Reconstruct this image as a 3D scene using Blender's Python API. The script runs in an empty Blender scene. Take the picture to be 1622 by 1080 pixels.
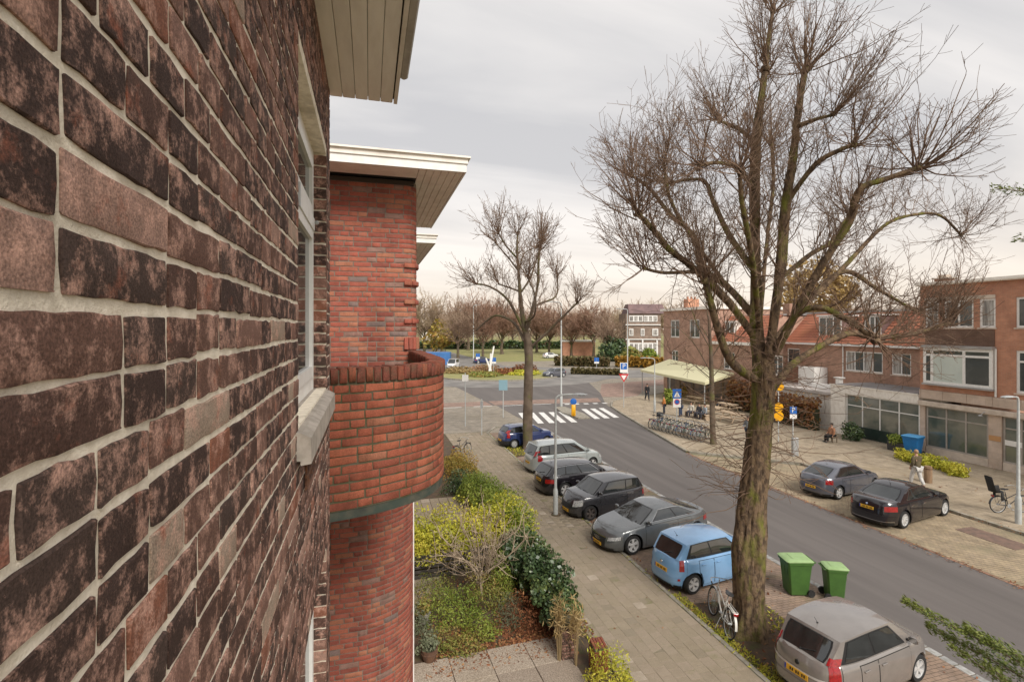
import bpy, bmesh, math, random
import numpy as np
from mathutils import Vector, Matrix
random.seed(7); rng = np.random.default_rng(7)
S = bpy.context.scene
COL = S.collection
PI = math.pi
R = math.radians
# ---------------------------------------------------------------- camera
H = 7.8                      # eye height above the street
YAW = math.atan(226/800)
SN, CS = math.sin(YAW), math.cos(YAW)
cd = bpy.data.cameras.new('camera'); cam = bpy.data.objects.new('camera', cd); COL.objects.link(cam)
cam.location = (0, 0, H); cam.rotation_euler = (PI/2, 0, -YAW)
cd.sensor_width = 36; cd.lens = 36*800/1622; cd.shift_y = -21/1622
cd.clip_start = 0.02; cd.clip_end = 3000
S.camera = cam
S.view_settings.view_transform = 'Standard'; S.view_settings.look = 'None'
S.view_settings.exposure = 1.32; S.view_settings.gamma = 1; S.view_settings.use_curve_mapping = False
S.cycles.max_bounces = 8; S.cycles.diffuse_bounces = 5; S.cycles.glossy_bounces = 3; S.cycles.transparent_max_bounces = 8
# ---------------------------------------------------------------- sun + sky (overcast)
SUN_EL, SUN_AZ = R(42), R(168)          # azimuth measured from +Y towards +X: behind and right of the camera
sd = bpy.data.lights.new('sun', 'SUN'); sd.energy = 1.5; sd.angle = R(26); sd.color = (1.0, 0.95, 0.88)
sun = bpy.data.objects.new('sun', sd); COL.objects.link(sun)
sv = Vector((math.sin(SUN_AZ)*math.cos(SUN_EL), math.cos(SUN_AZ)*math.cos(SUN_EL), math.sin(SUN_EL)))
sun.rotation_euler = sv.to_track_quat('Z', 'Y').to_euler(); sun.location = (0, 0, 60)
W = bpy.data.worlds.new('World'); S.world = W; W.use_nodes = True
nt = W.node_tree; nt.nodes.clear()
def wn(t, **k):
    n = nt.nodes.new(t)
    for a, b in k.items(): setattr(n, a, b)
    return n
out = wn('ShaderNodeOutputWorld'); add = wn('ShaderNodeAddShader')
sky = wn('ShaderNodeTexSky', sky_type='NISHITA', sun_disc=False, sun_elevation=SUN_EL, sun_rotation=SUN_AZ)
b1 = wn('ShaderNodeBackground'); b1.inputs['Strength'].default_value = 0.05
nt.links.new(sky.outputs[0], b1.inputs['Color'])
tc = wn('ShaderNodeTexCoord'); sep = wn('ShaderNodeSeparateXYZ'); nt.links.new(tc.outputs['Generated'], sep.inputs[0])
# cloud deck: project the direction on a flat layer so streaks converge at the horizon
zmax = wn('ShaderNodeMath', operation='MAXIMUM'); zmax.inputs[1].default_value = 0.0
nt.links.new(sep.outputs['Z'], zmax.inputs[0])
zz = wn('ShaderNodeMath', operation='ADD'); zz.inputs[1].default_value = 0.16; nt.links.new(zmax.outputs[0], zz.inputs[0])
dx = wn('ShaderNodeMath', operation='DIVIDE'); dy = wn('ShaderNodeMath', operation='DIVIDE')
nt.links.new(sep.outputs['X'], dx.inputs[0]); nt.links.new(zz.outputs[0], dx.inputs[1])
nt.links.new(sep.outputs['Y'], dy.inputs[0]); nt.links.new(zz.outputs[0], dy.inputs[1])
cmb = wn('ShaderNodeCombineXYZ'); nt.links.new(dx.outputs[0], cmb.inputs[0]); nt.links.new(dy.outputs[0], cmb.inputs[1])
mp = wn('ShaderNodeMapping'); mp.inputs['Rotation'].default_value = (0, 0, R(-22)); mp.inputs['Scale'].default_value = (0.32, 1.15, 1)
nt.links.new(cmb.outputs[0], mp.inputs[0])
n1 = wn('ShaderNodeTexNoise'); n1.inputs['Scale'].default_value = 0.9; n1.inputs['Detail'].default_value = 7; n1.inputs['Roughness'].default_value = 0.52; n1.inputs['Distortion'].default_value = 0.5
nt.links.new(mp.outputs[0], n1.inputs['Vector'])
r1 = wn('ShaderNodeValToRGB'); r1.color_ramp.elements[0].position = 0.40; r1.color_ramp.elements[1].position = 0.62
r1.color_ramp.elements[0].color = (0.232, 0.229, 0.233, 1); r1.color_ramp.elements[1].color = (0.425, 0.403, 0.382, 1)
nt.links.new(n1.outputs[0], r1.inputs[0])
r2 = wn('ShaderNodeValToRGB'); e = r2.color_ramp.elements
e[0].position = 0.0; e[0].color = (0.435, 0.355, 0.28, 1); e[1].position = 0.5; e[1].color = (0.36, 0.352, 0.346, 1)
k = e.new(0.12); k.color = (0.42, 0.368, 0.315, 1); k = e.new(0.28); k.color = (0.405, 0.38, 0.355, 1)
nt.links.new(zmax.outputs[0], r2.inputs[0])
r3 = wn('ShaderNodeValToRGB'); r3.color_ramp.elements[0].position = 0.03; r3.color_ramp.elements[0].color = (.22,)*3+(1,); r3.color_ramp.elements[1].position = 0.3; r3.color_ramp.elements[1].color = (.78,)*3+(1,)
nt.links.new(zmax.outputs[0], r3.inputs[0])
mx = wn('ShaderNodeMix', data_type='RGBA'); nt.links.new(r3.outputs[0], mx.inputs['Factor'])
nt.links.new(r2.outputs[0], mx.inputs['A']); nt.links.new(r1.outputs[0], mx.inputs['B'])
sc10 = wn('ShaderNodeVectorMath', operation='SCALE'); sc10.inputs['Scale'].default_value = 10; nt.links.new(mx.outputs['Result'], sc10.inputs[0])
mx2 = wn('ShaderNodeMix', data_type='RGBA'); mx2.inputs['Factor'].default_value = .95        # thick cloud over the clear sky
nt.links.new(sky.outputs[0], mx2.inputs['A']); nt.links.new(sc10.outputs[0], mx2.inputs['B'])
b1.inputs['Strength'].default_value = 0.1; nt.links.new(mx2.outputs['Result'], b1.inputs['Color']); nt.links.new(b1.outputs[0], out.inputs[0])

# ---------------------------------------------------------------- places: a spot of the survey picture on the street (z given), or at a distance
def G(px, py, z=0.0):
    d = 800*(H-z)/(py-519); l = (px-811)/800*d
    return Vector((l*CS+d*SN, d*CS-l*SN, z))
def P(px, py, d):
    l = (px-811)/800*d
    return Vector((l*CS+d*SN, d*CS-l*SN, H-(py-519)/800*d))
def PX(px, X, py):           # point on the plane x = X seen at px, py
    t = (px-811)/800; dx_, dy_ = SN+CS*t, CS-SN*t
    d = X/dx_
    return Vector((X, dy_*d, H-(py-519)/800*d))
# ---------------------------------------------------------------- mesh helpers
class MB:
    def __init__(s): s.v = []; s.f = []; s.m = []
    def add(s, vs, fs, mi=0):
        o = len(s.v); s.v += [tuple(p) for p in vs]; s.f += [tuple(i+o for i in f) for f in fs]; s.m += [mi]*len(fs); return s
    def box(s, c, d, rz=0, mi=0, M=None):
        x, y, z = d[0]/2, d[1]/2, d[2]/2
        vs = [Vector((a*x, b*y, e*z)) for e in (-1, 1) for a, b in ((-1,-1),(1,-1),(1,1),(-1,1))]
        if M is not None: vs = [M @ p for p in vs]
        elif rz:
            m = Matrix.Rotation(rz, 3, 'Z'); vs = [m @ p for p in vs]
        c = Vector(c)
        return s.add([p+c for p in vs], [(3,2,1,0),(4,5,6,7),(0,1,5,4),(1,2,6,5),(2,3,7,6),(3,0,4,7)], mi)
    def bb(s, x0, x1, y0, y1, z0, z1, mi=0): return s.box(((x0+x1)/2,(y0+y1)/2,(z0+z1)/2),(x1-x0,y1-y0,z1-z0),0,mi)
    def bevbox(s, c, d, b=0.02, rz=0, mi=0):
        x, y, z = d[0]/2, d[1]/2, d[2]/2; b = min(b, x*.9, y*.9, z*.9); c = Vector(c)
        m = Matrix.Rotation(rz, 3, 'Z')
        def ring(ix, iz):
            a, e = x-ix, y-ix
            return [(-a,-e+b,iz),(-a+b,-e,iz),(a-b,-e,iz),(a,-e+b,iz),(a,e-b,iz),(a-b,e,iz),(-a+b,e,iz),(-a,e-b,iz)]
        rs = [ring(b*.7,-z), ring(0,-z+b), ring(0,z-b), ring(b*.7,z)]
        vs = [m @ Vector(p)+c for r in rs for p in r]; fs = [tuple(range(7,-1,-1)), tuple(range(24,32))]
        for k in range(3):
            for i in range(8): fs.append((k*8+i, k*8+(i+1)%8, k*8+8+(i+1)%8, k*8+8+i))
        return s.add(vs, fs, mi)
    def prism(s, poly, z0, z1, mi=0):
        n = len(poly); vs = [(p[0], p[1], z0) for p in poly]+[(p[0], p[1], z1) for p in poly]
        fs = [tuple(range(n-1,-1,-1)), tuple(range(n, 2*n))]+[(i,(i+1)%n,n+(i+1)%n,n+i) for i in range(n)]
        return s.add(vs, fs, mi)
    def tube(s, pts, rad, n=8, mi=0, cap=True, closed=False):
        pts = [Vector(p) for p in pts]; N = len(pts)
        if not hasattr(rad, '__len__'): rad = [rad]*N
        vs = []; up = None
        for i, p in enumerate(pts):
            if closed: t = pts[(i+1)%N]-pts[i-1]
            else: t = pts[min(i+1,N-1)]-pts[max(i-1,0)]
            if t.length < 1e-9: t = Vector((0,0,1))
            t.normalize()
            if up is None:
                up = Vector((0,0,1)) if abs(t.z) < .9 else Vector((1,0,0))
            a = up - t*up.dot(t)
            if a.length < 1e-6: a = t.orthogonal()
            a.normalize(); up = a; b = t.cross(a)
            for k in range(n):
                w = 2*PI*k/n; vs.append(p+(a*math.cos(w)+b*math.sin(w))*rad[i])
        fs = []
        for i in range(N if closed else N-1):
            j = (i+1)%N
            for k in range(n): fs.append((i*n+k, i*n+(k+1)%n, j*n+(k+1)%n, j*n+k))
        if cap and not closed: fs += [tuple(range(n-1,-1,-1)), tuple(range((N-1)*n, N*n))]
        return s.add(vs, fs, mi)
    def lathe(s, prof, c=(0,0,0), n=16, mi=0, axis='Z'):
        vs = []; c = Vector(c)
        for r, z in prof:
            for k in range(n):
                w = 2*PI*k/n; x, y = r*math.cos(w), r*math.sin(w)
                vs.append(c+(Vector((x,y,z)) if axis == 'Z' else Vector((x,-z,y)) if axis == 'Y' else Vector((z,x,y))))
        fs = [(i*n+k, i*n+(k+1)%n, (i+1)*n+(k+1)%n, (i+1)*n+k) for i in range(len(prof)-1) for k in range(n)]
        if prof[0][0] > 1e-5: fs.append(tuple(range(n-1,-1,-1)))
        if prof[-1][0] > 1e-5: fs.append(tuple(range((len(prof)-1)*n, len(prof)*n)))
        return s.add(vs, fs, mi)
    def grid(s, rows, mi=0, flip=False):
        n = len(rows[0]); vs = [p for r in rows for p in r]
        fs = []
        for i in range(len(rows)-1):
            for k in range(n-1):
                q = (i*n+k, i*n+k+1, (i+1)*n+k+1, (i+1)*n+k); fs.append(q[::-1] if flip else q)
        return s.add(vs, fs, mi)
    def ball(s, c, r, n=10, mi=0):
        r = (r,r,r) if not hasattr(r,'__len__') else r; c = Vector(c); m = n//2
        vs = [c+Vector((0,0,-r[2]))]; 
        for i in range(1, m):
            a = -PI/2+PI*i/m
            for k in range(n): vs.append(c+Vector((r[0]*math.cos(a)*math.cos(2*PI*k/n), r[1]*math.cos(a)*math.sin(2*PI*k/n), r[2]*math.sin(a))))
        vs.append(c+Vector((0,0,r[2]))); fs = []
        for k in range(n):
            fs.append((0, 1+(k+1)%n, 1+k)); fs.append((len(vs)-1, 1+(m-2)*n+k, 1+(m-2)*n+(k+1)%n))
            for i in range(m-2): fs.append((1+i*n+k, 1+i*n+(k+1)%n, 1+(i+1)*n+(k+1)%n, 1+(i+1)*n+k))
        return s.add(vs, fs, mi)
    def mesh(s, name, mats, smooth=None):
        me = bpy.data.meshes.new(name); me.from_pydata(s.v, [], s.f)
        for m in (mats if isinstance(mats,(list,tuple)) else [mats]): me.materials.append(m)
        if any(s.m): me.polygons.foreach_set('material_index', s.m)
        if smooth is not None:
            me.polygons.foreach_set('use_smooth', [True]*len(s.f)); me.set_sharp_from_angle(angle=R(smooth))
        me.update(); return me
    def build(s, name, mats, parent=None, smooth=None):
        o = bpy.data.objects.new(name, s.mesh(name, mats, smooth)); COL.objects.link(o)
        if parent: o.parent = parent
        return o
def npmesh(name, V, F, mats, attr=None, smooth=False, parent=None):
    """big mesh from arrays: V (n,3), F (m,k); attr per-vertex float 'rnd'"""
    me = bpy.data.meshes.new(name); V = np.asarray(V, np.float32); F = np.asarray(F, np.int32)
    me.vertices.add(len(V)); me.vertices.foreach_set('co', V.ravel())
    k = F.shape[1]; me.loops.add(F.size); me.loops.foreach_set('vertex_index', F.ravel())
    me.polygons.add(len(F)); me.polygons.foreach_set('loop_start', np.arange(0, F.size, k, dtype=np.int32))
    try: me.polygons.foreach_set('loop_total', np.full(len(F), k, np.int32))
    except Exception: pass
    if smooth: me.polygons.foreach_set('use_smooth', np.ones(len(F), bool))
    for m in (mats if isinstance(mats,(list,tuple)) else [mats]): me.materials.append(m)
    me.update(calc_edges=True); me.validate()
    if attr is not None:
        a = me.attributes.new('rnd', 'FLOAT', 'POINT'); a.data.foreach_set('value', np.asarray(attr, np.float32))
    o = bpy.data.objects.new(name, me); COL.objects.link(o)
    if parent: o.parent = parent
    return o
def tag(o, label=None, cat=None, group=None, kind=None):
    if label: o['label'] = label
    if cat: o['category'] = cat
    if group: o['group'] = group
    if kind: o['kind'] = kind
    return o
def thing(name, label, cat, loc=(0,0,0), rz=0, group=None):
    o = bpy.data.objects.new(name, None); COL.objects.link(o); o.empty_display_size = .2
    o.location = loc; o.rotation_euler = (0,0,rz); return tag(o, label, cat, group)
def struct(o): o['kind'] = 'structure'; return o
def stuff(o): o['kind'] = 'stuff'; return o
def child(name, me, parent, loc=(0,0,0), rot=(0,0,0)):
    o = bpy.data.objects.new(name, me); COL.objects.link(o); o.parent = parent; o.location = loc; o.rotation_euler = rot; return o
KIDS = {}
def dup(root, loc, rz, label=None, group=None):
    def cp(o, par):
        c = o.copy(); COL.objects.link(c); c.parent = par
        for ch in KIDS.get(o.name) or KIDS.setdefault(o.name, [x for x in o.children]): cp(ch, c)
        return c
    r = cp(root, None); r.location = loc; r.rotation_euler = (0,0,rz)
    if label: r['label'] = label
    if group: r['group'] = group
    return r
# ---------------------------------------------------------------- materials
def mat(name, c, rough=.7, c2=None, sc=6, amt=.5, bump=0, bsc=None, metal=0, spec=.4, coat=0, coords='pos', detail=5, rnd=0.0, trans=0, stretch=None, c3=None, sc3=1.5, lo=.42, hi=.62):
    m = bpy.data.materials.new(name); m.use_nodes = True; t = m.node_tree; b = t.nodes['Principled BSDF']
    b.inputs['Base Color'].default_value = (*c, 1); b.inputs['Roughness'].default_value = rough; b.inputs['Metallic'].default_value = metal
    b.inputs['Specular IOR Level'].default_value = spec; b.inputs['Coat Weight'].default_value = coat; b.inputs['Coat Roughness'].default_value = .05
    L = t.links.new; N = t.nodes.new
    if coords == 'pos': src = N('ShaderNodeNewGeometry').outputs['Position']
    else: src = N('ShaderNodeTexCoord').outputs['Object']
    if stretch:
        mpn = N('ShaderNodeMapping'); mpn.inputs['Scale'].default_value = stretch; L(src, mpn.inputs[0]); src = mpn.outputs[0]
    cur = None
    if c2 is not None:
        n = N('ShaderNodeTexNoise'); n.inputs['Scale'].default_value = sc; n.inputs['Detail'].default_value = detail; n.inputs['Roughness'].default_value = .6; L(src, n.inputs['Vector'])
        rr = N('ShaderNodeMapRange'); rr.inputs[1].default_value = lo; rr.inputs[2].default_value = hi; rr.inputs[4].default_value = amt*2; rr.clamp = True
        L(n.outputs[0], rr.inputs[0])
        x = N('ShaderNodeMix'); x.data_type = 'RGBA'; x.inputs['A'].default_value = (*c,1); x.inputs['B'].default_value = (*c2,1); L(rr.outputs[0], x.inputs['Factor']); cur = x.outputs['Result']
    if c3 is not None:
        n = N('ShaderNodeTexNoise'); n.inputs['Scale'].default_value = sc3; n.inputs['Detail'].default_value = 6; n.inputs['Roughness'].default_value = .65; L(src, n.inputs['Vector'])
        rr = N('ShaderNodeMapRange'); rr.inputs[1].default_value = .5; rr.inputs[2].default_value = .68; L(n.outputs[0], rr.inputs[0])
        x = N('ShaderNodeMix'); x.data_type = 'RGBA'; x.inputs['A'].default_value = (*c,1); x.inputs['B'].default_value = (*c3,1); L(rr.outputs[0], x.inputs['Factor'])
        if cur: L(cur, x.inputs['A'])
        cur = x.outputs['Result']
    if rnd:
        at = N('ShaderNodeAttribute'); at.attribute_name = 'rnd'; oi = N('ShaderNodeObjectInfo'); ad = N('ShaderNodeMath'); ad.operation = 'ADD'; L(at.outputs['Fac'], ad.inputs[0]); L(oi.outputs['Random'], ad.inputs[1])
        fr = N('ShaderNodeMath'); fr.operation = 'FRACT'; L(ad.outputs[0], fr.inputs[0])
        rr = N('ShaderNodeMapRange'); rr.inputs[3].default_value = 1-rnd; rr.inputs[4].default_value = 1+rnd; L(fr.outputs[0], rr.inputs[0])
        x = N('ShaderNodeVectorMath'); x.operation = 'SCALE'; x.inputs[0].default_value = c
        if cur: L(cur, x.inputs[0])
        L(rr.outputs[0], x.inputs['Scale']); cur = x.outputs[0]
    if cur: L(cur, b.inputs['Base Color'])
    if bump:
        n = N('ShaderNodeTexNoise'); n.inputs['Scale'].default_value = bsc or sc*4; n.inputs['Detail'].default_value = 6; n.inputs['Roughness'].default_value = .65; L(src, n.inputs['Vector'])
        bp = N('ShaderNodeBump'); bp.inputs['Strength'].default_value = 1; bp.inputs['Distance'].default_value = bump; L(n.outputs[0], bp.inputs['Height']); L(bp.outputs[0], b.inputs['Normal'])
    return m
def plane_uv(t):
    """u along the wall, v up (or x, y on flat faces) from world position and normal"""
    L = t.links.new; N = t.nodes.new
    g = N('ShaderNodeNewGeometry'); s = N('ShaderNodeSeparateXYZ'); L(g.outputs['Position'], s.inputs[0]); q = N('ShaderNodeSeparateXYZ'); L(g.outputs['True Normal'], q.inputs[0])
    def gt(sock):
        a = N('ShaderNodeMath'); a.operation = 'ABSOLUTE'; L(sock, a.inputs[0]); c = N('ShaderNodeMath'); c.operation = 'GREATER_THAN'; c.inputs[1].default_value = .7; L(a.outputs[0], c.inputs[0]); return c.outputs[0]
    def mixf(f, a, b):
        x = N('ShaderNodeMix'); L(f, x.inputs[0]); L(a, x.inputs[2]); L(b, x.inputs[3]); return x.outputs[0]
    u = mixf(gt(q.outputs[0]), s.outputs[0], s.outputs[1]); v = mixf(gt(q.outputs[2]), s.outputs[2], s.outputs[1])
    c = N('ShaderNodeCombineXYZ'); L(u, c.inputs[0]); L(v, c.inputs[1]); return c.outputs[0], g.outputs['Position']
def brickmat(name, c1, c2, mort, bw=.22, bh=.0625, ms=.012, bump=.004, rough=.85, c3=None, sc3=.6, off=.5, rot=0, noise=.35):
    m = bpy.data.materials.new(name); m.use_nodes = True; t = m.node_tree; b = t.nodes['Principled BSDF']; L = t.links.new; N = t.nodes.new
    uv, pos = plane_uv(t)
    if rot:
        mp = N('ShaderNodeMapping'); mp.inputs['Rotation'].default_value = (0,0,rot); L(uv, mp.inputs[0]); uv = mp.outputs[0]
    br = N('ShaderNodeTexBrick'); L(uv, br.inputs['Vector']); br.offset = off
    br.inputs['Color1'].default_value = (*c1,1); br.inputs['Color2'].default_value = (*c2,1); br.inputs['Mortar'].default_value = (*mort,1)
    br.inputs['Scale'].default_value = 1; br.inputs['Mortar Size'].default_value = ms/2; br.inputs['Mortar Smooth'].default_value = .2; br.inputs['Brick Width'].default_value = bw; br.inputs['Row Height'].default_value = bh
    n = N('ShaderNodeTexNoise'); n.inputs['Scale'].default_value = 1.3; n.inputs['Detail'].default_value = 8; n.inputs['Roughness'].default_value = .7; L(pos, n.inputs['Vector'])
    rr = N('ShaderNodeMapRange'); rr.inputs[1].default_value = .3; rr.inputs[2].default_value = .7; rr.inputs[3].default_value = 1-noise; rr.inputs[4].default_value = 1+noise; L(n.outputs[0], rr.inputs[0])
    x = N('ShaderNodeVectorMath'); x.operation = 'SCALE'; L(br.outputs['Color'], x.inputs[0]); L(rr.outputs[0], x.inputs['Scale']); cur = x.outputs[0]
    if c3:
        n3 = N('ShaderNodeTexNoise'); n3.inputs['Scale'].default_value = sc3; n3.inputs['Detail'].default_value = 7; n3.inputs['Roughness'].default_value = .7; L(pos, n3.inputs['Vector'])
        r3_ = N('ShaderNodeMapRange'); r3_.inputs[1].default_value = .5; r3_.inputs[2].default_value = .66; r3_.inputs[4].default_value = .75; L(n3.outputs[0], r3_.inputs[0])
        y = N('ShaderNodeMix'); y.data_type = 'RGBA'; L(r3_.outputs[0], y.inputs['Factor']); L(cur, y.inputs['A']); y.inputs['B'].default_value = (*c3,1); cur = y.outputs['Result']
    L(cur, b.inputs['Base Color']); b.inputs['Roughness'].default_value = rough; b.inputs['Specular IOR Level'].default_value = .25
    if bump:
        iv = N('ShaderNodeMath'); iv.operation = 'SUBTRACT'; iv.inputs[0].default_value = 1; L(br.outputs['Fac'], iv.inputs[1])
        bp = N('ShaderNodeBump'); bp.inputs['Distance'].default_value = bump; L(iv.outputs[0], bp.inputs['Height']); L(bp.outputs[0], b.inputs['Normal'])
    return m
def piecemat(name, cols, mott, edge=None, sc=18, rough=.85, bump=.0012, bsc=160, lo=.45, hi=.62, amt=.85, spec=.25, stain=0):
    """material of single bricks / tiles: tone chosen per piece, mottled with patches that differ from piece to piece"""
    m = bpy.data.materials.new(name); m.use_nodes = True; t = m.node_tree; b = t.nodes['Principled BSDF']; L = t.links.new; N = t.nodes.new
    at = N('ShaderNodeAttribute'); at.attribute_name = 'rnd'; oi = N('ShaderNodeObjectInfo'); ad = N('ShaderNodeMath'); ad.operation = 'ADD'; L(at.outputs['Fac'], ad.inputs[0]); L(oi.outputs['Random'], ad.inputs[1])
    fr = N('ShaderNodeMath'); fr.operation = 'FRACT'; L(ad.outputs[0], fr.inputs[0])
    cr = N('ShaderNodeValToRGB'); cr.color_ramp.interpolation = 'CONSTANT'; el = cr.color_ramp.elements
    while len(el) < len(cols): el.new(.5)
    acc = 0; tot = sum(w for _, w in cols)
    for i, (c, w) in enumerate(cols): el[i].position = acc/tot; el[i].color = (*c,1); acc += w
    L(fr.outputs[0], cr.inputs[0])
    g = N('ShaderNodeNewGeometry'); ml = N('ShaderNodeMath'); ml.operation = 'MULTIPLY'; ml.inputs[1].default_value = 57.3; L(fr.outputs[0], ml.inputs[0])
    va = N('ShaderNodeVectorMath'); va.operation = 'ADD'; L(g.outputs['Position'], va.inputs[0]); cb = N('ShaderNodeCombineXYZ'); [L(ml.outputs[0], cb.inputs[i]) for i in range(3)]; L(cb.outputs[0], va.inputs[1])
    n = N('ShaderNodeTexNoise'); n.inputs['Scale'].default_value = sc; n.inputs['Detail'].default_value = 10; n.inputs['Roughness'].default_value = .8; L(va.outputs[0], n.inputs['Vector'])
    rr = N('ShaderNodeMapRange'); rr.inputs[1].default_value = lo; rr.inputs[2].default_value = hi; rr.inputs[4].default_value = amt; L(n.outputs[0], rr.inputs[0])
    x = N('ShaderNodeMix'); x.data_type = 'RGBA'; L(rr.outputs[0], x.inputs['Factor']); L(cr.outputs[0], x.inputs['A']); x.inputs['B'].default_value = (*mott,1); cur = x.outputs['Result']
    if edge:
        n2 = N('ShaderNodeTexNoise'); n2.inputs['Scale'].default_value = sc*.62; n2.inputs['Detail'].default_value = 8; n2.inputs['Roughness'].default_value = .7
        vb = N('ShaderNodeVectorMath'); vb.operation = 'ADD'; vb.inputs[1].default_value = (13.1, 5.2, 9.7); L(va.outputs[0], vb.inputs[0]); L(vb.outputs[0], n2.inputs['Vector'])
        r2_ = N('ShaderNodeMapRange'); r2_.inputs[1].default_value = .58; r2_.inputs[2].default_value = .7; r2_.inputs[4].default_value = .8; L(n2.outputs[0], r2_.inputs[0])
        y = N('ShaderNodeMix'); y.data_type = 'RGBA'; L(r2_.outputs[0], y.inputs['Factor']); L(cur, y.inputs['A']); y.inputs['B'].default_value = (*edge,1); cur = y.outputs['Result']
    sp = N('ShaderNodeTexNoise'); sp.inputs['Scale'].default_value = bsc*2.2; sp.inputs['Detail'].default_value = 3; L(va.outputs[0], sp.inputs['Vector'])
    sr = N('ShaderNodeMapRange'); sr.inputs[1].default_value = .3; sr.inputs[2].default_value = .7; sr.inputs[3].default_value = .6; sr.inputs[4].default_value = 1.4; L(sp.outputs[0], sr.inputs[0])
    z = N('ShaderNodeVectorMath'); z.operation = 'SCALE'; L(cur, z.inputs[0]); L(sr.outputs[0], z.inputs['Scale'])
    if stain:      # rain streaks and soot over the whole wall
        gs = N('ShaderNodeMapping'); gs.inputs['Scale'].default_value = (2.6,2.6,.42); L(g.outputs['Position'], gs.inputs[0]); ns = N('ShaderNodeTexNoise'); ns.inputs['Scale'].default_value = 1.5; ns.inputs['Detail'].default_value = 8; ns.inputs['Roughness'].default_value = .7; L(gs.outputs[0], ns.inputs['Vector'])
        rs = N('ShaderNodeMapRange'); rs.inputs[1].default_value = .46; rs.inputs[2].default_value = .70; rs.inputs[3].default_value = 1.06; rs.inputs[4].default_value = 1-stain; L(ns.outputs[0], rs.inputs[0])
        z2 = N('ShaderNodeVectorMath'); z2.operation = 'SCALE'; L(z.outputs[0], z2.inputs[0]); L(rs.outputs[0], z2.inputs['Scale']); z = z2
    L(z.outputs[0], b.inputs['Base Color']); b.inputs['Roughness'].default_value = rough; b.inputs['Specular IOR Level'].default_value = spec
    n4 = N('ShaderNodeTexNoise'); n4.inputs['Scale'].default_value = bsc; n4.inputs['Detail'].default_value = 7; n4.inputs['Roughness'].default_value = .75; L(va.outputs[0], n4.inputs['Vector'])
    bp = N('ShaderNodeBump'); bp.inputs['Distance'].default_value = bump; L(n4.outputs[0], bp.inputs['Height']); L(bp.outputs[0], b.inputs['Normal'])
    return m
def leafmat(name, cols, rough=.55, spec=.3, tr=.25):
    m = bpy.data.materials.new(name); m.use_nodes = True; t = m.node_tree; b = t.nodes['Principled BSDF']; L = t.links.new; N = t.nodes.new
    at = N('ShaderNodeAttribute'); at.attribute_name = 'rnd'
    cr = N('ShaderNodeValToRGB'); el = cr.color_ramp.elements
    while len(el) < len(cols): el.new(.5)
    for i, c in enumerate(cols): el[i].position = i/max(1,len(cols)-1); el[i].color = (*c,1)
    L(at.outputs['Fac'], cr.inputs[0]); L(cr.outputs[0], b.inputs['Base Color'])
    b.inputs['Roughness'].default_value = rough; b.inputs['Specular IOR Level'].default_value = spec
    if tr:
        tl = N('ShaderNodeBsdfTranslucent'); L(cr.outputs[0], tl.inputs[0]); ms = N('ShaderNodeMixShader'); ms.inputs[0].default_value = tr
        L(b.outputs[0], ms.inputs[1]); L(tl.outputs[0], ms.inputs[2]); L(ms.outputs[0], t.nodes['Material Output'].inputs[0])
    return m
white = mat('white_paint', (.80,.79,.76), .45, (.66,.64,.60), 9, .25, .0006, 60)
offwhite = mat('weathered_white_paint', (.82,.78,.71), .6, (.66,.61,.54), 5, .35, .001, 40, stretch=(1,1,.6))
cream = mat('cream_paint', (.88,.84,.77), .6, (.76,.71,.64), 5, .4, .001, 40)
concrete = mat('concrete', (.36,.33,.29), .85, (.24,.22,.19), 7, .5, .002, 90)
darkmet = mat('dark_metal', (.03,.03,.032), .45, (.05,.05,.05), 20, .5, 0, spec=.5)
galv = mat('galvanised_steel', (.42,.43,.43), .5, (.33,.34,.34), 12, .5, 0, metal=.35)
blackrub = mat('black_rubber', (.018,.018,.018), .75, (.03,.03,.03), 30, .4)
glass_w = mat('window_glass', (.035,.045,.045), .06, (.06,.07,.07), 1.2, .4, 0, spec=.9)
chrome = mat('chrome', (.6,.6,.6), .18, None, metal=1)
moss = mat('moss', (.09,.11,.025), .95, (.05,.06,.015), 8, .5, .004, 60)
# ================================================================ bricks laid one by one
def brick_variants(L, h, n, jit=.0016, depth=.02, nx=3, vz=0):
    res = []
    for q in range(n):
        b = .0016; us = [-L/2, -L/2, -L/2+b]+[-L/2+L*(i+1)/(nx+1) for i in range(nx)]+[L/2-b, L/2, L/2]
        vs = [-h/2, -h/2, -h/2+b]+[-h/2+h*(i+1)/(vz+1) for i in range(vz)]+[h/2-b, h/2, h/2]; rows = []
        nu, nv = len(us), len(vs)
        ou = [random.gauss(0, jit) for _ in range(nv)], [random.gauss(0, jit) for _ in range(nv)]
        ov = [random.gauss(0, jit*.8) for _ in range(nu)], [random.gauss(0, jit*.8) for _ in range(nu)]
        for q_ in (0,1):
            for arr, k_ in ((ou[q_], nv), (ov[q_], nu)):
                arr[0] = arr[1] = arr[2]; arr[-1] = arr[-2] = arr[-3]
        for j, v in enumerate(vs):
            r = []
            for i, u in enumerate(us):
                ed = i in (0, nu-1) or j in (0, nv-1); r1_ = i in (1, nu-2) or j in (1, nv-2)
                x = u + (ou[0][j] if i < 3 else ou[1][j] if i > nu-4 else 0)
                z = v + (ov[0][i] if j < 3 else ov[1][i] if j > nv-4 else 0)
                if i in (0,1,nu-2,nu-1) and j in (0,1,nv-2,nv-1):
                    x -= math.copysign(.0004+abs(random.gauss(0,jit*.35)), u); z -= math.copysign(.0004+abs(random.gauss(0,jit*.35)), v)
                y = -depth if ed else (-.0009+random.gauss(0,.0004) if r1_ else random.gauss(0,.0007))
                r.append((x, y, z))
            rows.append(r)
        m = MB(); m.grid(rows); res.append(m)
    return res
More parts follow.
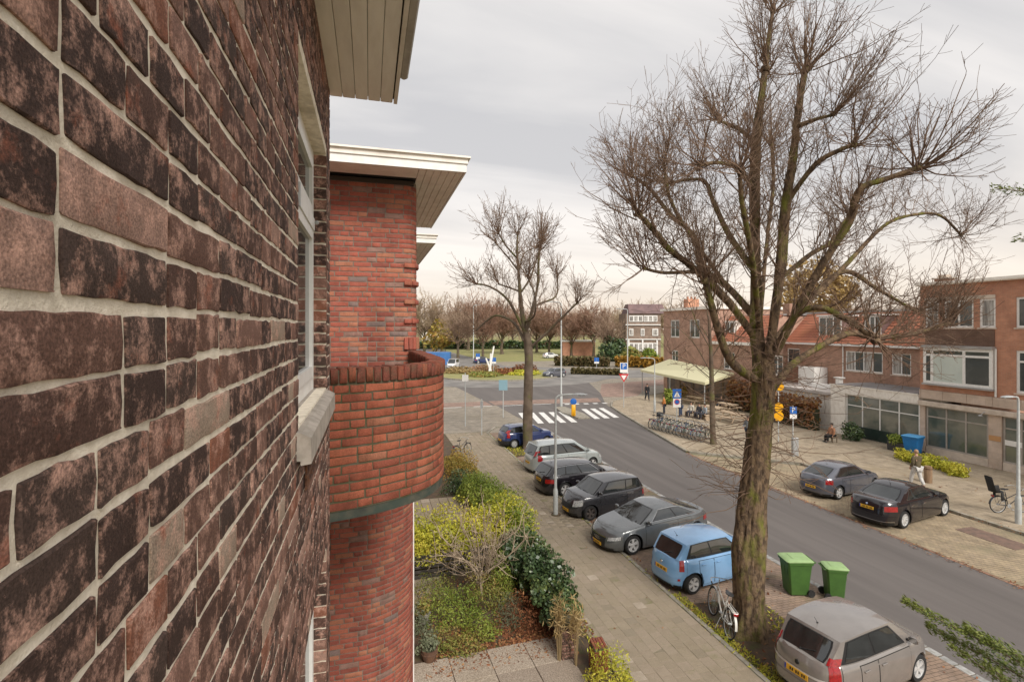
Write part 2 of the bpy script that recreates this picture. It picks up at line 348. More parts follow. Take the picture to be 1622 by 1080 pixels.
class Bricks:
    """collects bricks on walls, then makes the ones that show largest single parts and joins the others"""
    def __init__(s, material, jit=.0016, depth=.02, nv=10, name='brick'):
        s.mat = material; s.list = []; s.var = {}; s.jit = jit; s.nx = 3; s.vz = 0; s.depth = depth; s.nv = nv; s.name = name
    def kind(s, L, h):
        k = (round(L,3), round(h,3))
        if k not in s.var:
            s.var[k] = [(mb, mb.mesh(s.name, s.mat, 28)) for mb in brick_variants(L, h, s.nv, s.jit, s.depth, s.nx if L > .15 else s.nx//2, s.vz)]
        return s.var[k]
    def put(s, c, out, L, h, roll=0, up=None):
        o = Vector(out).normalized(); s.list.append((Vector(c), o, L, h, roll))
    def run(s, curve, z0, rows, pitch=.0625, h=.051, bond='flemish', joint=.011, skip=None, jz=.0012, dirout=1, h0=None, shift=0):
        """courses along a plan polyline; outward is to the right of the direction of travel when dirout = 1"""
        pts = [Vector((p[0], p[1])) for p in curve]; cum = [0]
        for a, b in zip(pts, pts[1:]): cum.append(cum[-1]+(b-a).length)
        T = cum[-1]
        def at(t):
            t = min(max(t, 0), T-1e-6)
            i = max(k for k in range(len(cum)-1) if cum[k] <= t)
            d = (pts[i+1]-pts[i]).normalized(); return pts[i]+d*(t-cum[i]), d
        for r in range(rows):
            z = z0+pitch*(r+.5); t = -random.choice([0,.055,.11,.16])-shift; k = r % 2
            while t < T:
                if bond == 'mixed': L = .21 if random.random() < (.42 if r % 3 else .12) else .1
                elif bond == 'wild': L = .21 if random.random() < .62 else .1
                else: L = .21 if (k % 2 == 0) else .1
                k += 1
                L0 = L; a, e = max(t, 0), min(t+L, T)
                if e-a > .03:
                    p, d = at((a+e)/2); o = Vector((d.y, -d.x, 0))*dirout
                    pa, _ = at(a); pe, _ = at(e); ch = (pe-pa)
                    if ch.length > 1e-4: o = Vector((ch.y, -ch.x, 0)).normalized()*dirout; p = (pa+pe)/2
                    c = Vector((p.x, p.y, z+random.gauss(0, jz)))
                    bent = None
                    if ch.length > 1e-4:
                        d0, d1 = at(a+.001)[1], at(e-.001)[1]
                        if d0.angle(d1) > R(2.5): bent = (at, (a+e)/2, dirout)
                    if not (skip and skip(c, e-a)): s.list.append((c, o, e-a, h, bent if bent else 0))
                t += L+joint
    def finish(s, parent, limit=300, stuff_name='brickwork', lowfrom=None):
        def score(b):
            c, o, L, h, roll = b; v = c-Vector((0,0,H)); d = v.x*SN+v.y*CS; l = v.x*CS-v.y*SN
            if d < .1: return 0
            px, py = 811+800*l/d, 519-800*v.z/d
            if not (-120 < px < 1650 and -120 < py < 1200): return 0
            return max(0, -o.dot(v.normalized()))*L*h/d**2
        s.list.sort(key=score, reverse=True)
        Vs, Fs, As, o0 = [], [], [], 0
        arrs = {}
        for i, (c, o, L, h, roll) in enumerate(s.list):
            base = .21 if L > .155 else .1
            if roll: base = .1
            if isinstance(roll, tuple):
                at_, tm, sg = roll; base = .21; vs = s.kind(base, .051); mb, me = random.choice(vs); nvs = []
                for x, y, z in mb.v:
                    tt = tm-x*L/base*sg; p, d = at_(tt); p2 = at_(tt+.004)[1]; p0 = at_(tt-.004)[1]; d = (p2+p0).normalized()
                    nvs.append((p.x+d.y*sg*y, p.y-d.x*sg*y, c.z+z*h/.051))
                if i < limit:
                    bm_ = MB(); bm_.v = nvs; bm_.f = mb.f; bm_.m = [0]*len(mb.f); bm_.build(s.name, s.mat, parent, 60)
                else:
                    Bv = np.array(nvs); Vs.append(Bv); Fs.append(np.array(mb.f, int)+o0); As.append(np.full(len(Bv), random.random())); o0 += len(Bv)
                continue
            vs = s.kind(base, .051); vi = random.randrange(len(vs)); mb, me = vs[vi]
            rz = math.atan2(-o.x, o.y); sx = L/base; sz = h/.051
            if i < limit:
                ob = bpy.data.objects.new(s.name, me); COL.objects.link(ob); ob.parent = parent
                ob.location = c; ob.rotation_euler = (random.gauss(0,.003), roll, rz+random.gauss(0,.004)); ob.scale = (sx, 1, sz)
            else:
                key = (base, vi)
                if key not in arrs: arrs[key] = (np.array(mb.v, float), np.array(mb.f, int))
                A, F = arrs[key]; A = A*[sx,1,sz]
                if roll:
                    cr, sr = math.cos(roll), math.sin(roll); A = np.stack([A[:,0]*cr+A[:,2]*sr, A[:,1], -A[:,0]*sr+A[:,2]*cr], 1)
                cz, sz_ = math.cos(rz), math.sin(rz)
                B = np.stack([A[:,0]*cz-A[:,1]*sz_+c.x, A[:,0]*sz_+A[:,1]*cz+c.y, A[:,2]+c.z], 1)
                Vs.append(B); Fs.append(F+o0); As.append(np.full(len(B), random.random())); o0 += len(B)
        if Vs:
            o = npmesh(stuff_name, np.concatenate(Vs), np.concatenate(Fs), s.mat, np.concatenate(As), True, parent); stuff(o)
# ================================================================ the house the picture is taken from
XW = -.2325
bm_near = piecemat('dark_clinker_brick', [((.055,.032,.026),5),((.088,.047,.036),4),((.14,.075,.056),3),((.20,.11,.084),2.4),((.068,.043,.035),3.5),((.30,.185,.145),1.2),((.34,.26,.20),.4),((.22,.092,.058),.9)],
                   (.60,.36,.28), (.34,.12,.072), sc=19, bump=.003, bsc=170, lo=.49, hi=.62, amt=.78)
mort_near = mat('sandy_mortar', (.90,.82,.68), .95, (.74,.66,.53), 30, .5, .003, 260, c3=(.52,.46,.36), sc3=4)
house = thing('brick_house', 'dark brown brick house wall right beside the camera, with white window and board soffit', 'house', (XW, 1.5, 0))
house.location = (0,0,0)
WY0, WY1 = 1.86, 3.03                      # window opening along the wall
WZ0, WZ1 = H-.34, H+.98
LZ0, LZ1 = H-2.75, H-1.22                  # the window one floor lower
YE = 3.27
m = MB(); xb = XW-.0032; xi = -.75
for y0, y1, z0, z1 in ((-1.5,WY0,0,H+1.45),(WY1,YE,0,H+1.45),(WY0,WY1,0,LZ0),(WY0,WY1,LZ1,WZ0),(WY0,WY1,WZ1,H+1.45)):
    m.bb(xi, xb, y0, y1, z0, z1)
m.build('wall', mort_near, house)
B = Bricks(bm_near, .0012, .022, 14); B.nx = 7; B.vz = 1
def skipwin(c, L):
    return any(z0-.02 < c.z < z1+.02 and WY0-.02 < c.y < WY1+.02 for z0, z1 in ((WZ0,WZ1),(LZ0,LZ1)))
# courses: one bed joint sits just above eye level as in the photograph
off = .0625*((470-519)/-147*1.0)
zb = H+.021-.0625*60
def near_rows(y0, y1):
    c = [(XW, y1), (XW, y0)]
    B.run(c, zb, 84, bond='mixed', joint=.0105, h=.0523, dirout=-1, jz=.0016)
near_rows(-.55, WY0-.005); near_rows(WY1+.005, YE)
cc = [(XW, WY1-.005), (XW, WY0+.005)]
n0 = len(B.list); B.run(cc, zb, 84, bond='mixed', joint=.0105, h=.0523, dirout=-1, skip=skipwin)
for z0, z1 in ((LZ0,LZ1),(WZ0,WZ1)):       # bricks of the reveal beyond each window
    z = z0+.03
    while z < z1: B.put((XW-.047, WY1-.0075, z), (0,-1,0), .094, .053); B.put((XW-.16, WY1-.0075, z), (0,-1,0), .1, .051); z += .0625
B.finish(house, 300)
def near_window(z0, z1, transom, yjut=0.0):
    f = MB(); X0, X1 = XW-.125, XW-.068
    f.bb(X0, X1, WY0, WY0+.065, z0, z1); f.bb(X0, X1, WY1-.065, WY1, z0, z1); f.bb(X0, X1-.002, WY0+.065, WY1-.065, z0, z0+.07); f.bb(X0, X1-.002, WY0+.065, WY1-.065, z1-.065, z1)
    if transom: f.bb(X0, X1+.012, WY0+.065, WY1-.065, transom-.03, transom+.035)
    fo = f.build('window', white, house)
    for a, b in ((z0+.07, (transom-.03) if transom else z1-.065),) + (((transom+.035, z1-.065),) if transom else ()):
        s = MB(); y0, y1 = WY0+.067, WY1-.067; xo = X1+.006; w = .052
        s.bb(X0+.01, xo, y0, y0+w, a+.003, b-.003); s.bb(X0+.01, xo, y1-w, y1, a+.003, b-.003); s.bb(X0+.01, xo-.001, y0+w, y1-w, a+.003, a+w+.01); s.bb(X0+.01, xo-.001, y0+w, y1-w, b-w, b-.003)
        s.build('sash', white, fo)
        g = MB(); g.bb(X0+.035, X0+.045, y0+w-.004, y1-w+.004, a+w, b-w+.004); g.build('pane', glass_w, fo)
    if transom:
        k = MB(); k.tube([(X1+.02, WY0+.2, transom-.01), (X1+.045, WY0+.2, transom-.01), (X1+.045, WY0+.2, transom-.1)], .006, 6); k.ball((X1+.03, WY1-.15, transom+.0), .012, 8); k.build('window_catch', galv, fo, 40)
    return fo
near_window(WZ0, WZ1, H+.56); near_window(LZ0, LZ1, None)
bk = MB(); bk.bb(xi+.02, xi+.03, WY0-.2, WY1, WZ0-.3, WZ1+.2); bk.bb(xi+.02, xi+.03, WY0-.2, WY1, LZ0-.3, LZ1+.2)
bk.build('curtain', mat('curtain_cloth', (.5,.5,.47), .9, (.38,.38,.36), 3, .5, 0), house)
sill = mat('sill_concrete', (.43,.38,.33), .8, (.29,.26,.22), 14, .45, .0015, 150)
def win_sill(z):
    s = MB(); y0, y1 = WY0-.05, WY1-.006; prof = [(XW-.125, z+.012), (XW+.015, z-.012), (XW+.045, z-.030), (XW+.046, z-.115), (XW+.012, z-.12), (XW+.012, z-.105), (XW-.125, z-.105)]
    vs = [(x, y, zz_) for y in (y0, y1) for x, zz_ in prof]; n = len(prof)
    s.add(vs, [tuple(range(n)), tuple(range(2*n-1, n-1, -1))]+[(i+n, (i+1)%n+n, (i+1)%n, i) for i in range(n)]); return s.build('window_sill', sill, house)
win_sill(WZ0); win_sill(LZ0)
rust = mat('rusty_iron', (.075,.04,.028), .9, (.16,.07,.035), 25, .5, .001, 120)
g = MB()
for i in range(6): g.bb(XW+.002, XW+.010, 2.02+i*.055, 2.032+i*.055, H-.60, H-.47)
for i in range(4): g.bb(XW+.003, XW+.012, 2.0, 2.33, H-.60+i*.043, H-.588+i*.043)
g.build('air_grille', rust, house)
# eave: soffit boards, fascia, gutter
sofm = mat('soffit_board_paint', (.90,.87,.81), .6, (.80,.76,.70), 4, .4, .001, 60, stretch=(3,.6,1), rnd=.05)
ZS = H+1.44; bw = .076
for i in range(5):
    s = MB(); x0 = XW-.004+i*bw; s.bevbox((x0+bw/2, 1.4, ZS+.01), (bw-.0022, 3.86, .02), .004); s.build('soffit_board', sofm, house)
s = MB(); s.bb(XW-.3, .16, -.5, 3.32, ZS+.022, ZS+.04); s.build('eave_deck', mat('eave_dark', (.05,.045,.04), .9), house)
s = MB(); s.bb(.150, .172, -.5, 3.33, ZS-.004, ZS+.2); s.build('fascia', offwhite, house)
s = MB(); s.bevbox((.198, 1.3, ZS+.11), (.05, 3.6, .13), .012); s.bb(.185,.235,-.5,3.1,ZS+.176,ZS+.2); s.build('gutter', mat('gutter_zinc', (.40,.37,.33), .55, (.28,.26,.23), 8, .4), house)
s = MB(); s.bb(xi, .17, -.5, 3.3, ZS+.2, ZS+.28); s.build('roof', mat('roof_bitumen', (.06,.06,.06), .9), house)
s = MB(); s.bb(XW-.09, XW-.002, WY0, WY1, WZ1+.001, WZ1+.1); 
# ================================================================ red brick house with the rounded balcony
red_b = piecemat('red_facing_brick', [((.33,.094,.064),5),((.285,.083,.058),4),((.36,.118,.074),4),((.24,.072,.053),2),((.37,.15,.09),2),((.26,.155,.125),1.1),((.20,.145,.13),.5)],
                 (.28,.145,.11), (.17,.06,.04), sc=9, bump=.0016, bsc=110, lo=.48, hi=.68, amt=.5, stain=.35)
red_b2 = piecemat('weathered_balcony_brick', [((.29,.086,.051),5),((.25,.075,.046),4),((.33,.103,.058),3),((.22,.066,.042),2),((.28,.115,.07),1.5)],
                 (.17,.075,.04), (.105,.06,.03), sc=11, bump=.002, bsc=90, lo=.5, hi=.68, amt=.55, stain=.45)
mort_red = mat('grey_mortar', (.23,.19,.155), .95, (.16,.13,.10), 20, .5, .002, 120)
coping_b = piecemat('dirty_coping_brick', [((.22,.06,.036),4),((.17,.05,.034),4),((.25,.08,.045),2)], (.085,.062,.038), (.07,.05,.03), sc=14, bump=.0025, bsc=80, lo=.44, hi=.62, amt=.7)
mort_moss = mat('mossy_mortar', (.115,.10,.068), .95, (.075,.075,.035), 9, .5, .003, 110)
rh = thing('red_brick_house', 'red brick corner house with rounded balcony, tall bay and wide white eave', 'house')
def arc(cx, cy, r, a0, a1, n): return [(cx+r*math.cos(R(a0+(a1-a0)*i/n)), cy+r*math.sin(R(a0+(a1-a0)*i/n))) for i in range(n+1)]
YB, XBY = 6.6, .60
upc = [(-.85, YB), (XBY-.17, YB)]+arc(XBY-.17, YB+.17, .17, -90, 0, 14)[1:]+[(XBY, YB+2.6)]
loc_ = [(-.85, YB), (XBY-.75, YB)]+arc(XBY-.75, YB+.75, .75, -90, 0, 20)[1:]+[(XBY, YB+3.2)]
ZU0, ZU1, ZL1 = H-1.30, H+1.875, H-1.35
def inset(c, e):
    out_ = []
    for i, p in enumerate(c):
        a = Vector(c[max(i-1,0)]); b = Vector(c[min(i+1,len(c)-1)]); d = (b-a).normalized(); out_.append((p[0]-d.y*e, p[1]+d.x*e))
    return out_
def wallprism(c, e, z0, z1, back): 
    q = inset(c, e); return MB().prism(q+[(q[-1][0]-.5, q[-1][1]), (-.95, q[-1][1]), (-.95, back)], z0, z1)
bay_up = wallprism(upc, .005, ZU0, ZU1, YB+.01).build('bay_wall', mort_red, rh)
bay_lo = wallprism(loc_, .005, 0, ZL1, YB+.01).build('bay_wall', mort_red, rh)
B = Bricks(red_b, .0014, .02, 10)
B.run(upc, ZU0, int((ZU1-ZU0)/.0625), bond='wild'); B.finish(bay_up, 300)
B = Bricks(red_b, .0014, .02, 10)
B.run(loc_, 0.005, int(ZL1/.0625), bond='wild'); B.finish(bay_lo, 300)
s = MB(); s.bb(-1.25, -.95, 3.2, YB+2, 0, ZU1)
s.build('back_wall', brickmat('red_brick_flat', (.3,.07,.04), (.24,.09,.06), (.2,.17,.14)), rh)
# ledges of projecting bricks on the corner
lb = Bricks(red_b, .0014, .06, 6); ledge_c = inset([p for p in upc if p[0] > .36 and p[1] < YB+.5], -.03)
for zq in (.80, .57, .33, .085): 
    for sub in range(1): lb.run(inset(upc[1:-1]+[(XBY, YB+.35)], -.03), H+zq-.031, 1, bond='flemish')
q = inset(upc[1:-1]+[(XBY, YB+.35)], -.035)
Lq = sum((Vector(b)-Vector(a)).length for a, b in zip(q, q[1:]))
t = 0
while t < Lq-.05:
    acc = 0
    for a, b in zip(q, q[1:]):
        l = (Vector(b)-Vector(a)).length
        if acc+l > t+.025: 
            d = (Vector(b)-Vector(a)).normalized(); p = Vector(a)+d*(t+.025-acc); break
        acc += l
    lb.put((p.x, p.y, H-.20), (d.y, -d.x, 0), .15, .05, PI/2); t += .06
lb.finish(rh, 80)
# balcony
bal_c = [(-.62,3.67),(-.30,3.70),(0,3.785),(.24,3.90),(.43,4.05),(.56,4.24),(.635,4.48),(.655,4.8),(.65,5.3),(.63,5.9),(.605,6.58)]
def smooth_curve(c, n=4):
    out_ = []; P_ = [Vector(p) for p in c]
    for i in range(len(P_)-1):
        a, b, c_, d = P_[max(i-1,0)], P_[i], P_[i+1], P_[min(i+2,len(P_)-1)]
        for k in range(n):
            t = k/n; out_.append(tuple(.5*((2*b)+(c_-a)*t+(2*a-5*b+4*c_-d)*t*t+(3*b-a-3*c_+d)*t**3)))
    return out_+[tuple(P_[-1])]
bal_c = smooth_curve(bal_c, 8)
ZR, ZF = H-.285, H-1.285
def shell(c, e0, e1, z0, z1):
    a, b = inset(c, e0), inset(c, e1); n = len(a); m = MB()
    vs = [(x,y,z) for z in (z0,z1) for q in (a,b) for x,y in q]
    for i in range(n-1):
        m_ = [(i, i+1, 2*n+i+1, 2*n+i), (n+i+1, n+i, 3*n+i, 3*n+i+1), (2*n+i, 2*n+i+1, 3*n+i+1, 3*n+i), (i+1, i, n+i, n+i+1)]
        m.f += m_; m.m += [0]*4
    m.v = vs; m.f += [(0, 2*n, 3*n, n), (n-1, 2*n-1, 4*n-1, 3*n-1)]; m.m += [0,0]; return m
balc = shell(bal_c, .006, .125, ZF, ZR-.014).build('balcony', mort_moss, rh, 50)
bb_ = Bricks(red_b2, .002, .02, 12)
nrow = 14
bb_.run(bal_c, ZF+.005, nrow, pitch=.0628, bond='wild', jz=.0015)
# soldier course: bricks on edge across the parapet
cum = 0; pts = [Vector(p) for p in bal_c]; lens = [(b-a).length for a, b in zip(pts, pts[1:])]; T = sum(lens); t = .02
solmesh = []
for q in range(8):
    sm = MB(); sm.bevbox((0,-.062,0), (.0515+random.gauss(0,.002), .142+random.gauss(0,.002), .104+random.gauss(0,.002)), .0045); me = sm.mesh('coping_brick', coping_b, 40)
    for v in me.vertices: v.co += Vector((random.gauss(0,.0012), random.gauss(0,.002), random.gauss(0,.0015)))
    solmesh.append(me)
while t < T-.03:
    acc = 0
    for a, b, l in zip(pts, pts[1:], lens):
        if acc+l > t: d = (b-a).normalized(); p = a+d*(t-acc); break
        acc += l
    o = Vector((d.y, -d.x)); ob = child('coping_brick', random.choice(solmesh), balc, (p.x+o.x*.003, p.y+o.y*.003, ZR-.052+random.gauss(0,.0015)), (0, random.gauss(0,.012), math.atan2(-o.x, o.y)+random.gauss(0,.01))); t += .0615
bb_.finish(balc, 300)
copper = mat('weathered_copper', (.04,.055,.044), .7, (.085,.08,.06), 6, .5, .001, 40, c3=(.03,.035,.03), sc3=5)
slab = MB().prism(inset(bal_c, .012)+[(.4,6.9),(-.95,6.9),(-.95,3.7)], H-1.352, H-1.288); slab.build('balcony_slab', copper, rh)
s = MB().prism(inset(bal_c, .09)+[(.4,6.58),(-.9,6.58),(-.9,3.8)], H-1.288, H-1.26); s.build('balcony_floor', concrete, rh)
# wide eave of the bay
def eave(parent, y0, y1, x1, z, boards, xin=-.8):
    X1 = x1; h = .13
    f = MB(); f.bb(xin, X1, y0, y0+.025, z, z+h); f.bb(X1-.025, X1, y0+.025, y1, z, z+h); f.build('fascia', white, parent)
    c = MB()
    for k, (o, za, zb_) in enumerate(((.016, z+h-.032, z+h+.03),(.045, z+h+.03, z+h+.052))):
        c.bb(xin, X1+o, y0-o, y0+.03, za, zb_); c.bb(X1-.03, X1+o, y0+.03, y1, za, zb_)
    c.build('cornice_moulding', offwhite, parent)
    s = MB(); s.bb(xin, X1-.024, y0+.025, y1, z+.021, z+.04); s.build('eave_deck', darkmet, parent)
    w = (X1-.027-XBY+.03)/boards
    for i in range(boards):
        b = MB(); x0 = XBY-.03+i*w; b.bevbox((x0+w/2, (y0+y1)/2+.01, z+.012), (w-.004, y1-y0-.04, .018), .004); b.build('soffit_board', cream, parent)
    b = MB(); b.bb(xin, XBY-.034, y0+.027, y0+.42, z+.003, z+.02); b.build('soffit_panel', cream, parent)
    r = MB(); r.bb(xin, X1-.35, y0+.35, y1, z+h+.03, z+h+.10); r.build('roof', mat('roof_felt', (.07,.07,.068), .9), parent)
eave(rh, 6.02, 9.6, 1.13, H+1.875, 6)
s = MB(); s.bb(-.85, XBY-.05, YB-.012, YB+.1, ZU1-.05, ZU1+.003); s.build('wall_plate', mat('dark_timber', (.06,.045,.035), .9), rh)
# white door frame on the bay's street side
s = MB(); s.bb(XBY-.01, XBY+.035, 7.55, 7.66, .25, 5.25); s.bb(XBY-.01, XBY+.03, 7.66, 9.3, 5.12, 5.24); s.bb(XBY-.01,XBY+.035,9.3,9.4,.25,5.25); s.build('door_frame', white, rh)
s = MB(); s.bb(XBY-.02, XBY+.012, 7.66, 9.3, .3, 5.12); s.build('door_glass', glass_w, rh)
# the next house's eave and wall further along
nh = thing('brick_house', 'red brick house farther along the row, only its white eave corner shows past the bay', 'house')
s = MB(); s.bb(-2.5, .62, 11.2, 27, 0, H+1.9); s.build('wall', bpy.data.materials['red_brick_flat'], nh)
XBY_ = XBY; eave(nh, 10.75, 27, 1.36, H+1.79, 6)
# ================================================================ street surfaces
asph = mat('asphalt', (.135,.121,.114), .9, (.155,.139,.13), 1.1, .45, .004, 120, c3=(.115,.103,.097), sc3=.5, spec=.2, stretch=(1.4,.09,1))
asph2 = mat('old_asphalt', (.22,.205,.19), .9, (.165,.155,.145), .4, .6, .003, 60, c3=(.27,.25,.225), sc3=.12)
pav_r = brickmat('pavement_tiles', (.36,.295,.215), (.31,.255,.185), (.17,.14,.105), .3, .3, .012, .003, .9, c3=(.28,.225,.15), sc3=.35, noise=.3)
pav_far = brickmat('paving_far', (.29,.25,.20), (.25,.22,.18), (.16,.14,.11), .3, .3, .012, .002, .9, c3=(.22,.19,.14), sc3=.2, noise=.3)
redpath = brickmat('red_clinker_path', (.29,.195,.16), (.26,.18,.145), (.19,.15,.12), .2, .1, .008, .002, .9, c3=(.24,.17,.13), sc3=.3)
bay_m = brickmat('bay_clinkers', (.37,.29,.19), (.31,.245,.17), (.13,.11,.08), .21, .1, .012, .004, .9, c3=(.23,.20,.13), sc3=.5, noise=.35)
bay_l = brickmat('bay_clinkers_brown', (.29,.205,.15), (.245,.18,.14), (.12,.095,.07), .21, .1, .012, .004, .9, c3=(.13,.12,.065), sc3=.6, noise=.35)
soil = mat('soil_with_litter', (.075,.055,.038), .95, (.12,.075,.045), 5, .5, .012, 40, c3=(.08,.085,.03), sc3=2.2)
grass_m = mat('grass_ground', (.22,.22,.085), .95, (.28,.26,.10), .5, .5, .01, 20, c3=(.30,.26,.12), sc3=.2)
paintw = mat('road_paint', (.74,.73,.70), .7, (.5,.48,.45), 3, .35, .001, 50)
def sheet(name, poly, z, m, th=None):
    b = MB()
    if th: b.prism(poly, z-th, z)
    else: b.add([(x,y,z) for x,y in poly], [tuple(range(len(poly)))])
    return struct(b.build(name, m))
def disc(cx, cy, r, n=48): return [(cx+r*math.cos(2*PI*i/n), cy+r*math.sin(2*PI*i/n)) for i in range(n)]
b = MB(); b.add([(x,y,-.03) for x,y in ((-900,-60),(900,-60),(900,1600),(-900,1600))], [(0,1,2,3)]); struct(b.build('ground', mat('far_ground', (.17,.17,.075), .95, (.2,.17,.09), .05, .5)))
sheet('paving', [(-120,34),(130,34),(130,112),(-120,112)], -.012, pav_far)
RC = (20.5, 81.5)
road_poly = [(13.14,-12),(18.76,-12),(18.85,25.5),(19.0,27.3),(20.3,34),(21.9,41.5),(23.2,47),(26.5,55),(30,66),(11,66),(11.8,52),(12.2,46),(12.6,41),(13.14,36.6)]
sheet('road', road_poly, 0, asph)
sheet('roundabout_road', disc(*RC, 18.2), .004, asph2)
sheet('side_road', [(-120,74),(6,75),(6,86),(-120,87)], -.002, asph2); sheet('side_road', [(34,70),(160,84),(160,92),(34,83)], -.003, asph2); sheet('side_road', [(10,96),(27,96),(22,260),(14,260)], -.004, asph2)
sheet('cycle_path', [(-60,49.2),(12.1,49.4),(12.0,52.3),(-60,52.3)], -.006, redpath); sheet('cycle_path', [(12.15,49.4),(23.5,48.6),(24.4,51.4),(12.1,52.3)], .008, redpath)
sheet('cycle_path', [(25,52.2),(29,51),(36,60),(60,66),(60,72),(38,66),(31,64)], -.005, redpath)
sheet('verge', [(-300,108),(300,112),(300,420),(-300,420)], -.016, grass_m)
# left side: parking bay, tree pit, pavement, gardens
sheet('parking_bay', [(8.47,-8),(12.98,-8),(12.98,36.5),(8.47,36.5)], .006, bay_l)
sheet('tree_pit', [(8.49,9.1),(10.7,9.1),(10.7,12.1),(8.49,12.4)], .011, soil); sheet('tree_pit', [(8.49,29.2),(11.0,29.6),(11.0,32.4),(8.49,32.4)], .011, soil)
sheet('pavement', [(5.3,-8),(8.33,-8),(8.33,36.9),(5.3,36.9)], .052, mat('joint_sand', (.21,.175,.125), .95, (.16,.145,.08), 3, .5, .003, 60), .08)
sheet('pavement', [(-20,36.9),(8.33,36.9),(9.6,38.5),(12.4,38.6),(12.2,49),(-20,49)], .05, pav_far, .08)
sheet('garden_ground', [(-.3,3.2),(5.28,3.2),(5.28,36.85),(-.3,36.85)], .045, soil, .06)
# right side
sheet('parking_bay', [(18.92,-10),(23.58,-10),(23.58,23.0),(18.98,27.0)], .006, bay_m)
rp = [(23.74,-10),(23.74,23.2),(19.2,27.4),(20.5,34),(22.1,41.5),(23.0,45.2),(24.6,48.0),(27.5,50.2),(34,52.5),(60,54),(60,-10)]
sheet('pavement', rp, .10, pav_r, .1)
# white crossing stripes, give-way teeth, edge lines
def flat(name, x, y, w, l, rz, z, m=paintw): 
    b = MB(); b.box((0,0,0),(w,l,.002)); o = b.build(name, m); o.location = (x,y,z); o.rotation_euler = (0,0,rz); return struct(o)
for i in range(5): flat('crossing_stripe', 12.95+i*.94, 41.7-.10*i, .5, 5.2, -R(9), .006)
for i in range(3): flat('crossing_stripe', 19.3+i*.93, 42.2+.05*i, .5, 5.2, -R(11), .006)
for i in range(5): flat('give_way_tooth', 19.4+i*1.0, 48.0-.1*i, .5, .55, -R(6), .014)
for i in range(7): flat('road_dash', 1.5+i*3.1, 48.75, 1.9, .18, 0, .014 if i > 3 else .056)
# kerbs, laid stone by stone
kst = mat('kerb_concrete', (.33,.30,.25), .9, (.22,.20,.15), 5, .5, .002, 70, rnd=.16)
kst2 = mat('edge_sett', (.34,.335,.325), .85, (.23,.225,.205), 6, .5, .002, 70, rnd=.28)
kred = mat('gutter_clinker', (.27,.15,.10), .9, (.18,.13,.09), 5, .5, .002, 70, rnd=.22)
def kerb(name, line, w, L, z, hgt, m, gap=.008):
    k = MB(); root = None; meshes = {}
    pts = [Vector((p[0],p[1])) for p in line]; seg = []
    for a, c in zip(pts, pts[1:]):
        l = (c-a).length; n = max(1, round(l/L)); d = (c-a)/n
        for i in range(n): seg.append((a+d*(i+.5), math.atan2(d.y,d.x), l/n))
    bed = MB(); 
    for a, c in zip(pts, pts[1:]):
        d = (c-a); bed.box(((a.x+c.x)/2,(a.y+c.y)/2,z-hgt/2-.012), (d.length, w*.96, hgt), math.atan2(d.y,d.x))
    root = struct(bed.build(name, soil))
    for i, (p, a, l) in enumerate(seg):
        key = round(l,3)
        if key not in meshes:
            q = MB(); q.bevbox((0,0,0),(l-gap,w,hgt),.012); meshes[key] = q.mesh('kerb_stone', m)
        child('kerb_stone', meshes[key], root, (p.x,p.y,z-hgt/2+random.gauss(0,.0025)), (random.gauss(0,.008),random.gauss(0,.003),a+random.gauss(0,.003)))
kerb('kerb', [(8.40,4),(8.40,36.5),(9.5,38.45),(12.45,38.55)], .13, 1.0, .072, .16, kst)
kerb('kerb', [(13.06,2),(13.06,36.6)], .2, .34, .016, .1, kst2, .022)
kerb('kerb', [(18.84,4),(18.9,25.5),(19.08,27.4)], .13, .5, .014, .1, kred)
kerb('kerb', [(19.11,27.4),(20.42,34),(22.0,41.5),(22.92,45.2),(24.5,48.1),(27.4,50.4),(34,52.7)], .14, .9, .125, .2, kst)
kerb('kerb', [(23.66,3),(23.66,23.2),(19.2,27.3)], .14, 1.0, .122, .2, kst)
# concrete tiles of the left pavement, one by one
tile_m = piecemat('pavement_tile', [((.295,.24,.18),6),((.28,.23,.17),6),((.27,.222,.16),5),((.285,.235,.17),5),((.37,.31,.245),.6),((.245,.205,.15),1)], (.215,.175,.12), (.175,.165,.075), sc=1.3, bump=.0015, bsc=90, lo=.46, hi=.66, amt=.65)
tm = []
for q in range(6):
    t_ = MB(); b_ = .004; a = .1480
    t_.add([(-a,-a,-.03),(a,-a,-.03),(a,a,-.03),(-a,a,-.03),(-a,-a,-b_),(a,-a,-b_),(a,a,-b_),(-a,a,-b_),(-a+b_,-a+b_,0),(a-b_,-a+b_,0),(a-b_,a-b_,0),(-a+b_,a-b_,0)],
           [(i,(i+1)%4,4+(i+1)%4,4+i) for i in range(4)]+[(4+i,4+(i+1)%4,8+(i+1)%4,8+i) for i in range(4)]+[(8,9,10,11)])
    t_.v = [(x+random.gauss(0,.0015), y+random.gauss(0,.0015), z+random.gauss(0,.001)) for x,y,z in t_.v]; tm.append((t_, t_.mesh('pavement_tile', tile_m)))
tl = []
for i in range(10):
    for j in range(112):
        x = 5.46+i*.3; y = 5.4+j*.3+(.15 if i % 2 else 0)
        if y > 36.6: continue
        tl.append((x, y, .062+random.gauss(0,.0022)))
def vis(p):
    v = Vector(p)-Vector((0,0,H)); d = v.x*SN+v.y*CS; l = v.x*CS-v.y*SN
    if d < .5: return 1e9
    px, py = 811+800*l/d, 519-800*v.z/d
    return d if 640 < px < 1640 and py < 1090 else 1e6+d
tl.sort(key=vis)
pave = struct(MB().bb(5.31,8.32,5,36.8,-.02,.056).build('pavement_tiling', bpy.data.materials['joint_sand']))
Vs, Fs, As = [], [], []; o0 = 0
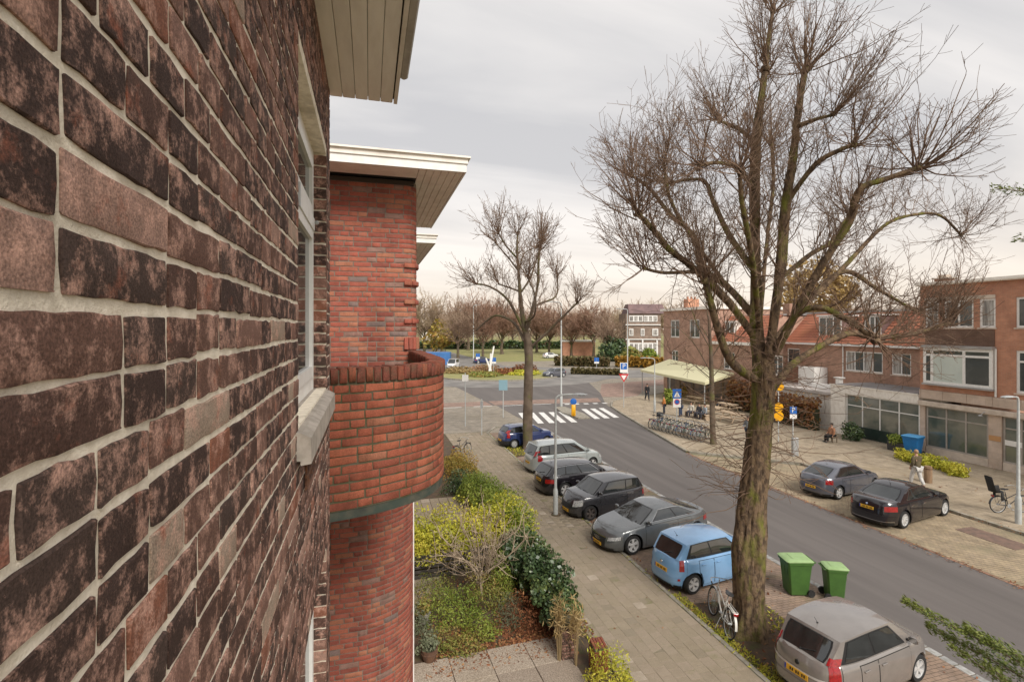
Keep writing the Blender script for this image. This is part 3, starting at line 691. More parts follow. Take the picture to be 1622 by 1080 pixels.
for i, (x,y,z) in enumerate(tl):
    t_, me = random.choice(tm)
    if i < 300: child('pavement_tile', me, pave, (x,y,z), (random.gauss(0,.006), random.gauss(0,.006), random.choice((0,PI/2,PI))+random.gauss(0,.004)))
    else:
        A = np.array(t_.v)+[x,y,z]; F = np.array(t_.f); Vs.append(A); Fs.append(F+o0); As.append(np.full(len(A), random.random())); o0 += len(A)
stuff(npmesh('paving_tiles', np.concatenate(Vs), np.concatenate(Fs), tile_m, np.concatenate(As), False, pave))
# big garden slabs, and washed-pebble slabs by the path
peb = piecemat('washed_pebble_slab', [((.44,.375,.295),2),((.48,.41,.33),2),((.38,.32,.26),1)], (.20,.155,.115), None, sc=34, bump=.01, bsc=40, lo=.42, hi=.56, amt=.85)
gar = struct(MB().bb(.9,5.1,5,27,.03,.05).build('garden_path', soil))
def slab_grid(x0, y0, nx, ny, s, m, rz=0, z=.075):
    q = MB(); q.bevbox((0,0,0),(s-.012,s-.012,.05),.008); me = q.mesh('paving_slab', m)
    for i in range(nx):
        for j in range(ny):
            x, y = i*s, j*s; child('paving_slab', me, gar, (x0+x*math.cos(rz)-y*math.sin(rz), y0+x*math.sin(rz)+y*math.cos(rz), z-.025+random.gauss(0,.003)), (random.gauss(0,.006),random.gauss(0,.006),rz))
slab_grid(1.4, 9.5, 4, 3, .92, peb, R(2)); slab_grid(1.2, 19.2, 8, 10, .4, tile_m); slab_grid(1.15, 14.6, 3, 4, .4, tile_m, R(3))
# ================================================================ foliage
def leaf_cloud(pts, size, aspect=.55, up=.3, jitter=.35, nrm=None, rr=None, curl=.15):
    n = len(pts); nr = rng.normal(size=(n,3)); nr[:,2] = nr[:,2]*.7+up
    if nrm is not None: nr += nrm
    nr /= np.linalg.norm(nr,axis=1)[:,None]+1e-9
    a = np.cross(nr, rng.normal(size=(n,3))); a /= np.linalg.norm(a,axis=1)[:,None]+1e-9; b = np.cross(nr, a)
    s = size*(1+jitter*rng.normal(size=n)).clip(.35,2)[:,None]
    c = nr*s*curl
    V = np.stack([pts-a*s, pts-b*s*aspect+c, pts+a*s, pts+b*s*aspect+c], 1).reshape(-1,3); F = np.arange(4*n).reshape(n,4)
    r = rng.random(n) if rr is None else rr
    return V, F, np.repeat(r,4)
def blob_points(c, r, n, shell=.5, bump=.16, seed=0):
    """points in a lumpy ellipsoid, more near its surface; returns points and outward directions"""
    d = rng.normal(size=(n,3)); d /= np.linalg.norm(d,axis=1)[:,None]
    g = np.random.default_rng(seed); f = g.normal(size=(7,3))*3.2; ph = g.random(7)*6.28
    lump = 1+bump*np.sin(d@f.T+ph).sum(1)/1.6
    rad = (shell+(1-shell)*rng.random(n)**.5)*lump
    return np.array(c)+d*np.array(r)*rad[:,None], d
def hedge_mesh(name, blobs, size, m, parent, dens=1.35, up=.4, aspect=.55, floor=.05, hue=None):
    Vs, Fs, As = [], [], []; o = 0
    for i, (c, r, n) in enumerate(blobs):
        p, d = blob_points(c, r, int(n*dens*(1.7 if size < .1 else 1)), .45, .2, i+len(name)); k = p[:,2] > floor; p, d = p[k], d[k]
        rr = (rng.random(len(p))*.55+.25*np.sin(p@np.array([2.1,1.7,2.9]))*.5+.25+ (hue(p) if hue else 0)).clip(0,1)
        V, F, A = leaf_cloud(p, size*(.7 if size < .1 else 1), aspect, up, .4, d*.8, rr); Vs.append(V); Fs.append(F+o); As.append(A); o += len(V)
    return npmesh(name, np.concatenate(Vs), np.concatenate(Fs), m, np.concatenate(As), False, parent)
lf_yel = leafmat('yellow_green_leaves', [(.24,.27,.035),(.44,.46,.05),(.60,.55,.07),(.64,.50,.09)])
lf_grn = leafmat('fresh_green_leaves', [(.07,.10,.022),(.17,.24,.04),(.29,.35,.06),(.40,.40,.09)])
lf_ivy = leafmat('dark_ivy_leaves', [(.022,.04,.018),(.045,.08,.032),(.08,.125,.045),(.20,.24,.075)], .35, .5, .12)
lf_mix = leafmat('bed_plants', [(.08,.10,.025),(.18,.23,.045),(.27,.28,.07),(.38,.28,.09),(.36,.17,.06)])
lf_dead = leafmat('fallen_leaves', [(.10,.04,.022),(.18,.07,.035),(.27,.11,.05),(.38,.21,.09)], .8, .15, .05)
lf_org = leafmat('autumn_shrub_leaves', [(.14,.13,.03),(.30,.25,.05),(.42,.28,.07),(.40,.17,.06)])
lf_olive = leafmat('grey_green_leaves', [(.10,.12,.07),(.17,.19,.11),(.26,.27,.18)])
lf_con = leafmat('conifer_leaves', [(.045,.075,.018),(.09,.13,.03),(.17,.20,.045),(.24,.26,.07)], .5, .3, .2)
wood = mat('twig_wood', (.20,.145,.095), .9, (.12,.085,.055), 6, .5, .003, 60)
woodpale = mat('pale_bare_wood', (.46,.37,.27), .8, (.33,.25,.17), 6, .5, .002, 50)
def stems(n, c, r, h, rad=.012, m=wood, parent=None, name='stem'):
    b = MB()
    for i in range(n):
        a = random.random()*2*PI; q = random.random()**.5*r; b.tube([(c[0]+q*.3*math.cos(a), c[1]+q*.3*math.sin(a), c[2]), (c[0]+q*.7*math.cos(a), c[1]+q*.7*math.sin(a), c[2]+h*.5), (c[0]+q*math.cos(a), c[1]+q*math.sin(a), c[2]+h)], [rad,rad*.8,rad*.4], 4)
    return b.build(name, m, parent)
def shrub(name, label, cat, blobs, size, m, group=None, dens=1.5, **k):
    c = blobs[0][0]; t = thing(name, label, cat, (0,0,0), 0, group)
    hedge_mesh('foliage', blobs, size, m, t, dens, **k)
    s = MB()
    for c, r, n in blobs:
        for i in range(7):
            a = random.random()*6.28; s.tube([(c[0]+.1*math.cos(a), c[1]+.1*math.sin(a), .02), (c[0]+r[0]*.35*math.cos(a), c[1]+r[1]*.35*math.sin(a), c[2]*.9), (c[0]+r[0]*.6*math.cos(a), c[1]+r[1]*.6*math.sin(a), c[2]+r[2]*.5)], [.02,.014,.006], 4)
    s.build('stem', wood, t); return t
shrub('hedge', 'tall yellow green hedge crossing the front garden behind the bare shrub', 'hedge',
      [((1.2,16.6,.8),(.85,.9,.95),3000),((2.3,16.5,.85),(.95,.95,1.0),3200),((3.4,16.4,.8),(.95,.95,.98),3200),((4.4,16.6,.82),(.85,1.0,1.0),3000)], .05, lf_yel)
shrub('hedge', 'bright green rounded hedge along the pavement beside the yellow green hedge', 'hedge',
      [((4.8,16.0,.75),(.6,.8,.85),2400),((4.75,17.8,.75),(.7,.95,.9),2900),((4.65,19.1,.72),(.7,1.05,.9),3000),((4.55,20.5,.68),(.68,1.0,.82),2700),((4.5,21.8,.6),(.66,.9,.72),2200)], .05, lf_grn)
shrub('shrub', 'orange tinted shrub at the far end of the garden row', 'shrub', [((4.6,25.2,.6),(.75,.8,.7),1500),((4.4,26.6,.6),(.7,.8,.7),1300)], .055, lf_org)
shrub('shrub', 'dark green shrub between the round hedge and the orange shrub', 'shrub', [((4.2,23.3,.5),(.7,.6,.55),1500)], .05, lf_ivy)
shrub('ivy_hedge', 'dark glossy ivy hedge overhanging the fence beside the pavement', 'hedge',
      [((4.75,11.9,.78),(.42,.55,.42),1500),((4.65,12.8,.85),(.55,.65,.5),1900),((4.6,13.8,.85),(.6,.7,.55),2000),((4.5,14.9,.8),(.6,.7,.6),2000)], .06, lf_ivy, aspect=.75, floor=.4)
# dark slatted fence under the ivy
fn = thing('garden_fence', 'dark weathered timber fence under the ivy hedge', 'fence')
dk = mat('weathered_dark_timber', (.04,.036,.032), .85, (.075,.065,.055), 8, .5, .002, 50, stretch=(1,1,.2))
for i in range(16): MB().bevbox((4.55, 11.75+i*.25, .42), (.03,.13,.8+random.gauss(0,.03)), .006).build('fence_slat', dk, fn)
for z in (.2,.65): MB().bevbox((4.575, 13.6, z), (.04,4,.07), .006).build('fence_rail', dk, fn)
f2 = thing('garden_fence', 'low dark fence at the foot of the yellow green hedge', 'fence')
for i in range(5): MB().bevbox((2.2, 15.72, .14+i*.15), (2.9,.03,.1), .006).build('fence_board', dk, f2)
for x in (.8,2.2,3.6): MB().bevbox((x,15.76,.45),(.07,.07,.9),.008).build('fence_post', dk, f2)
# bed plants, litter
def mound(name, label, cat, c, r, n, size, m, group=None, aspect=.3, up=.2):
    t = thing(name, label, cat, (0,0,0), 0, group); hedge_mesh('foliage', [((c[0],c[1],r[2]*.4),r,n)], size, m, t, aspect=aspect, up=up); stems(6, (c[0],c[1],.03), r[0]*.8, r[2]*.7, .008, wood, t); return t
mound('garden_plant', 'fresh green leafy plant in the middle of the flower bed', 'plant', (2.15,13.35), (.75,.6,.5), 1500, .05, lf_grn)
mound('garden_plant', 'olive low plant at the foot of the bare shrub', 'plant', (3.2,13.9), (.8,.6,.5), 1400, .05, lf_mix)
mound('garden_plant', 'small bright green clump among the red leaves near the slabs', 'plant', (2.75,12.45), (.5,.4,.36), 900, .045, lf_grn)
mound('garden_plant', 'grey green lavender clump beside the red tower wall', 'plant', (1.15,13.2), (.4,.45,.42), 800, .045, lf_olive)
mound('garden_plant', 'reddish shrubby plant between the ivy fence and the slabs', 'plant', (4.0,12.7), (.55,.7,.45), 1100, .045, lf_dead)
mound('garden_plant', 'grey leaved spiky plant behind the red leaves', 'plant', (3.55,12.75), (.4,.4,.5), 700, .055, lf_olive, aspect=.14)
mound('garden_plant', 'dark green low plant in front of the yellow green hedge', 'plant', (1.8,14.6), (.6,.5,.4), 900, .05, lf_mix)
mound('garden_plant', 'tall green plant right of the bare shrub trunk', 'plant', (3.75,14.3), (.45,.5,.8), 1100, .05, lf_grn)
mound('garden_plant', 'small dark clump at the corner of the washed pebble slabs', 'plant', (1.75,12.35), (.4,.35,.28), 600, .04, lf_mix)
mound('garden_plant', 'low green plant at the near edge of the bed by the slabs', 'plant', (2.2,11.95), (.55,.3,.25), 700, .045, lf_mix)
mound('white_flowering_plant', 'white flowering plant against the door frame of the red tower', 'plant', (.85,14.4), (.25,.5,.55), 500, .045, leafmat('white_petals', [(.10,.13,.06),(.7,.69,.64),(.75,.73,.7)]))
for (x,y,h,lab) in ((4.25,11.0,1.25,'tan dry ornamental grass tuft by the slabs, the left one'),(4.55,10.75,1.2,'tan dry ornamental grass tuft close to the brick pillar')):
    t = thing('dry_grass', lab, 'plant', (x,y,.05), 0, 'dry grass tufts by the garden gate'); p = rng.normal(size=(420,3))*[.09,.09,.22]+[0,0,h*.85]
    V, F, A = leaf_cloud(p, .07, .12, 0, .4, np.tile([1.,0,0],(420,1))*.2); npmesh('plume', V, F, leafmat('dry_straw', [(.28,.19,.08),(.42,.30,.13),(.5,.38,.2)]), A, False, t)
    stems(16, (0,0,0), .12, h, .006, mat('straw_stem', (.34,.25,.13), .9), t)
mound('garden_plant', 'yellow green weeds around the low brick gate pillar', 'plant', (5.0,9.7), (.5,.7,.55), 1500, .05, lf_yel)
# litter: fallen leaves lying where the wind left them
def litter(name, spots, m, size=.045):
    P_ = []
    for (x0,x1,y0,y1,z,n) in spots: P_.append(np.stack([rng.uniform(x0,x1,n), rng.uniform(y0,y1,n), z+rng.random(n)*.02], 1))
    p = np.concatenate(P_); V, F, A = leaf_cloud(p, size, .6, 3, .3); return stuff(npmesh(name, V, F, m, A))
litter('fallen_leaves', [(1.2,4.8,11.15,12.1,.06,1500),(1.2,4.6,11.9,12.9,.06,1700),(3.2,4.6,11.8,13.8,.06,1000),(.8,4.4,12.6,15.4,.06,500),(8.3,8.75,3,36,.02,420),(12.3,13.1,3,36,.02,260),(18.5,19.05,4,27,.03,700),(23.3,23.9,4,23,.1,420),(5.3,5.5,8,14,.07,250),(9,12.4,12,15,.02,120),(22,33,24,46,.11,350),(26,33,6,24,.11,220),(8.5,11,9,12.5,.02,300),(20,23.5,5,9,.02,200),(5.4,8.4,6,34,.068,60)], lf_dead, .034)
# moss and grass tufts along the kerb and round the trees
def tufts(name, spots, m, size=.04, hgt=.08):
    P_ = []
    for (x0,x1,y0,y1,z,n) in spots: P_.append(np.stack([rng.uniform(x0,x1,n), rng.uniform(y0,y1,n), z+rng.random(n)*hgt*.5], 1))
    p = np.concatenate(P_); V, F, A = leaf_cloud(p, size, .22, -.6, .4); return stuff(npmesh(name, V, F, m, A))
tufts('kerb_grass', [(8.46,8.75,8.6,12.9,.03,800),(8.5,10.6,9.1,9.6,.02,320),(8.5,10.6,29.4,32.2,.03,1500),(8.28,8.5,5,36,.06,420),(9.9,10.7,10.6,12.2,.02,260),(5.2,5.5,7,30,.06,900)], lf_yel, .05)
# ================================================================ bare trees
bark = mat('mossy_bark', (.21,.145,.09), .95, (.085,.06,.042), 5.5, .6, .05, 16, stretch=(1.6,1.6,.8), c3=(.17,.175,.035), sc3=1.3, spec=.12)
bark_far = mat('grey_brown_bark', (.15,.115,.085), .95, (.10,.075,.055), 2, .5, .01, 12, c3=(.13,.13,.045), sc3=.9, spec=.15)
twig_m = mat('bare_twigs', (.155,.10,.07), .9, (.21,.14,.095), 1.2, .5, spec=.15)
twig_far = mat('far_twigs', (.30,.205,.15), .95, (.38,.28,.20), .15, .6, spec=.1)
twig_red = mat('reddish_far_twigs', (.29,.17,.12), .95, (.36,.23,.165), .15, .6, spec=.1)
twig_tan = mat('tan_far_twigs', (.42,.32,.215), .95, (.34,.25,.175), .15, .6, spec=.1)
def tubes_np(Pt, Rd, n=3):
    """many tubes at once: Pt (N,K,3), Rd (N,K)"""
    N, K, _ = Pt.shape; T = np.gradient(Pt, axis=1); T /= np.linalg.norm(T, axis=2)[...,None]+1e-9
    ref = np.where(np.abs(T[...,2:3]) < .9, np.array([0,0,1.]), np.array([1.,0,0])); A = np.cross(T, ref); A /= np.linalg.norm(A, axis=2)[...,None]+1e-9; Bv = np.cross(T, A)
    w = np.arange(n)*2*np.pi/n
    V = Pt[:,:,None,:]+(A[:,:,None,:]*np.cos(w)[:,None]+Bv[:,:,None,:]*np.sin(w)[:,None])*Rd[:,:,None,None]
    idx = np.arange(N*K*n).reshape(N,K,n); a = idx[:,:-1,:]; b = idx[:,1:,:]
    F = np.stack([a, np.roll(a,-1,2), np.roll(b,-1,2), b], -1).reshape(-1,4)
    return V.reshape(-1,3), F
def grow(base, dirs, length, r0, K=5, up=.35, wob=.05, r1=.35):
    """curved shoots: start points, start directions, lengths -> (N,K,3) and radii"""
    N = len(base); t = np.linspace(0,1,K)[None,:,None]; L = length[:,None,None]
    Pt = base[:,None,:]+dirs[:,None,:]*L*t+np.array([0,0,1.])*L*(up[:,None,None] if hasattr(up,'__len__') else up)*t**2
    nz = rng.normal(size=(N,K,3))*wob*L; nz[:,0] = 0; Pt = Pt+np.cumsum(nz,1)*.6
    return Pt, r0[:,None]*np.linspace(1,r1,K)[None,:]
def unit(a): return a/(np.linalg.norm(a,axis=-1,keepdims=True)+1e-9)
def sub_shoots(Pt, Rd, per, l0, l1, spread, up, rmin, K=4, tmin=.2):
    N, Kp, _ = Pt.shape; i = np.repeat(np.arange(N), per); f = rng.uniform(tmin,1,len(i))*(Kp-1); k = np.minimum(f.astype(int), Kp-2); fr = (f-k)[:,None]
    base = Pt[i,k]*(1-fr)+Pt[i,k+1]*fr; d = unit(Pt[i,k+1]-Pt[i,k]); d = unit(d+rng.normal(size=d.shape)*spread)
    return grow(base, d, rng.uniform(l0,l1,len(i)), np.maximum(Rd[i,k]*.6, rmin), K, up, .06)
def catm(pts, n=5):
    P_ = [np.array(p, float) for p in pts]; o = []
    for i in range(len(P_)-1):
        a, b, c, d = P_[max(i-1,0)], P_[i], P_[i+1], P_[min(i+2,len(P_)-1)]
        for k in range(n):
            t = k/n; o.append(.5*((2*b)+(c-a)*t+(2*a-5*b+4*c-d)*t*t+(3*b-a-3*c+d)*t**3))
    return np.array(o+[P_[-1]])
def limb_mesh(pts, r0, r1, n=9, seed=0, lump=.1):
    g = np.random.default_rng(seed); K = len(pts); rd = np.linspace(r0,r1,K)*(1+lump*np.convolve(g.normal(size=K+4),np.ones(5)/5,'valid')*1.5)
    m = MB(); m.tube([Vector(p) for p in pts], list(rd), n); 
    m.v = [tuple(np.array(v)+g.normal(size=3)*r0*.035) for v in m.v]; return m
def tree(t, limbs, tw_m, bk, step, twl, rmin, sub1, sub2, fan, spread=.75, upb=.35, start=.3, tube_n=3, subl=(.25,.62)):
    """limbs: (points, r0, r1, knob) in world space; adds limb parts and one mass of twigs under thing t"""
    base, dirs, ln, r0s, ups = [], [], [], [], []
    for j, (pts, r0, r1, knob) in enumerate(limbs):
        c = catm(pts); r0 *= .70; r1 *= .8; limb_mesh(c, r0, r1, 9 if r0 > .05 else 6, j).build('limb', bk, t, 70)
        seg = np.linalg.norm(np.diff(c,axis=0),axis=1); cum = np.concatenate([[0],np.cumsum(seg)]); T = cum[-1]; s = T*start
        while s < T:
            k = min(np.searchsorted(cum,s)-1, len(c)-2); k = max(k,0); p = c[k]+(c[k+1]-c[k])*(s-cum[k])/max(seg[k],1e-6); d = unit(c[k+1]-c[k])
            q = unit(d*.45+rng.normal(size=3)*spread+np.array([0,0,upb])); base.append(p); dirs.append(q); f = s/T
            ln.append(rng.uniform(*twl)*(1.05-.25*f)); r0s.append(max(rmin*2.2, min(.018,r1*.4))); ups.append(rng.uniform(.05,.4)); s += step*rng.uniform(.6,1.4)
        d = unit(c[-1]-c[-2])
        for _ in range(fan if knob else fan//3):
            q = unit(d*.55+rng.normal(size=3)*.55+np.array([0,0,.45])); base.append(c[-1]+rng.normal(size=3)*r1); dirs.append(q); ln.append(rng.uniform(*twl)*1.15); r0s.append(max(rmin*2.4,min(.020,r1*.4))); ups.append(rng.uniform(.05,.35))
        if knob:
            kb = MB(); kb.ball(c[-1], (r1*1.7,r1*1.7,r1*1.4), 8); kb.build('pollard_knob', bk, t, 60)
    P1, R1 = grow(np.array(base), np.array(dirs), np.array(ln), np.array(r0s), 6, np.array(ups), .035)
    VV, FF, o = [], [], 0
    P2, R2 = sub_shoots(P1, R1, sub1, twl[0]*subl[0], twl[1]*subl[1], .55, .15, rmin*1.2, 4)
    sets = [(P1,np.maximum(R1,rmin)),(P2,np.maximum(R2*.9,rmin))]
    if sub2:
        P3, R3 = sub_shoots(P2, R2, sub2, twl[0]*.15, twl[1]*.3, .6, .1, rmin, 3); sets.append((P3,np.maximum(R3*.8,rmin*.8)))
    for a, r in sets:
        V, F = tubes_np(a, r, tube_n); VV.append(V); FF.append(F+o); o += len(V)
    return stuff(npmesh('twigs', np.concatenate(VV), np.concatenate(FF), tw_m, None, True, t))
from mathutils import noise as mnoise
def trunk_mesh(cpts, radii, n=28, lump=.05, seed=3, fis=.02, sub=7, hi=0):
    g = np.random.default_rng(seed); c = catm(cpts, sub); r = np.interp(np.linspace(0,1,len(c)), np.linspace(0,1,len(radii)), radii)
    w = np.arange(n)*2*np.pi/n; rows = []; ph = g.random(12)*6.28
    for i, (p, q) in enumerate(zip(c, r)):
        z = p[2]; f = 1+lump*(np.sin(w*2+ph[0]+z*.7)+.8*np.sin(w*3+ph[1]-z*1.1)+.6*np.sin(w*5+ph[2]+z*1.9)+.7*np.sin(z*2.6+ph[3]+1.3*np.sin(w*2)))
        f += fis*np.sin(w*11+ph[4]+1.2*np.sin(z*1.4))+g.normal(size=n)*fis*.7
        fl = max(0,1-z/.8)**2; f += fl*(.22+.22*np.sin(w*5+ph[5]))
        if hi: f = f+np.array([hi*mnoise.fractal(Vector((math.cos(a)*5.5,math.sin(a)*5.5,z*1.6)),.9,2.1,5)+hi*.7*max(0,mnoise.noise(Vector((math.cos(a)*2,math.sin(a)*2,z*1.1+7))))-hi*1.3*max(0,1-abs(mnoise.noise(Vector((math.cos(a)*3.2,math.sin(a)*3.2,z*.45+3))))*9) for a in w])
        rows.append([(p[0]+q*f[k]*math.cos(w[k]), p[1]+q*f[k]*math.sin(w[k]), z) for k in range(n)]+[(p[0]+q*f[0], p[1], z)])
    m = MB(); m.grid(rows); m.add([rows[-1][k] for k in range(n)], [tuple(range(n))]); return m
# ---- the big one by the grey hatchback
D0 = 13.0
def bp(*a): return [tuple(P(x,y,D0+(z if len(q)>2 else 0))) for q in a for x,y,z in [(q+(0,))[:3]]]
tb = thing('big_tree', 'huge bare pollarded tree with thick mossy trunk beside the light blue car', 'tree', G(1186,1000))
tb.location = (0,0,0)
tp = [P(1186,1003,13),P(1187,950,13),P(1187,870,13),P(1190,800,13),P(1197,740,13),P(1204,680,13),P(1209,640,13),P(1210,600,13),P(1207,560,13)]
trunk_mesh([tuple(p) for p in tp], [.44,.385,.375,.335,.295,.28,.275,.275,.22], n=72, sub=26, fis=.008, hi=.085).build('trunk', bark, tb, 80)
L_ = []
def lim(r0, r1, knob, *a): L_.append((bp(*a), r0, r1, knob))
lim(.27,.10,1,(1207,590),(1198,520),(1197,440),(1195,330),(1197,230),(1204,170),(1212,110))
lim(.10,.05,1,(1212,120),(1216,70),(1224,20))
lim(.16,.09,1,(1195,600,-.2),(1160,575,-.6),(1140,530,-.9),(1126,480,-1.2),(1117,445,-1.4))
lim(.16,.06,1,(1203,545,.1),(1155,480,-.4),(1105,430,-.8),(1060,395,-1.2),(1040,370,-1.5),(1012,340,-1.9))
lim(.15,.05,1,(1198,505,.2),(1150,452,.7),(1112,425,1.1),(1100,375,1.4),(1060,338,1.7),(1030,300,2.0),(1000,278,2.2))
lim(.12,.05,1,(1197,432,0),(1155,372,.6),(1130,320,.8),(1112,285,1.0),(1060,290,1.3))
lim(.09,.05,1,(1193,300,-.1),(1170,268,-.5),(1140,258,-.9),(1108,262,-1.2))
lim(.09,.05,1,(1196,225,.2),(1170,205,.5),(1140,192,.8))
lim(.19,.08,1,(1218,560,-.3),(1236,430,-.6),(1244,330,-.8),(1256,250,-1.1),(1264,180,-1.3),(1275,112,-1.4))
lim(.14,.06,1,(1228,560,-.2),(1290,440,-1.0),(1345,352,-1.5),(1360,302,-1.8),(1400,285,-2.0),(1456,266,-2.3))
lim(.10,.04,1,(1274,484,.7),(1330,430,1.0),(1400,358,1.5),(1450,340,1.9),(1490,342,2.2),(1522,372,2.4))
lim(.13,.05,1,(1228,540,.3),(1285,470,.8),(1338,430,1.2),(1390,458,1.6),(1452,493,2.0))
lim(.11,.07,1,(1214,580,-.1),(1232,545,-.5),(1262,500,-1.0),(1300,487,-1.4),(1350,512,-1.8),(1388,540,-2.0))
lim(.15,.07,1,(1212,632,0),(1232,604,.2),(1258,575,.4),(1300,548,.7),(1345,528,.9),(1385,534,1.1),(1440,530,1.3),(1500,512,1.6))
lim(.09,.05,1,(1235,442,-.57),(1285,402,-.1),(1318,382,.3),(1346,338,.7))
lim(.09,.05,1,(1246,322,-.8),(1290,262,-1.4),(1330,238,-1.7),(1352,230,-1.9))
lim(.08,.04,1,(1264,200,-1.3),(1290,190,-1.7),(1320,182,-2.0))
lim(.10,.05,1,(1202,530,0),(1208,460,1.0),(1215,380,2.0),(1225,290,2.6),(1222,230,2.9))
lim(.10,.05,1,(1203,530,0),(1197,460,-1.0),(1188,390,-2.0),(1175,320,-2.6),(1172,270,-2.9))
lim(.08,.04,1,(1150,452,.7),(1085,360,.2),(1060,310,.0),(1052,262,-.2))
lim(.07,.04,1,(1105,430,-.8),(1052,432,-1.3),(1020,425,-1.7))
tree(tb, L_, twig_m, bark, .14, (.6,1.42), .0046, 5, 3, 22, .58, .42)
# water shoots on the trunk
n = 130; zb_ = rng.uniform(3.2,7.2,n); an = rng.uniform(0,6.28,n); base = np.stack([np.interp(zb_,[3.2,7.2],[P(1192,800,13).x,P(1210,600,13).x])+.33*np.cos(an), np.interp(zb_,[3.2,7.2],[P(1192,800,13).y,P(1210,600,13).y])+.33*np.sin(an), zb_],1)
dd = unit(np.stack([np.cos(an),np.sin(an),rng.normal(size=n)*.35],1)); P1, R1 = grow(base, dd, rng.uniform(.7,2.0,n), np.full(n,.012), 6, rng.uniform(-.25,.3,n), .05); P2, R2 = sub_shoots(P1,R1,2,.3,.8,.6,.0,.006)
V1,F1 = tubes_np(P1,R1); V2,F2 = tubes_np(P2,np.maximum(R2*.8,.005)); stuff(npmesh('trunk_shoots', np.concatenate([V1,V2]), np.concatenate([F1,F2+len(V1)]), twig_m, None, True, tb))
# ---- the second street tree by the dark blue car
D0 = 32.3; L_ = []
t2 = thing('street_tree', 'bare street tree with mossy trunk growing behind the silver people carrier', 'tree')
tp = [P(836,712,32.3),P(836,660,32.3),P(837,600,32.3),P(837,550,32.3),P(832,520,32.3)]
trunk_mesh([tuple(p) for p in tp], [.29,.29,.28,.28,.22], 20).build('trunk', bark_far, t2, 80)
lim(.24,.06,1,(832,530),(825,480),(822,440),(819,400),(820,372))
lim(.14,.07,1,(830,540),(815,512,.8),(790,500,1.5),(775,505,2),(755,522,2.4))
lim(.13,.06,1,(828,520),(808,480,-.6),(790,462,-1),(770,452,-1.5),(755,450,-2))
lim(.10,.05,1,(824,462),(805,455,.8),(790,450,1.2))
lim(.10,.05,1,(822,430,.3),(805,408,1.2),(785,385,1.8))
lim(.09,.05,1,(820,410),(802,390,-1),(790,370,-1.5))
lim(.15,.06,1,(832,530),(842,495,-.8),(852,450,-1.2),(853,410,-1.4),(856,395,-1.5))
lim(.11,.05,1,(826,462),(840,440,.6),(850,410,1),(858,385,1.2))
lim(.12,.05,1,(832,520),(848,485,1.2),(880,470,1.8),(883,440,2.1))
lim(.14,.06,1,(838,552),(865,528,-.6),(885,508,-1),(914,480,-1.6))
lim(.08,.04,1,(822,430),(830,402,.8),(850,392,1.2))
lim(.10,.05,1,(832,510),(846,500,-1.8),(848,470,-2.4),(836,440,-2.6))
tree(t2, L_, twig_m, bark_far, .34, (.8,1.7), .010, 4, 2, 16, .5, .75)
# ---- slender young tree on the far pavement
D0 = 33.5; L_ = []
t3 = thing('young_tree', 'slender young bare tree on the far pavement in front of the cafe terrace', 'tree')
trunk_mesh([tuple(P(1130,706,33.5)),tuple(P(1128,640,33.5)),tuple(P(1126,560,33.5)),tuple(P(1122,500,33.5))], [.2,.16,.13,.06], 12).build('trunk', bark_far, t3, 80)
for (x0,y0,x1,y1,x2,y2,z) in ((1126,590,1100,545,1075,520,1.0),(1125,570,1150,530,1165,505,-1),(1124,550,1105,515,1092,480,-1.2),(1124,530,1140,490,1146,465,1),(1122,510,1118,470,1116,450,0),(1126,600,1150,575,1178,565,1.4),(1126,600,1095,575,1062,560,-1.5),(1124,540,1112,520,1085,505,2)):
    lim(.055,.02,0,(x0,y0),(x1,y1,z*.6),(x2,y2,z))
tree(t3, L_, twig_m, bark_far, .30, (.6,1.6), .011, 3, 1, 6, .6, .35)
# ---- bare multi-stemmed shrub in the garden
D0 = 14.65; L_ = []
t4 = thing('bare_shrub', 'pale leafless many branched shrub standing in the flower bed', 'shrub')
for (x1,y1,x2,y2,x3,y3,z) in ((748,915,715,900,690,885,.3),(752,905,725,875,700,850,-.3),(756,900,745,860,730,830,.2),(764,898,768,855,765,822,-.2),(770,900,790,865,800,835,.3),(774,905,800,885,835,850,-.3),(775,915,805,895,838,878,.3),(758,905,740,888,712,880,-.5),(768,905,780,870,818,842,.6),(760,895,755,850,748,840,-.6),(772,900,785,850,785,830,-.5)):
    lim(.035,.014,0,(763,945),(762,925),(x1,y1,z*.4),(x2,y2,z),(x3,y3,z*1.5))
tree(t4, L_, woodpale, woodpale, .15, (.25,.75), .0065, 3, 1, 5, .6, .3)
# ---- trees of the park beyond the roundabout
def park_tree(h, spread, seed, tw, name='park_tree'):
    global rng
    old = rng; rng = np.random.default_rng(seed); g = rng
    t = thing(name, 'x', 'tree'); th = h*.24
    trunk_mesh([(0,0,0),(.1,0,th*.5),(0,.1,th),(0,0,h*.45)], [h*.028,h*.022,h*.018,h*.01], 9, sub=3).build('trunk', bark_far, t, 80)
    limbs = []
    for i in range(11):
        a = 2*PI*i/11+g.normal()*.3; q = g.uniform(.55,1)*spread; z0 = th*g.uniform(.8,1.5); top = h*g.uniform(.55,.86)*(1-.15*(q/spread)**2)
        limbs.append(([(0,0,z0),(q*.4*math.cos(a),q*.4*math.sin(a),z0+(top-z0)*.5),(q*.75*math.cos(a),q*.75*math.sin(a),top)], h*.012, h*.004, 0))
    limbs.append(([(0,0,th),(0,.2,h*.55),(.2,0,h*.84)], h*.014, h*.004, 0))
    tree(t, limbs, tw, bark_far, h*.03, (h*.10,h*.24), .035, 5, 2, 9, .65, .5, .2, 3)
    rng = old; return t
gp = 'bare trees of the park beyond the roundabout'; ptl = 'bare brown park tree in the row behind the long hedge beyond the roundabout'
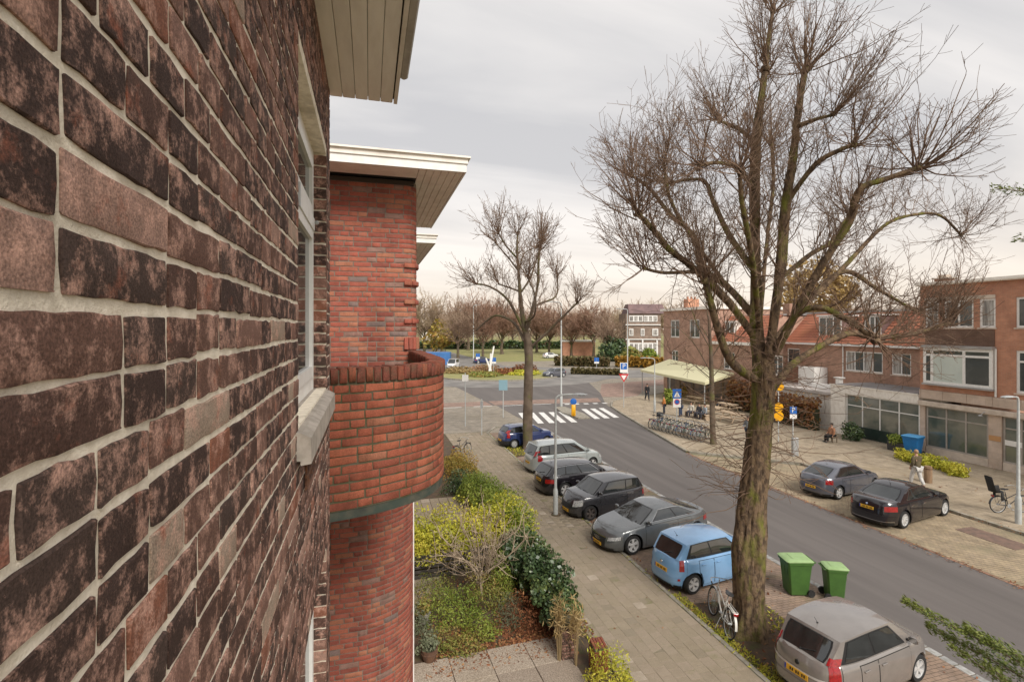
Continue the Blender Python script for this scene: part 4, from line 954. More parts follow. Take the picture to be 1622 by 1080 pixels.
protos = [park_tree(16,5.5,11,twig_far), park_tree(15,5,12,twig_red), park_tree(17,6.5,13,twig_tan), park_tree(14,5.5,14,twig_red)]
spots = [(672,463,150,2),(700,474,165,0),(725,475,120,0),(742,470,175,1),(765,477,125,1),(795,478,150,3),(812,485,190,0),(850,482,160,1),(870,486,150,3),(905,487,140,1),(925,485,200,2),(940,482,135,3),(962,492,120,0),(985,482,190,2),(1010,485,210,1),(1035,478,200,2),(1062,482,220,0),(890,490,220,2),(780,486,230,1),(1100,485,200,3),(640,470,190,1),(1180,480,190,0),(1290,472,150,2),(1320,474,160,0),(1350,480,160,1)]
order = sorted(range(len(spots)), key=lambda i: spots[i][0]); NUM = ['leftmost','second','third','fourth','fifth','sixth','seventh','eighth','ninth','tenth','eleventh','twelfth','thirteenth','fourteenth','fifteenth','sixteenth','seventeenth','eighteenth','nineteenth','twentieth','twenty first','twenty second','twenty third','twenty fourth','twenty fifth']
def ptl_of(i): r = order.index(i); return ('leftmost' if r == 0 else 'rightmost' if r == len(spots)-1 else NUM[r]+' from the left')+' of the bare '+('brown','reddish','tan','dark red')[spots[i][3]]+' trees beyond the roundabout'
for i, (px,py,d,k) in enumerate(spots):
    p = P(px,519,d); h = H+(519-py)*d/800; o = protos[k] if k < 4 and not protos[k].get('used') else dup(protos[k], (0,0,0), 0)
    if not protos[k].get('used'): protos[k]['used'] = 1
    o.location = (p.x,p.y,0); o.rotation_euler = (0,0,random.random()*6.28); s = h/(16,15,17,14)[k]*1.0; o.scale = (s*random.uniform(.95,1.25),s*random.uniform(.95,1.25),s); o['label'] = ptl_of(i); o['group'] = gp
for p_ in protos: del p_['used']
def far_hedge(name, label, cat, a, b, w, h, n, size, m, group=None):
    t = thing(name, label, cat, (0,0,0), 0, group); u = rng.random(n); A = np.array(a); Bq = np.array(b); d = unit(Bq-A); q = np.array([-d[1],d[0]]); off_ = (rng.random(n)-.5)*w; z = rng.random(n)**.6*h
    xy = A+(Bq-A)*u[:,None]+q*off_[:,None]; p = np.concatenate([xy, (z*(1+.12*np.sin(u*60)))[:,None]],1); V,F,At = leaf_cloud(p,size,.7,.4,.35); npmesh('foliage',V,F,m,At,False,t)
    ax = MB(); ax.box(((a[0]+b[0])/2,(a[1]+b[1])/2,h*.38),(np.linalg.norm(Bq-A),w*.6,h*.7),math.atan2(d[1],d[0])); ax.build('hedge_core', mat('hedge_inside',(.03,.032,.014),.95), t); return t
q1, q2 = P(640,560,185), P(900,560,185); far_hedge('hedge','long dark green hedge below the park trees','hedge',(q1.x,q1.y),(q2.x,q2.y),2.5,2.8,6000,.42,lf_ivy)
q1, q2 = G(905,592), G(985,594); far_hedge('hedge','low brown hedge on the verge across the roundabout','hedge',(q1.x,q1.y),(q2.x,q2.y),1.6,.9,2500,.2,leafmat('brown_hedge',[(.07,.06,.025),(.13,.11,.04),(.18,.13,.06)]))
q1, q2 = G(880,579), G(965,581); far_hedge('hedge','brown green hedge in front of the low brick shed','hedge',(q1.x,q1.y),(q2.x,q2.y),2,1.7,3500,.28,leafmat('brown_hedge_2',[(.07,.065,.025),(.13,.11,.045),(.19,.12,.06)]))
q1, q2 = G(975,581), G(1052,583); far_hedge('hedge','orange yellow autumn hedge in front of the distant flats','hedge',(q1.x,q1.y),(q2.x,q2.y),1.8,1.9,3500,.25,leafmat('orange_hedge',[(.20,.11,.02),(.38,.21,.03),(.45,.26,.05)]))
def far_bush(px, py, d, r, lab, m, cat='bush', n=900, sz=.3):
    p = P(px,py,d); t = thing('bush', lab, cat); hedge_mesh('foliage',[((p.x,p.y,p.z),(r,r,r*.8),n)],sz,m,t); b = MB(); b.tube([(p.x,p.y,0),(p.x,p.y,p.z)],[.12,.06],5); b.build('stem',bark_far,t)
far_bush(705,530,140,4.2,'small yellow leaved tree in front of the bare park trees',lf_org,'tree',1500,.4)
far_bush(975,555,118,3.2,'dark green conifer bush left of the distant flats',lf_ivy,'bush',1200,.35)
far_bush(1003,566,108,2.2,'round olive bush in front of the distant flats',lf_mix); far_bush(1030,566,108,1.9,'round green bush beside the distant flats corner',lf_grn)
far_bush(1300,462,75,5,'golden brown tree crown behind the red tiled roofs',leafmat('golden_crown',[(.25,.16,.05),(.36,.24,.09),(.42,.30,.12)]),'tree',2500,.3)
# ---- roundabout island with planting
isl = MB(); isl.prism(disc(*RC,10.4,56), -.1, .17); struct(isl.build('roundabout_island', grass_m))
ik = MB(); 
for a,b in zip(disc(*RC,10.5,56), disc(*RC,10.5,56)[1:]+disc(*RC,10.5,56)[:1]): ik.box(((a[0]+b[0])/2,(a[1]+b[1])/2,.08),(1.19,.22,.24),math.atan2(b[1]-a[1],b[0]-a[0]))
struct(ik.build('island_kerb', kst))
def isle(dx,dy,r,h,lab,m,n=900): 
    t = thing('island_shrub',lab,'shrub'); hedge_mesh('foliage',[((RC[0]+dx,RC[1]+dy,.2+h*.35),(r,r*.8,h*.65),n)],.16,m,t)
isle(-6,3,2.4,.9,'tan dry planting at the left of the roundabout island',leafmat('tan_planting',[(.3,.2,.09),(.4,.28,.13),(.28,.24,.09)])); isle(-1,5,2.6,1.0,'tan and pink planting behind the sculpture on the island',leafmat('pink_planting',[(.32,.19,.1),(.42,.25,.15),(.25,.22,.08)]))
isle(-3,-4,2.6,.6,'low olive planting at the front of the roundabout island',lf_mix); isle(4,-3,2.4,.6,'yellow green planting at the right front of the island',lf_yel); isle(5.5,2,2.2,1.1,'dark reddish planting at the right of the island',leafmat('red_planting',[(.16,.07,.04),(.24,.1,.06),(.2,.14,.05)])); isle(1.5,-1,2,.8,'brown heather planting in the middle of the island',lf_dead)
sc_ = thing('sculpture','white abstract sculpture of leaning posts on the roundabout island','sculpture',(RC[0]-1.2,RC[1]+1,.1))
for (a,b) in (((0,0,0),(.9,.2,4.6)),((.5,0,0),(-.5,.2,2.6)),((.2,0,0),(.3,0,3.4))): MB().tube([a,b],[.2,.13],8).build('post',white,sc_,40)
# ================================================================ houses and shops across the street (fronts face -X)
bk_or = brickmat('orange_red_brick', (.54,.25,.155), (.47,.21,.13), (.42,.33,.25), .22, .0625, .012, .003, .9, c3=(.36,.175,.12), sc3=.9, noise=.2)
bk_br = brickmat('brown_brick', (.43,.245,.175), (.36,.21,.15), (.29,.235,.185), .22, .0625, .012, .003, .9, noise=.3)
bk_dk = brickmat('dark_brown_brick', (.185,.105,.075), (.145,.085,.062), (.16,.13,.10), .22, .0625, .012, .003, .9, noise=.3)
bk_pk = brickmat('pinkish_brick', (.46,.27,.20), (.39,.23,.17), (.38,.31,.25), .22, .0625, .012, .003, .9, noise=.3)
stone_c = mat('cream_stone', (.62,.53,.44), .85, (.50,.42,.345), 2.5, .5, .002, 40)
trav = brickmat('stone_cladding', (.56,.45,.37), (.50,.40,.32), (.40,.32,.26), .62, .32, .008, .002, .8, c3=(.46,.35,.27), sc3=1.2, noise=.2)
glass_d = mat('shop_glass', (.08,.105,.09), .05, (.19,.19,.155), .35, .6, 0, spec=1.0)
glass_l = mat('blind_behind_glass', (.56,.62,.57), .25, (.48,.54,.5), .6, .4, 0, spec=.8)
glass_c = mat('curtain_behind_glass', (.42,.40,.37), .2, (.16,.15,.14), 2.2, .6, 0, spec=.8, stretch=(1,3,.3))
tile_r = mat('red_roof_tile', (.41,.155,.09), .85, (.33,.125,.08), 1.4, .6, .003, 40, c3=(.42,.17,.09), sc3=.7, rnd=.15)
tile_d = mat('dark_roof_tile', (.14,.085,.08), .85, (.19,.12,.11), .6, .6, .003, 30, rnd=.15)
bitum = mat('roof_bitumen_grey', (.20,.19,.185), .9, (.27,.25,.24), .5, .6, .003, 40)
greenp = mat('dark_green_paint', (.02,.036,.03), .35, (.03,.045,.038), 4, .4)
zinc = mat('zinc_sheet', (.38,.37,.36), .5, (.30,.29,.28), 1.5, .5, metal=.2)
def wallX(parent, X, y0, y1, z0, z1, holes, m, name='wall', rev=.14, depth=None):
    ys = sorted({y0,y1,*[h[0] for h in holes],*[h[1] for h in holes]}); zs = sorted({z0,z1,*[h[2] for h in holes],*[h[3] for h in holes]}); b = MB()
    for a, c in zip(ys, ys[1:]):
        for d, e in zip(zs, zs[1:]):
            if any(h[0]-1e-6 <= a and c <= h[1]+1e-6 and h[2]-1e-6 <= d and e <= h[3]+1e-6 for h in holes): continue
            b.add([(X,a,d),(X,c,d),(X,c,e),(X,a,e)], [(3,2,1,0)])
    for h in holes:
        a,c,d,e = h[:4]; q = X+rev
        b.add([(X,a,d),(X,c,d),(X,c,e),(X,a,e),(q,a,d),(q,c,d),(q,c,e),(q,a,e)], [(0,1,5,4),(1,2,6,5),(2,3,7,6),(3,0,4,7)])
    if depth: b.add([(X,y0,z0),(X+depth,y0,z0),(X+depth,y0,z1),(X,y0,z1),(X,y1,z0),(X+depth,y1,z0),(X+depth,y1,z1),(X,y1,z1)], [(0,1,2,3),(7,6,5,4),(1,5,6,2),(3,2,6,7)])
    return b.build(name, m, parent)
def winX(parent, X, y0, y1, z0, z1, cols=1, transom=None, fm=white, gm=glass_w, fw=.07, set_=.06, sill_=True, name='window', sash=True):
    """framed window in a front facing -X; cols = number or list of relative widths; transom = height fraction"""
    x0, x1 = X+set_, X+set_+.07; b = MB()
    b.bb(x0,x1,y0,y0+fw,z0,z1); b.bb(x0,x1,y1-fw,y1,z0,z1); b.bb(x0+.001,x1,y0+fw,y1-fw,z0,z0+fw); b.bb(x0+.001,x1,y0+fw,y1-fw,z1-fw,z1)
    ws = cols if isinstance(cols,(list,tuple)) else [1]*cols; tot = sum(ws); ys = [y0+fw*.5]; 
    for w in ws: ys.append(ys[-1]+(y1-y0-fw)*w/tot)
    for y in ys[1:-1]: b.bb(x0-.004,x1,y-fw*.45,y+fw*.45,z0+fw,z1-fw)
    zt = None
    if transom: zt = z0+(z1-z0)*transom; b.bb(x0+.003,x1,y0+fw,y1-fw,zt-fw*.4,zt+fw*.4)
    o = b.build(name, fm, parent); gms = gm if isinstance(gm,(list,tuple)) else [gm]
    for i,(a,c) in enumerate(zip(ys,ys[1:])):
        for k,(d,e) in enumerate(((z0+fw,zt-fw*.4),(zt+fw*.4,z1-fw)) if zt else ((z0+fw,z1-fw),)):
            g = MB(); g.bb(x0+.03,x0+.04,a+fw*.45,c-fw*.45,d-.004,e+.004); g.build('pane', gms[i % len(gms)] if k == 0 else gms[0] if gms[0] is not glass_l else glass_w, o)
    if sill_:
        s = MB(); s.bb(X-.06,X+set_+.01,y0-.06,y1+.06,z0-.07,z0-.002); s.build('window_sill', stone_c, parent)
    return o
def yz(X, px0, px1, pyt, pyb):
    """height range read at the middle of the opening, y range from its two sides"""
    a = PX(px0,X,519).y; b = PX(px1,X,519).y; mid = (px0+px1)/2; return (min(a,b), max(a,b), PX(mid,X,pyb).z, PX(mid,X,pyt).z)
X1 = 33.0
B1 = thing('shop_building', 'three storey orange brick building with white bay window above stone clad shopfronts', 'building')
YL = 23.35; Z1 = 10.35
w_up = [yz(X1,1465,1487,478,519), yz(X1,1495,1542,475,519), yz(X1,1551,1577,473,519), yz(X1,1609,1648,471,519)]
zlo, zhi = w_up[1][2], w_up[1][3]; w_up = [(a,b,zlo,zhi) for a,b,_,_ in w_up]
bayw = yz(X1,1466,1576,552,611); rw = yz(X1,1609,1648,554,622); rw = (rw[0],rw[1],bayw[2]-.1,bayw[3])
zs0, zs1 = 3.05, 4.0       # stone band over the shops
wallX(B1, X1, 2, YL, zs1, Z1, w_up+[rw]+[(bayw[0]+.05,bayw[1]-.05,bayw[2]+.05,bayw[3]-.05)], bk_or, depth=9)
for i,w in enumerate(w_up): winX(B1, X1, *w, cols=(1,2,1,1)[i], gm=(glass_c,glass_w,glass_c,glass_w)[i], fw=.11)
winX(B1, X1, *rw, cols=1, transom=.74, fw=.13)
s = MB(); s.bb(X1-.03, X1-.002, bayw[0]+.0, bayw[1]-.0, bayw[3]+.16, zlo-.1); s.build('dark_brick_panel', bk_dk, B1)
s = MB(); s.bb(X1-.035, X1-.002, w_up[2][0], w_up[0][1], zhi+.01, zhi+.2); s.build('lintel', stone_c, B1)
# projecting bay window
bj = .2; o = winX(B1, X1-bj-.06, *bayw[:2], bayw[2], bayw[3], cols=[.95,1.25,.3], transom=.8, gm=[glass_w,glass_l,glass_w], fw=.16, sill_=False, name='bay_window')
s = MB(); s.bb(X1-bj+.08,X1-.001,bayw[0]+.01,bayw[0]+.1,bayw[2],bayw[3]); s.bb(X1-bj+.08,X1-.001,bayw[1]-.1,bayw[1]-.01,bayw[2],bayw[3]); s.build('bay_cheek', white, B1)
s = MB(); s.bb(X1-bj-.12,X1-.002,bayw[0]-.06,bayw[1]+.06,bayw[3]+.002,bayw[3]+.16); s.build('bay_roof', zinc, B1); s = MB(); s.bb(X1-bj-.1,X1-.002,bayw[0]-.03,bayw[1]+.03,bayw[2]-.1,bayw[2]-.002); s.build('bay_sill', zinc, B1)
s = MB(); yd = PX(1578.5,X1,519).y; s.tube([(X1-.07,yd,bayw[3]+.05),(X1-.07,yd,zs1+.02)],.05,8); s.build('drainpipe', white, B1, 40)
# cornice, chimney
s = MB(); s.bb(X1-.28,X1+.3,1.9,YL+.05,Z1,Z1+.16); s.bb(X1-.34,X1-.28,1.9,YL+.1,Z1+.05,Z1+.2); s.build('cornice', cream, B1)
s = MB(); s.bb(X1+.3,X1+9,2,YL,Z1+.0,Z1+.1); s.build('roof', bitum, B1)
p = P(1496,519,36); c = MB(); c.bevbox((p.x,p.y,Z1+.35),(.75,.9,1.1),.03); co = c.build('chimney', bk_br, B1); c = MB(); c.bevbox((p.x,p.y,Z1+.95),(.95,1.1,.1),.02); c.box((p.x,p.y,Z1+1.1),(.5,.55,.22)); c.build('chimney_cap', stone_c, co)
p = P(1536,519,35); c = MB(); c.tube([(p.x,p.y,Z1),(p.x,p.y,Z1+.75)],.13,8); c.build('vent_pipe', bk_br, B1, 40)
# stone band with panels, and shopfronts
y = 2.0; q = MB()
while y < YL-.01:
    e = min(y+1.25, YL); s = MB(); s.bevbox((X1-.02,(y+e)/2,(zs0+zs1)/2+.2),(.16,e-y-.012,zs1-zs0-.42),.01); s.build('stone_panel', trav, B1); y = e
s = MB(); s.bevbox((X1-.06,(2+YL)/2,zs0+.12),(.34,YL-2,.28),.02); s.build('shop_lintel', stone_c, B1)
def shopfront(parent, X, y0, y1, z0, z1, cols, trans, fm, gms, plinth=.42, fw=.09):
    s = MB(); s.bb(X-.02,X+.3,y0,y1,z0,z0+plinth); s.build('plinth', stone_c, parent)
    return winX(parent, X-.02, y0, y1, z0+plinth+.002, z1, cols, trans, fm, gms, fw, .05, False, 'shop_window')
def Yx(px): return PX(px,X1,519).y
fr_p = mat('grey_beige_frame', (.40,.36,.32), .5, (.33,.29,.25), 4, .4)
shopfront(B1, X1, Yx(1565.5), Yx(1467), .1, zs0-.02, [1.05,1,1.05], .74, fr_p, [glass_d])
shopfront(B1, X1, Yx(1648), Yx(1588.5), .1, zs0-.02, [1,1], .74, fr_p, [glass_d]); shopfront(B1, X1, 3, Yx(1670), .1, zs0-.02, 3, .74, fr_p, [glass_d])
for a, c in ((YL-.02,Yx(1466)),(Yx(1566.5),Yx(1587.5)),(Yx(1649),Yx(1669))):
    s = MB(); lo_, hi_ = min(a,c), max(a,c); s.bb(X1-.05,X1+.3,lo_,hi_,.1,zs0-.02); s.build('pier', trav, B1)
s = MB(); s.bb(X1+.31,X1+.4,2,YL,.1,zs0); s.build('shop_interior', mat('dark_interior',(.03,.03,.03),.9), B1)
yp = Yx(1605); s = MB(); s.box((X1+.015,yp,1.62),(.012,.75,.28)); s.build('paper_notice', white, B1)
yp = Yx(1577); s = MB(); s.bevbox((X1-.06,yp,1.75),(.03,.55,.28),.006); s.build('brass_plate', mat('orange_plate',(.5,.27,.12),.5), B1)
yp = Yx(1564); s = MB(); s.tube([(X1-.2,yp,zs0+.1),(X1-.5,yp,zs0-.05)],.02,6); s.ball((X1-.55,yp,zs0-.1),(.14,.1,.06),8); s.build('outdoor_lamp', galv, B1, 40)
# ---- single storey white shop, brick storey and red roof behind it
B2 = thing('white_shop', 'low white painted shop with tall dark windows and grey flat roof', 'building')
ya, yb = YL+.03, 29.6; zt = 3.62
pn = yz(X1,1340,1449,633,690)
s = MB(); s.bb(X1-.12,X1+4,ya,yb,zt-.55,zt); s.bb(X1-.16,X1-.12,ya,yb+.05,zt-.02,zt+.06); s.build('fascia', offwhite, B2)
s = MB(); s.bb(X1-.1,X1+.3,PX(1340,X1,519).y,yb,.1,zt-.552); s.bb(X1+.3,X1+4,yb-.25,yb-.003,.1,zt-.552); s.build('wall', offwhite, B2)
s = MB(); s.bb(X1+.05,X1+4,ya+.1,yb-.1,zt,zt+.05); s.build('roof', bitum, B2)
winX(B2, X1-.02, ya, PX(1340,X1,519).y-.01, .12, zt-.56, [1.0,1.03,1.0,.95], .74, white, [glass_d], .08, .05, False, 'shop_window')
s = MB(); s.bb(X1+.01,X1+.04,ya+.05,PX(1340,X1,519).y-.1,.14,.9); s.build('green_panel', greenp, B2)
B3 = thing('terrace_house', 'brown brick houses with red tiled roofs and white dormers behind the white shop', 'house')
X3 = 36.6; ze = 6.35; y3a, y3b = YL+.04, 38.5
wins3 = [yz(X3,1339,1398,557,589), yz(X3,1412,1443,557,589), yz(X3,1247,1267,555,581)]; zz0, zz1 = wins3[0][2], wins3[0][3]; wins3 = [(a,b,zz0,zz1) for a,b,_,_ in wins3]
wallX(B3, X3, y3a, y3b, 0, ze, wins3, bk_br, depth=8)
for w, c in zip(wins3, (4,2,1)): winX(B3, X3, *w, cols=c, fw=.09, gm=[glass_w,glass_c])
def tiled_roof(parent, x0, z0, x1, z1, y0, y1, m, name='roof_tile', cw=.28, rows=None):
    """overlapping courses of curved tiles, one course per part strip"""
    L = math.hypot(x1-x0,z1-z0); n = rows or max(3,int(L/.34)); ux, uz = (x1-x0)/L, (z1-z0)/L; b = MB(); ny = int((y1-y0)/cw)*3
    for i in range(n):
        a, e = L*i/n, L*(i+1)/n+.06; r0, r1_ = [], []
        for k in range(ny+1):
            y = y0+(y1-y0)*k/ny; h = .028*math.sin(2*PI*(y-y0)/cw)
            r0.append((x0+ux*a-uz*(h+.07), y, z0+uz*a+ux*(h+.07))); r1_.append((x0+ux*e-uz*(h+.02), y, z0+uz*e+ux*(h+.02)))
        b.grid([r0,r1_])
    o = b.build('roof_tiles', m, parent, 70); return stuff(o)
s = MB(); s.bb(X3-.3,X3+.05,y3a,y3b,ze,ze+.14); s.build('gutter', white, B3)
tiled_roof(B3, X3-.1, ze+.12, X3+2.6, ze+2.75, y3a, y3b, tile_r)
s = MB(); s.bb(X3+2.55,X3+8,y3a,y3b,ze+2.6,ze+2.8); s.bb(X3+2.45,X3+2.6,y3a,y3b,ze+2.7,ze+2.86); s.build('roof', zinc, B3)
s = MB(); s.add([(X3,y3b,ze),(X3+2.6,y3b,ze+2.7),(X3+8,y3b,ze+2.7),(X3+8,y3b,ze)],[(0,1,2,3)]); s.build('gable', bk_br, B3)
for px0, px1 in ((1300,1337),(1372,1400)):
    a = PX(px1,X3+.8,519).y; c = PX(px0,X3+.8,519).y; z0_, z1_ = ze+.75, ze+2.4; s = MB(); s.bb(X3+.62,X3+2.5,a,c,z0_-.3,z1_); do = s.build('dormer', tile_d, B3)
    s = MB(); s.bb(X3+.45,X3+2.6,a-.12,c+.12,z1_,z1_+.12); s.build('dormer_roof', white, do)
    winX(B3, X3+.55, a+.05, c-.05, z0_-.1, z1_-.03, 3, None, white, [glass_w], .1, .0, False, 'dormer_window')
s = MB(); yd = PX(1336.5,X3,519).y; s.tube([(X3-.08,yd,ze),(X3-.08,yd,zt+.1)],.05,6); s.build('drainpipe', white, B3)
for (px,d_) in ((1228,46),(1445,40)):
    p = P(px,519,d_); c = MB(); c.bevbox((p.x+1.5,p.y,ze+3.1),(.6,.8,1.1),.03); c.build('chimney', bk_br, B3)
# white low extension of the cafe with a beech hedge in front
B4 = thing('white_annex', 'low white annex with flat pale roof behind the orange beech hedge', 'building')
s = MB(); s.bb(X1+.4,X3-.01,29.7,37.4,0,2.75); s.build('wall', offwhite, B4); s = MB(); s.bb(X1+.1,X3-.02,29.65,37.5,2.752,2.95); s.build('roof', mat('pale_roof',(.5,.46,.43),.8,(.38,.35,.32),.8,.5), B4)
s = MB(); s.bb(X1+1.6,X1+2.0,30.4,30.7,2.95,3.9); s.bb(X1+1.5,X1+2.1,30.3,30.8,3.9,4.0); s.bb(X1+2.2,X3-.03,33.2,34.8,2.952,4.5); s.bb(X1+1.9,X1+2.2,30.9,33.2,2.952,3.3); s.build('roof_box', white, B4)
def mid_hedge(name, lab, a, b, w, h, n, size, m): return far_hedge(name, lab, 'hedge', a, b, w, h, n, size, m)
lf_beech = leafmat('beech_leaves', [(.13,.055,.025),(.24,.10,.04),(.33,.15,.055),(.28,.19,.07)])
mid_hedge('hedge', 'orange brown beech hedge screening the white annex by the pavement', (32.3,30.2), (32.0,36.4), .8, 2.3, 4200, .11, lf_beech)
# ---- corner cafe block
X4 = 34.0
B5 = thing('corner_cafe', 'pinkish brick corner cafe building with cream cornice, red roof wing and chimney', 'building')
zc5 = 9.75; wc = [yz(X4,1062,1076,505,533), yz(X4,1092,1108,505,533), yz(X4,1064,1074,556,578)]; wc = [(a,b,6.7,8.7) for a,b,_,_ in wc[:2]]+[(wc[2][0],wc[2][1],3.5,5.2)]
wallX(B5, X4, 44.6, 53.4, 0, zc5, wc, bk_pk, depth=9)
for w in wc: winX(B5, X4, *w, cols=2, fw=.12)
s = MB(); s.bb(X4-.3,X4+9.2,44.4,53.7,zc5,zc5+.28); s.build('cornice', cream, B5)
w2 = [yz(X4,1146,1164,562,590), yz(X4,1222,1240,560,588)]; w2 = [(a,b,3.7,5.4) for a,b,_,_ in w2]
wallX(B5, X4, 37.6, 44.6, 0, 6.15, w2, bk_pk, 'side_wing_wall', depth=8)
for w in w2: winX(B5, X4, *w, cols=2, fw=.12)
s = MB(); s.bb(X4-.35,X4+.05,37.5,44.59,6.15,6.42); s.build('gutter', cream, B5)
tiled_roof(B5, X4-.1, 6.4, X4+2.4, 9.0, 37.6, 44.6, tile_r)
s = MB(); s.bb(X4+2.35,X4+8,37.6,44.6,8.85,9.06); s.build('roof', zinc, B5)
s = MB(); s.add([(X4,37.6,6.15),(X4+2.4,37.6,8.95),(X4+8,37.6,8.95),(X4+8,37.6,6.15)],[(0,1,2,3)]); s.build('gable', bk_pk, B5)
yk = PX(1160,X4+1,519).y; s = MB(); s.bb(X4+.75,X4+2.2,yk-.8,yk+.8,6.9,8.5); do = s.build('dormer', offwhite, B5); winX(B5, X4+.68, yk-.7, yk+.7, 7.0, 8.4, 2, None, white, [glass_w], .1, 0, False, 'dormer_window')
p = P(1095,519,62); s = MB(); s.bevbox((p.x,p.y,zc5+.9),(1.6,.9,1.3),.03); ch = s.build('chimney', bk_or, B5)
for k in (-.5,0,.5): MB().lathe([(.12,0),(.12,.3)],(p.x+k,p.y,zc5+1.55),8).build('chimney_pot', bk_or, ch)
s = MB(); s.bb(X4-.03,X4+.02,41.2,52.6,.3,2.9); s.build('cafe_front', mat('cafe_dark_front',(.05,.04,.035),.3,(.16,.10,.06),1.2,.6,spec=.7), B5)
for yy in (42.8,45.2,47.6,50.0,52.0): MB().bb(X4-.07,X4-.032,yy-.08,yy+.08,.1,3.0).build('post', wood, B5)
# ---- far flats and shed
Rv = Matrix.Rotation(-YAW, 3, 'Z')
def far_box(o, px, d, w, dep, h, m, name, z0=0, parent=None, fwd=0):
    p = P(px,519,d); b = MB(); b.box((0,0,(h+z0)/2),(w,dep,h-z0)); ob = b.build(name, m, parent); ob.location = (p.x+SN*(dep/2+fwd), p.y+CS*(dep/2+fwd), 0); ob.rotation_euler = (0,0,-YAW); return ob
B6 = thing('distant_flats', 'three storey brown brick flats with white window bands beyond the side street', 'building')
bk_far = brickmat('far_brown_brick', (.25,.18,.14), (.22,.16,.125), (.25,.21,.17), .22, .0625, .012, 0, .9)
d6 = 122; far_box(B6, 1019, d6, 8.4, 8, 11.2, bk_far, 'wall', 0, B6)
def far_win(px, zc_, w, h, m=white): 
    fo = far_box(B6, px, d6-.15, w, .12, zc_+h/2, m, 'window', zc_-h/2, B6); n = max(1,round(w/1.0))
    for i in range(n): 
        b = MB(); b.box((-w/2+w*(i+.5)/n,-.08,zc_),(w/n*.68,.06,h*.74)); g_ = b.build('pane', glass_c, fo)
for z_ in (10.0,): [far_win(px,z_,3.3,1.5) for px in (1007.5,1030.5)]
for z_ in (6.7,): [far_win(px,z_,w_,1.7) for px,w_ in ((1000,1.0),(1018,.9),(1038,1.4))]
[far_win(px,3.2,w_,1.9) for px,w_ in ((1008,3.4),(1030,3.2))]
for z_ in (8.4,4.9): far_box(B6, 1019, d6-.3, 8.5, .25, z_+.22, white, 'white_band', z_, B6)
for px in (996,1018,1041): far_box(B6, px, d6-.25, .35, .2, 5, white, 'white_post', 0, B6)
p = P(1019,519,d6+4); b = MB(); b.add([(-4.6,-4.4,11.2),(4.6,-4.4,11.2),(4.6,4.4,11.2),(-4.6,4.4,11.2),(-4.2,-1.6,13.6),(4.2,-1.6,13.6),(4.2,1.6,13.6),(-4.2,1.6,13.6)],[(0,1,5,4),(1,2,6,5),(2,3,7,6),(3,0,4,7),(4,5,6,7),(3,2,1,0)]); r = b.build('roof', mat('purple_slate',(.15,.10,.10),.85,(.2,.13,.125),.6,.5), B6); r.location = (p.x,p.y,0); r.rotation_euler = (0,0,-YAW)
B7 = thing('brick_shed', 'low red brick building with white roof edge beyond the roundabout', 'building')
far_box(B7, 917, 140, 9, 5, 3.9, bk_or, 'wall', 0, B7); far_box(B7, 917, 139.8, 9.4, 5.4, 4.25, white, 'roof_edge', 3.9, B7)
B8 = thing('distant_house', 'pale house between the park trees left of the roundabout', 'building')
far_box(B8, 690, 260, 14, 8, 6, offwhite, 'wall', 0, B8); p = P(690,519,264); b = MB(); b.add([(-7.5,-4.4,6),(7.5,-4.4,6),(7.5,4.4,6),(-7.5,4.4,6),(-7,0,9),(7,0,9)],[(0,1,5,4),(2,3,4,5),(1,2,5),(3,0,4)]); r = b.build('roof', tile_d, B8); r.location = (p.x,p.y,0); r.rotation_euler = (0,0,-YAW)
# ---- terrace awning
aw = thing('terrace_awning', 'large cream yellow canvas awning over the cafe terrace', 'awning')
canv = leafmat('cream_canvas', [(.80,.77,.52),(.80,.77,.52)], .8, .2, .3); A_, Bq, C_, D_, T_ = (30.9,53.4,2.85),(30.7,41.2,2.6),(33.9,41.1,3.45),(33.9,53.2,3.5),(32.7,50.2,4.25)
b = MB(); b.add([A_,Bq,C_,D_,T_,(32.6,43.0,3.5)], [(0,4,3),(0,1,5,4),(1,2,5),(2,3,4,5)]); b.build('canvas', canv, aw)
b = MB(); 
for p, q in ((A_,Bq),(Bq,C_)): b.add([p,q,(q[0],q[1],q[2]-.25),(p[0],p[1],p[2]-.25)],[(0,1,2,3)])
b.build('valance', canv, aw)
for x,y,z in ((31.0,53.2,2.8),(30.9,47.3,2.72),(30.8,41.4,2.6)): MB().tube([(x,y,.1),(x,y,z)],.05,8).build('post', galv, aw, 40)
MB().tube([(32.7,50.2,.1),(32.7,50.2,4.2)],.06,8).build('mast', galv, aw, 40)
# ================================================================ cars
def paint(name, c, c2=None, rough=.22, metal=.0, coat=1.0): return mat(name, c, rough, c2 or tuple(x*.86 for x in c), 2.5, .35, 0, metal=metal, spec=.5, coat=coat)
cglass = mat('car_glass', (.012,.015,.015), .04, (.022,.026,.026), 2.5, .5, spec=1.0)
cglass.node_tree.nodes['Principled BSDF'].inputs['IOR'].default_value = 1.62
ctrim = mat('car_black_trim', (.014,.014,.015), .5, (.022,.022,.022), 20, .4)
cseam = mat('car_panel_gap', (.006,.006,.006), .9)
redl = mat('tail_light', (.36,.012,.014), .12, (.22,.01,.012), 30, .5, spec=.8, coat=.5)
clearl = mat('head_light', (.48,.49,.48), .1, (.22,.23,.24), 26, .6, spec=.9, coat=.5)
orangel = mat('plate_yellow', (.72,.40,.03), .5, (.62,.34,.03), 20, .4)
plate_ink = mat('plate_ink', (.02,.018,.012), .6); eu_blue = mat('plate_blue', (.02,.05,.3), .5)
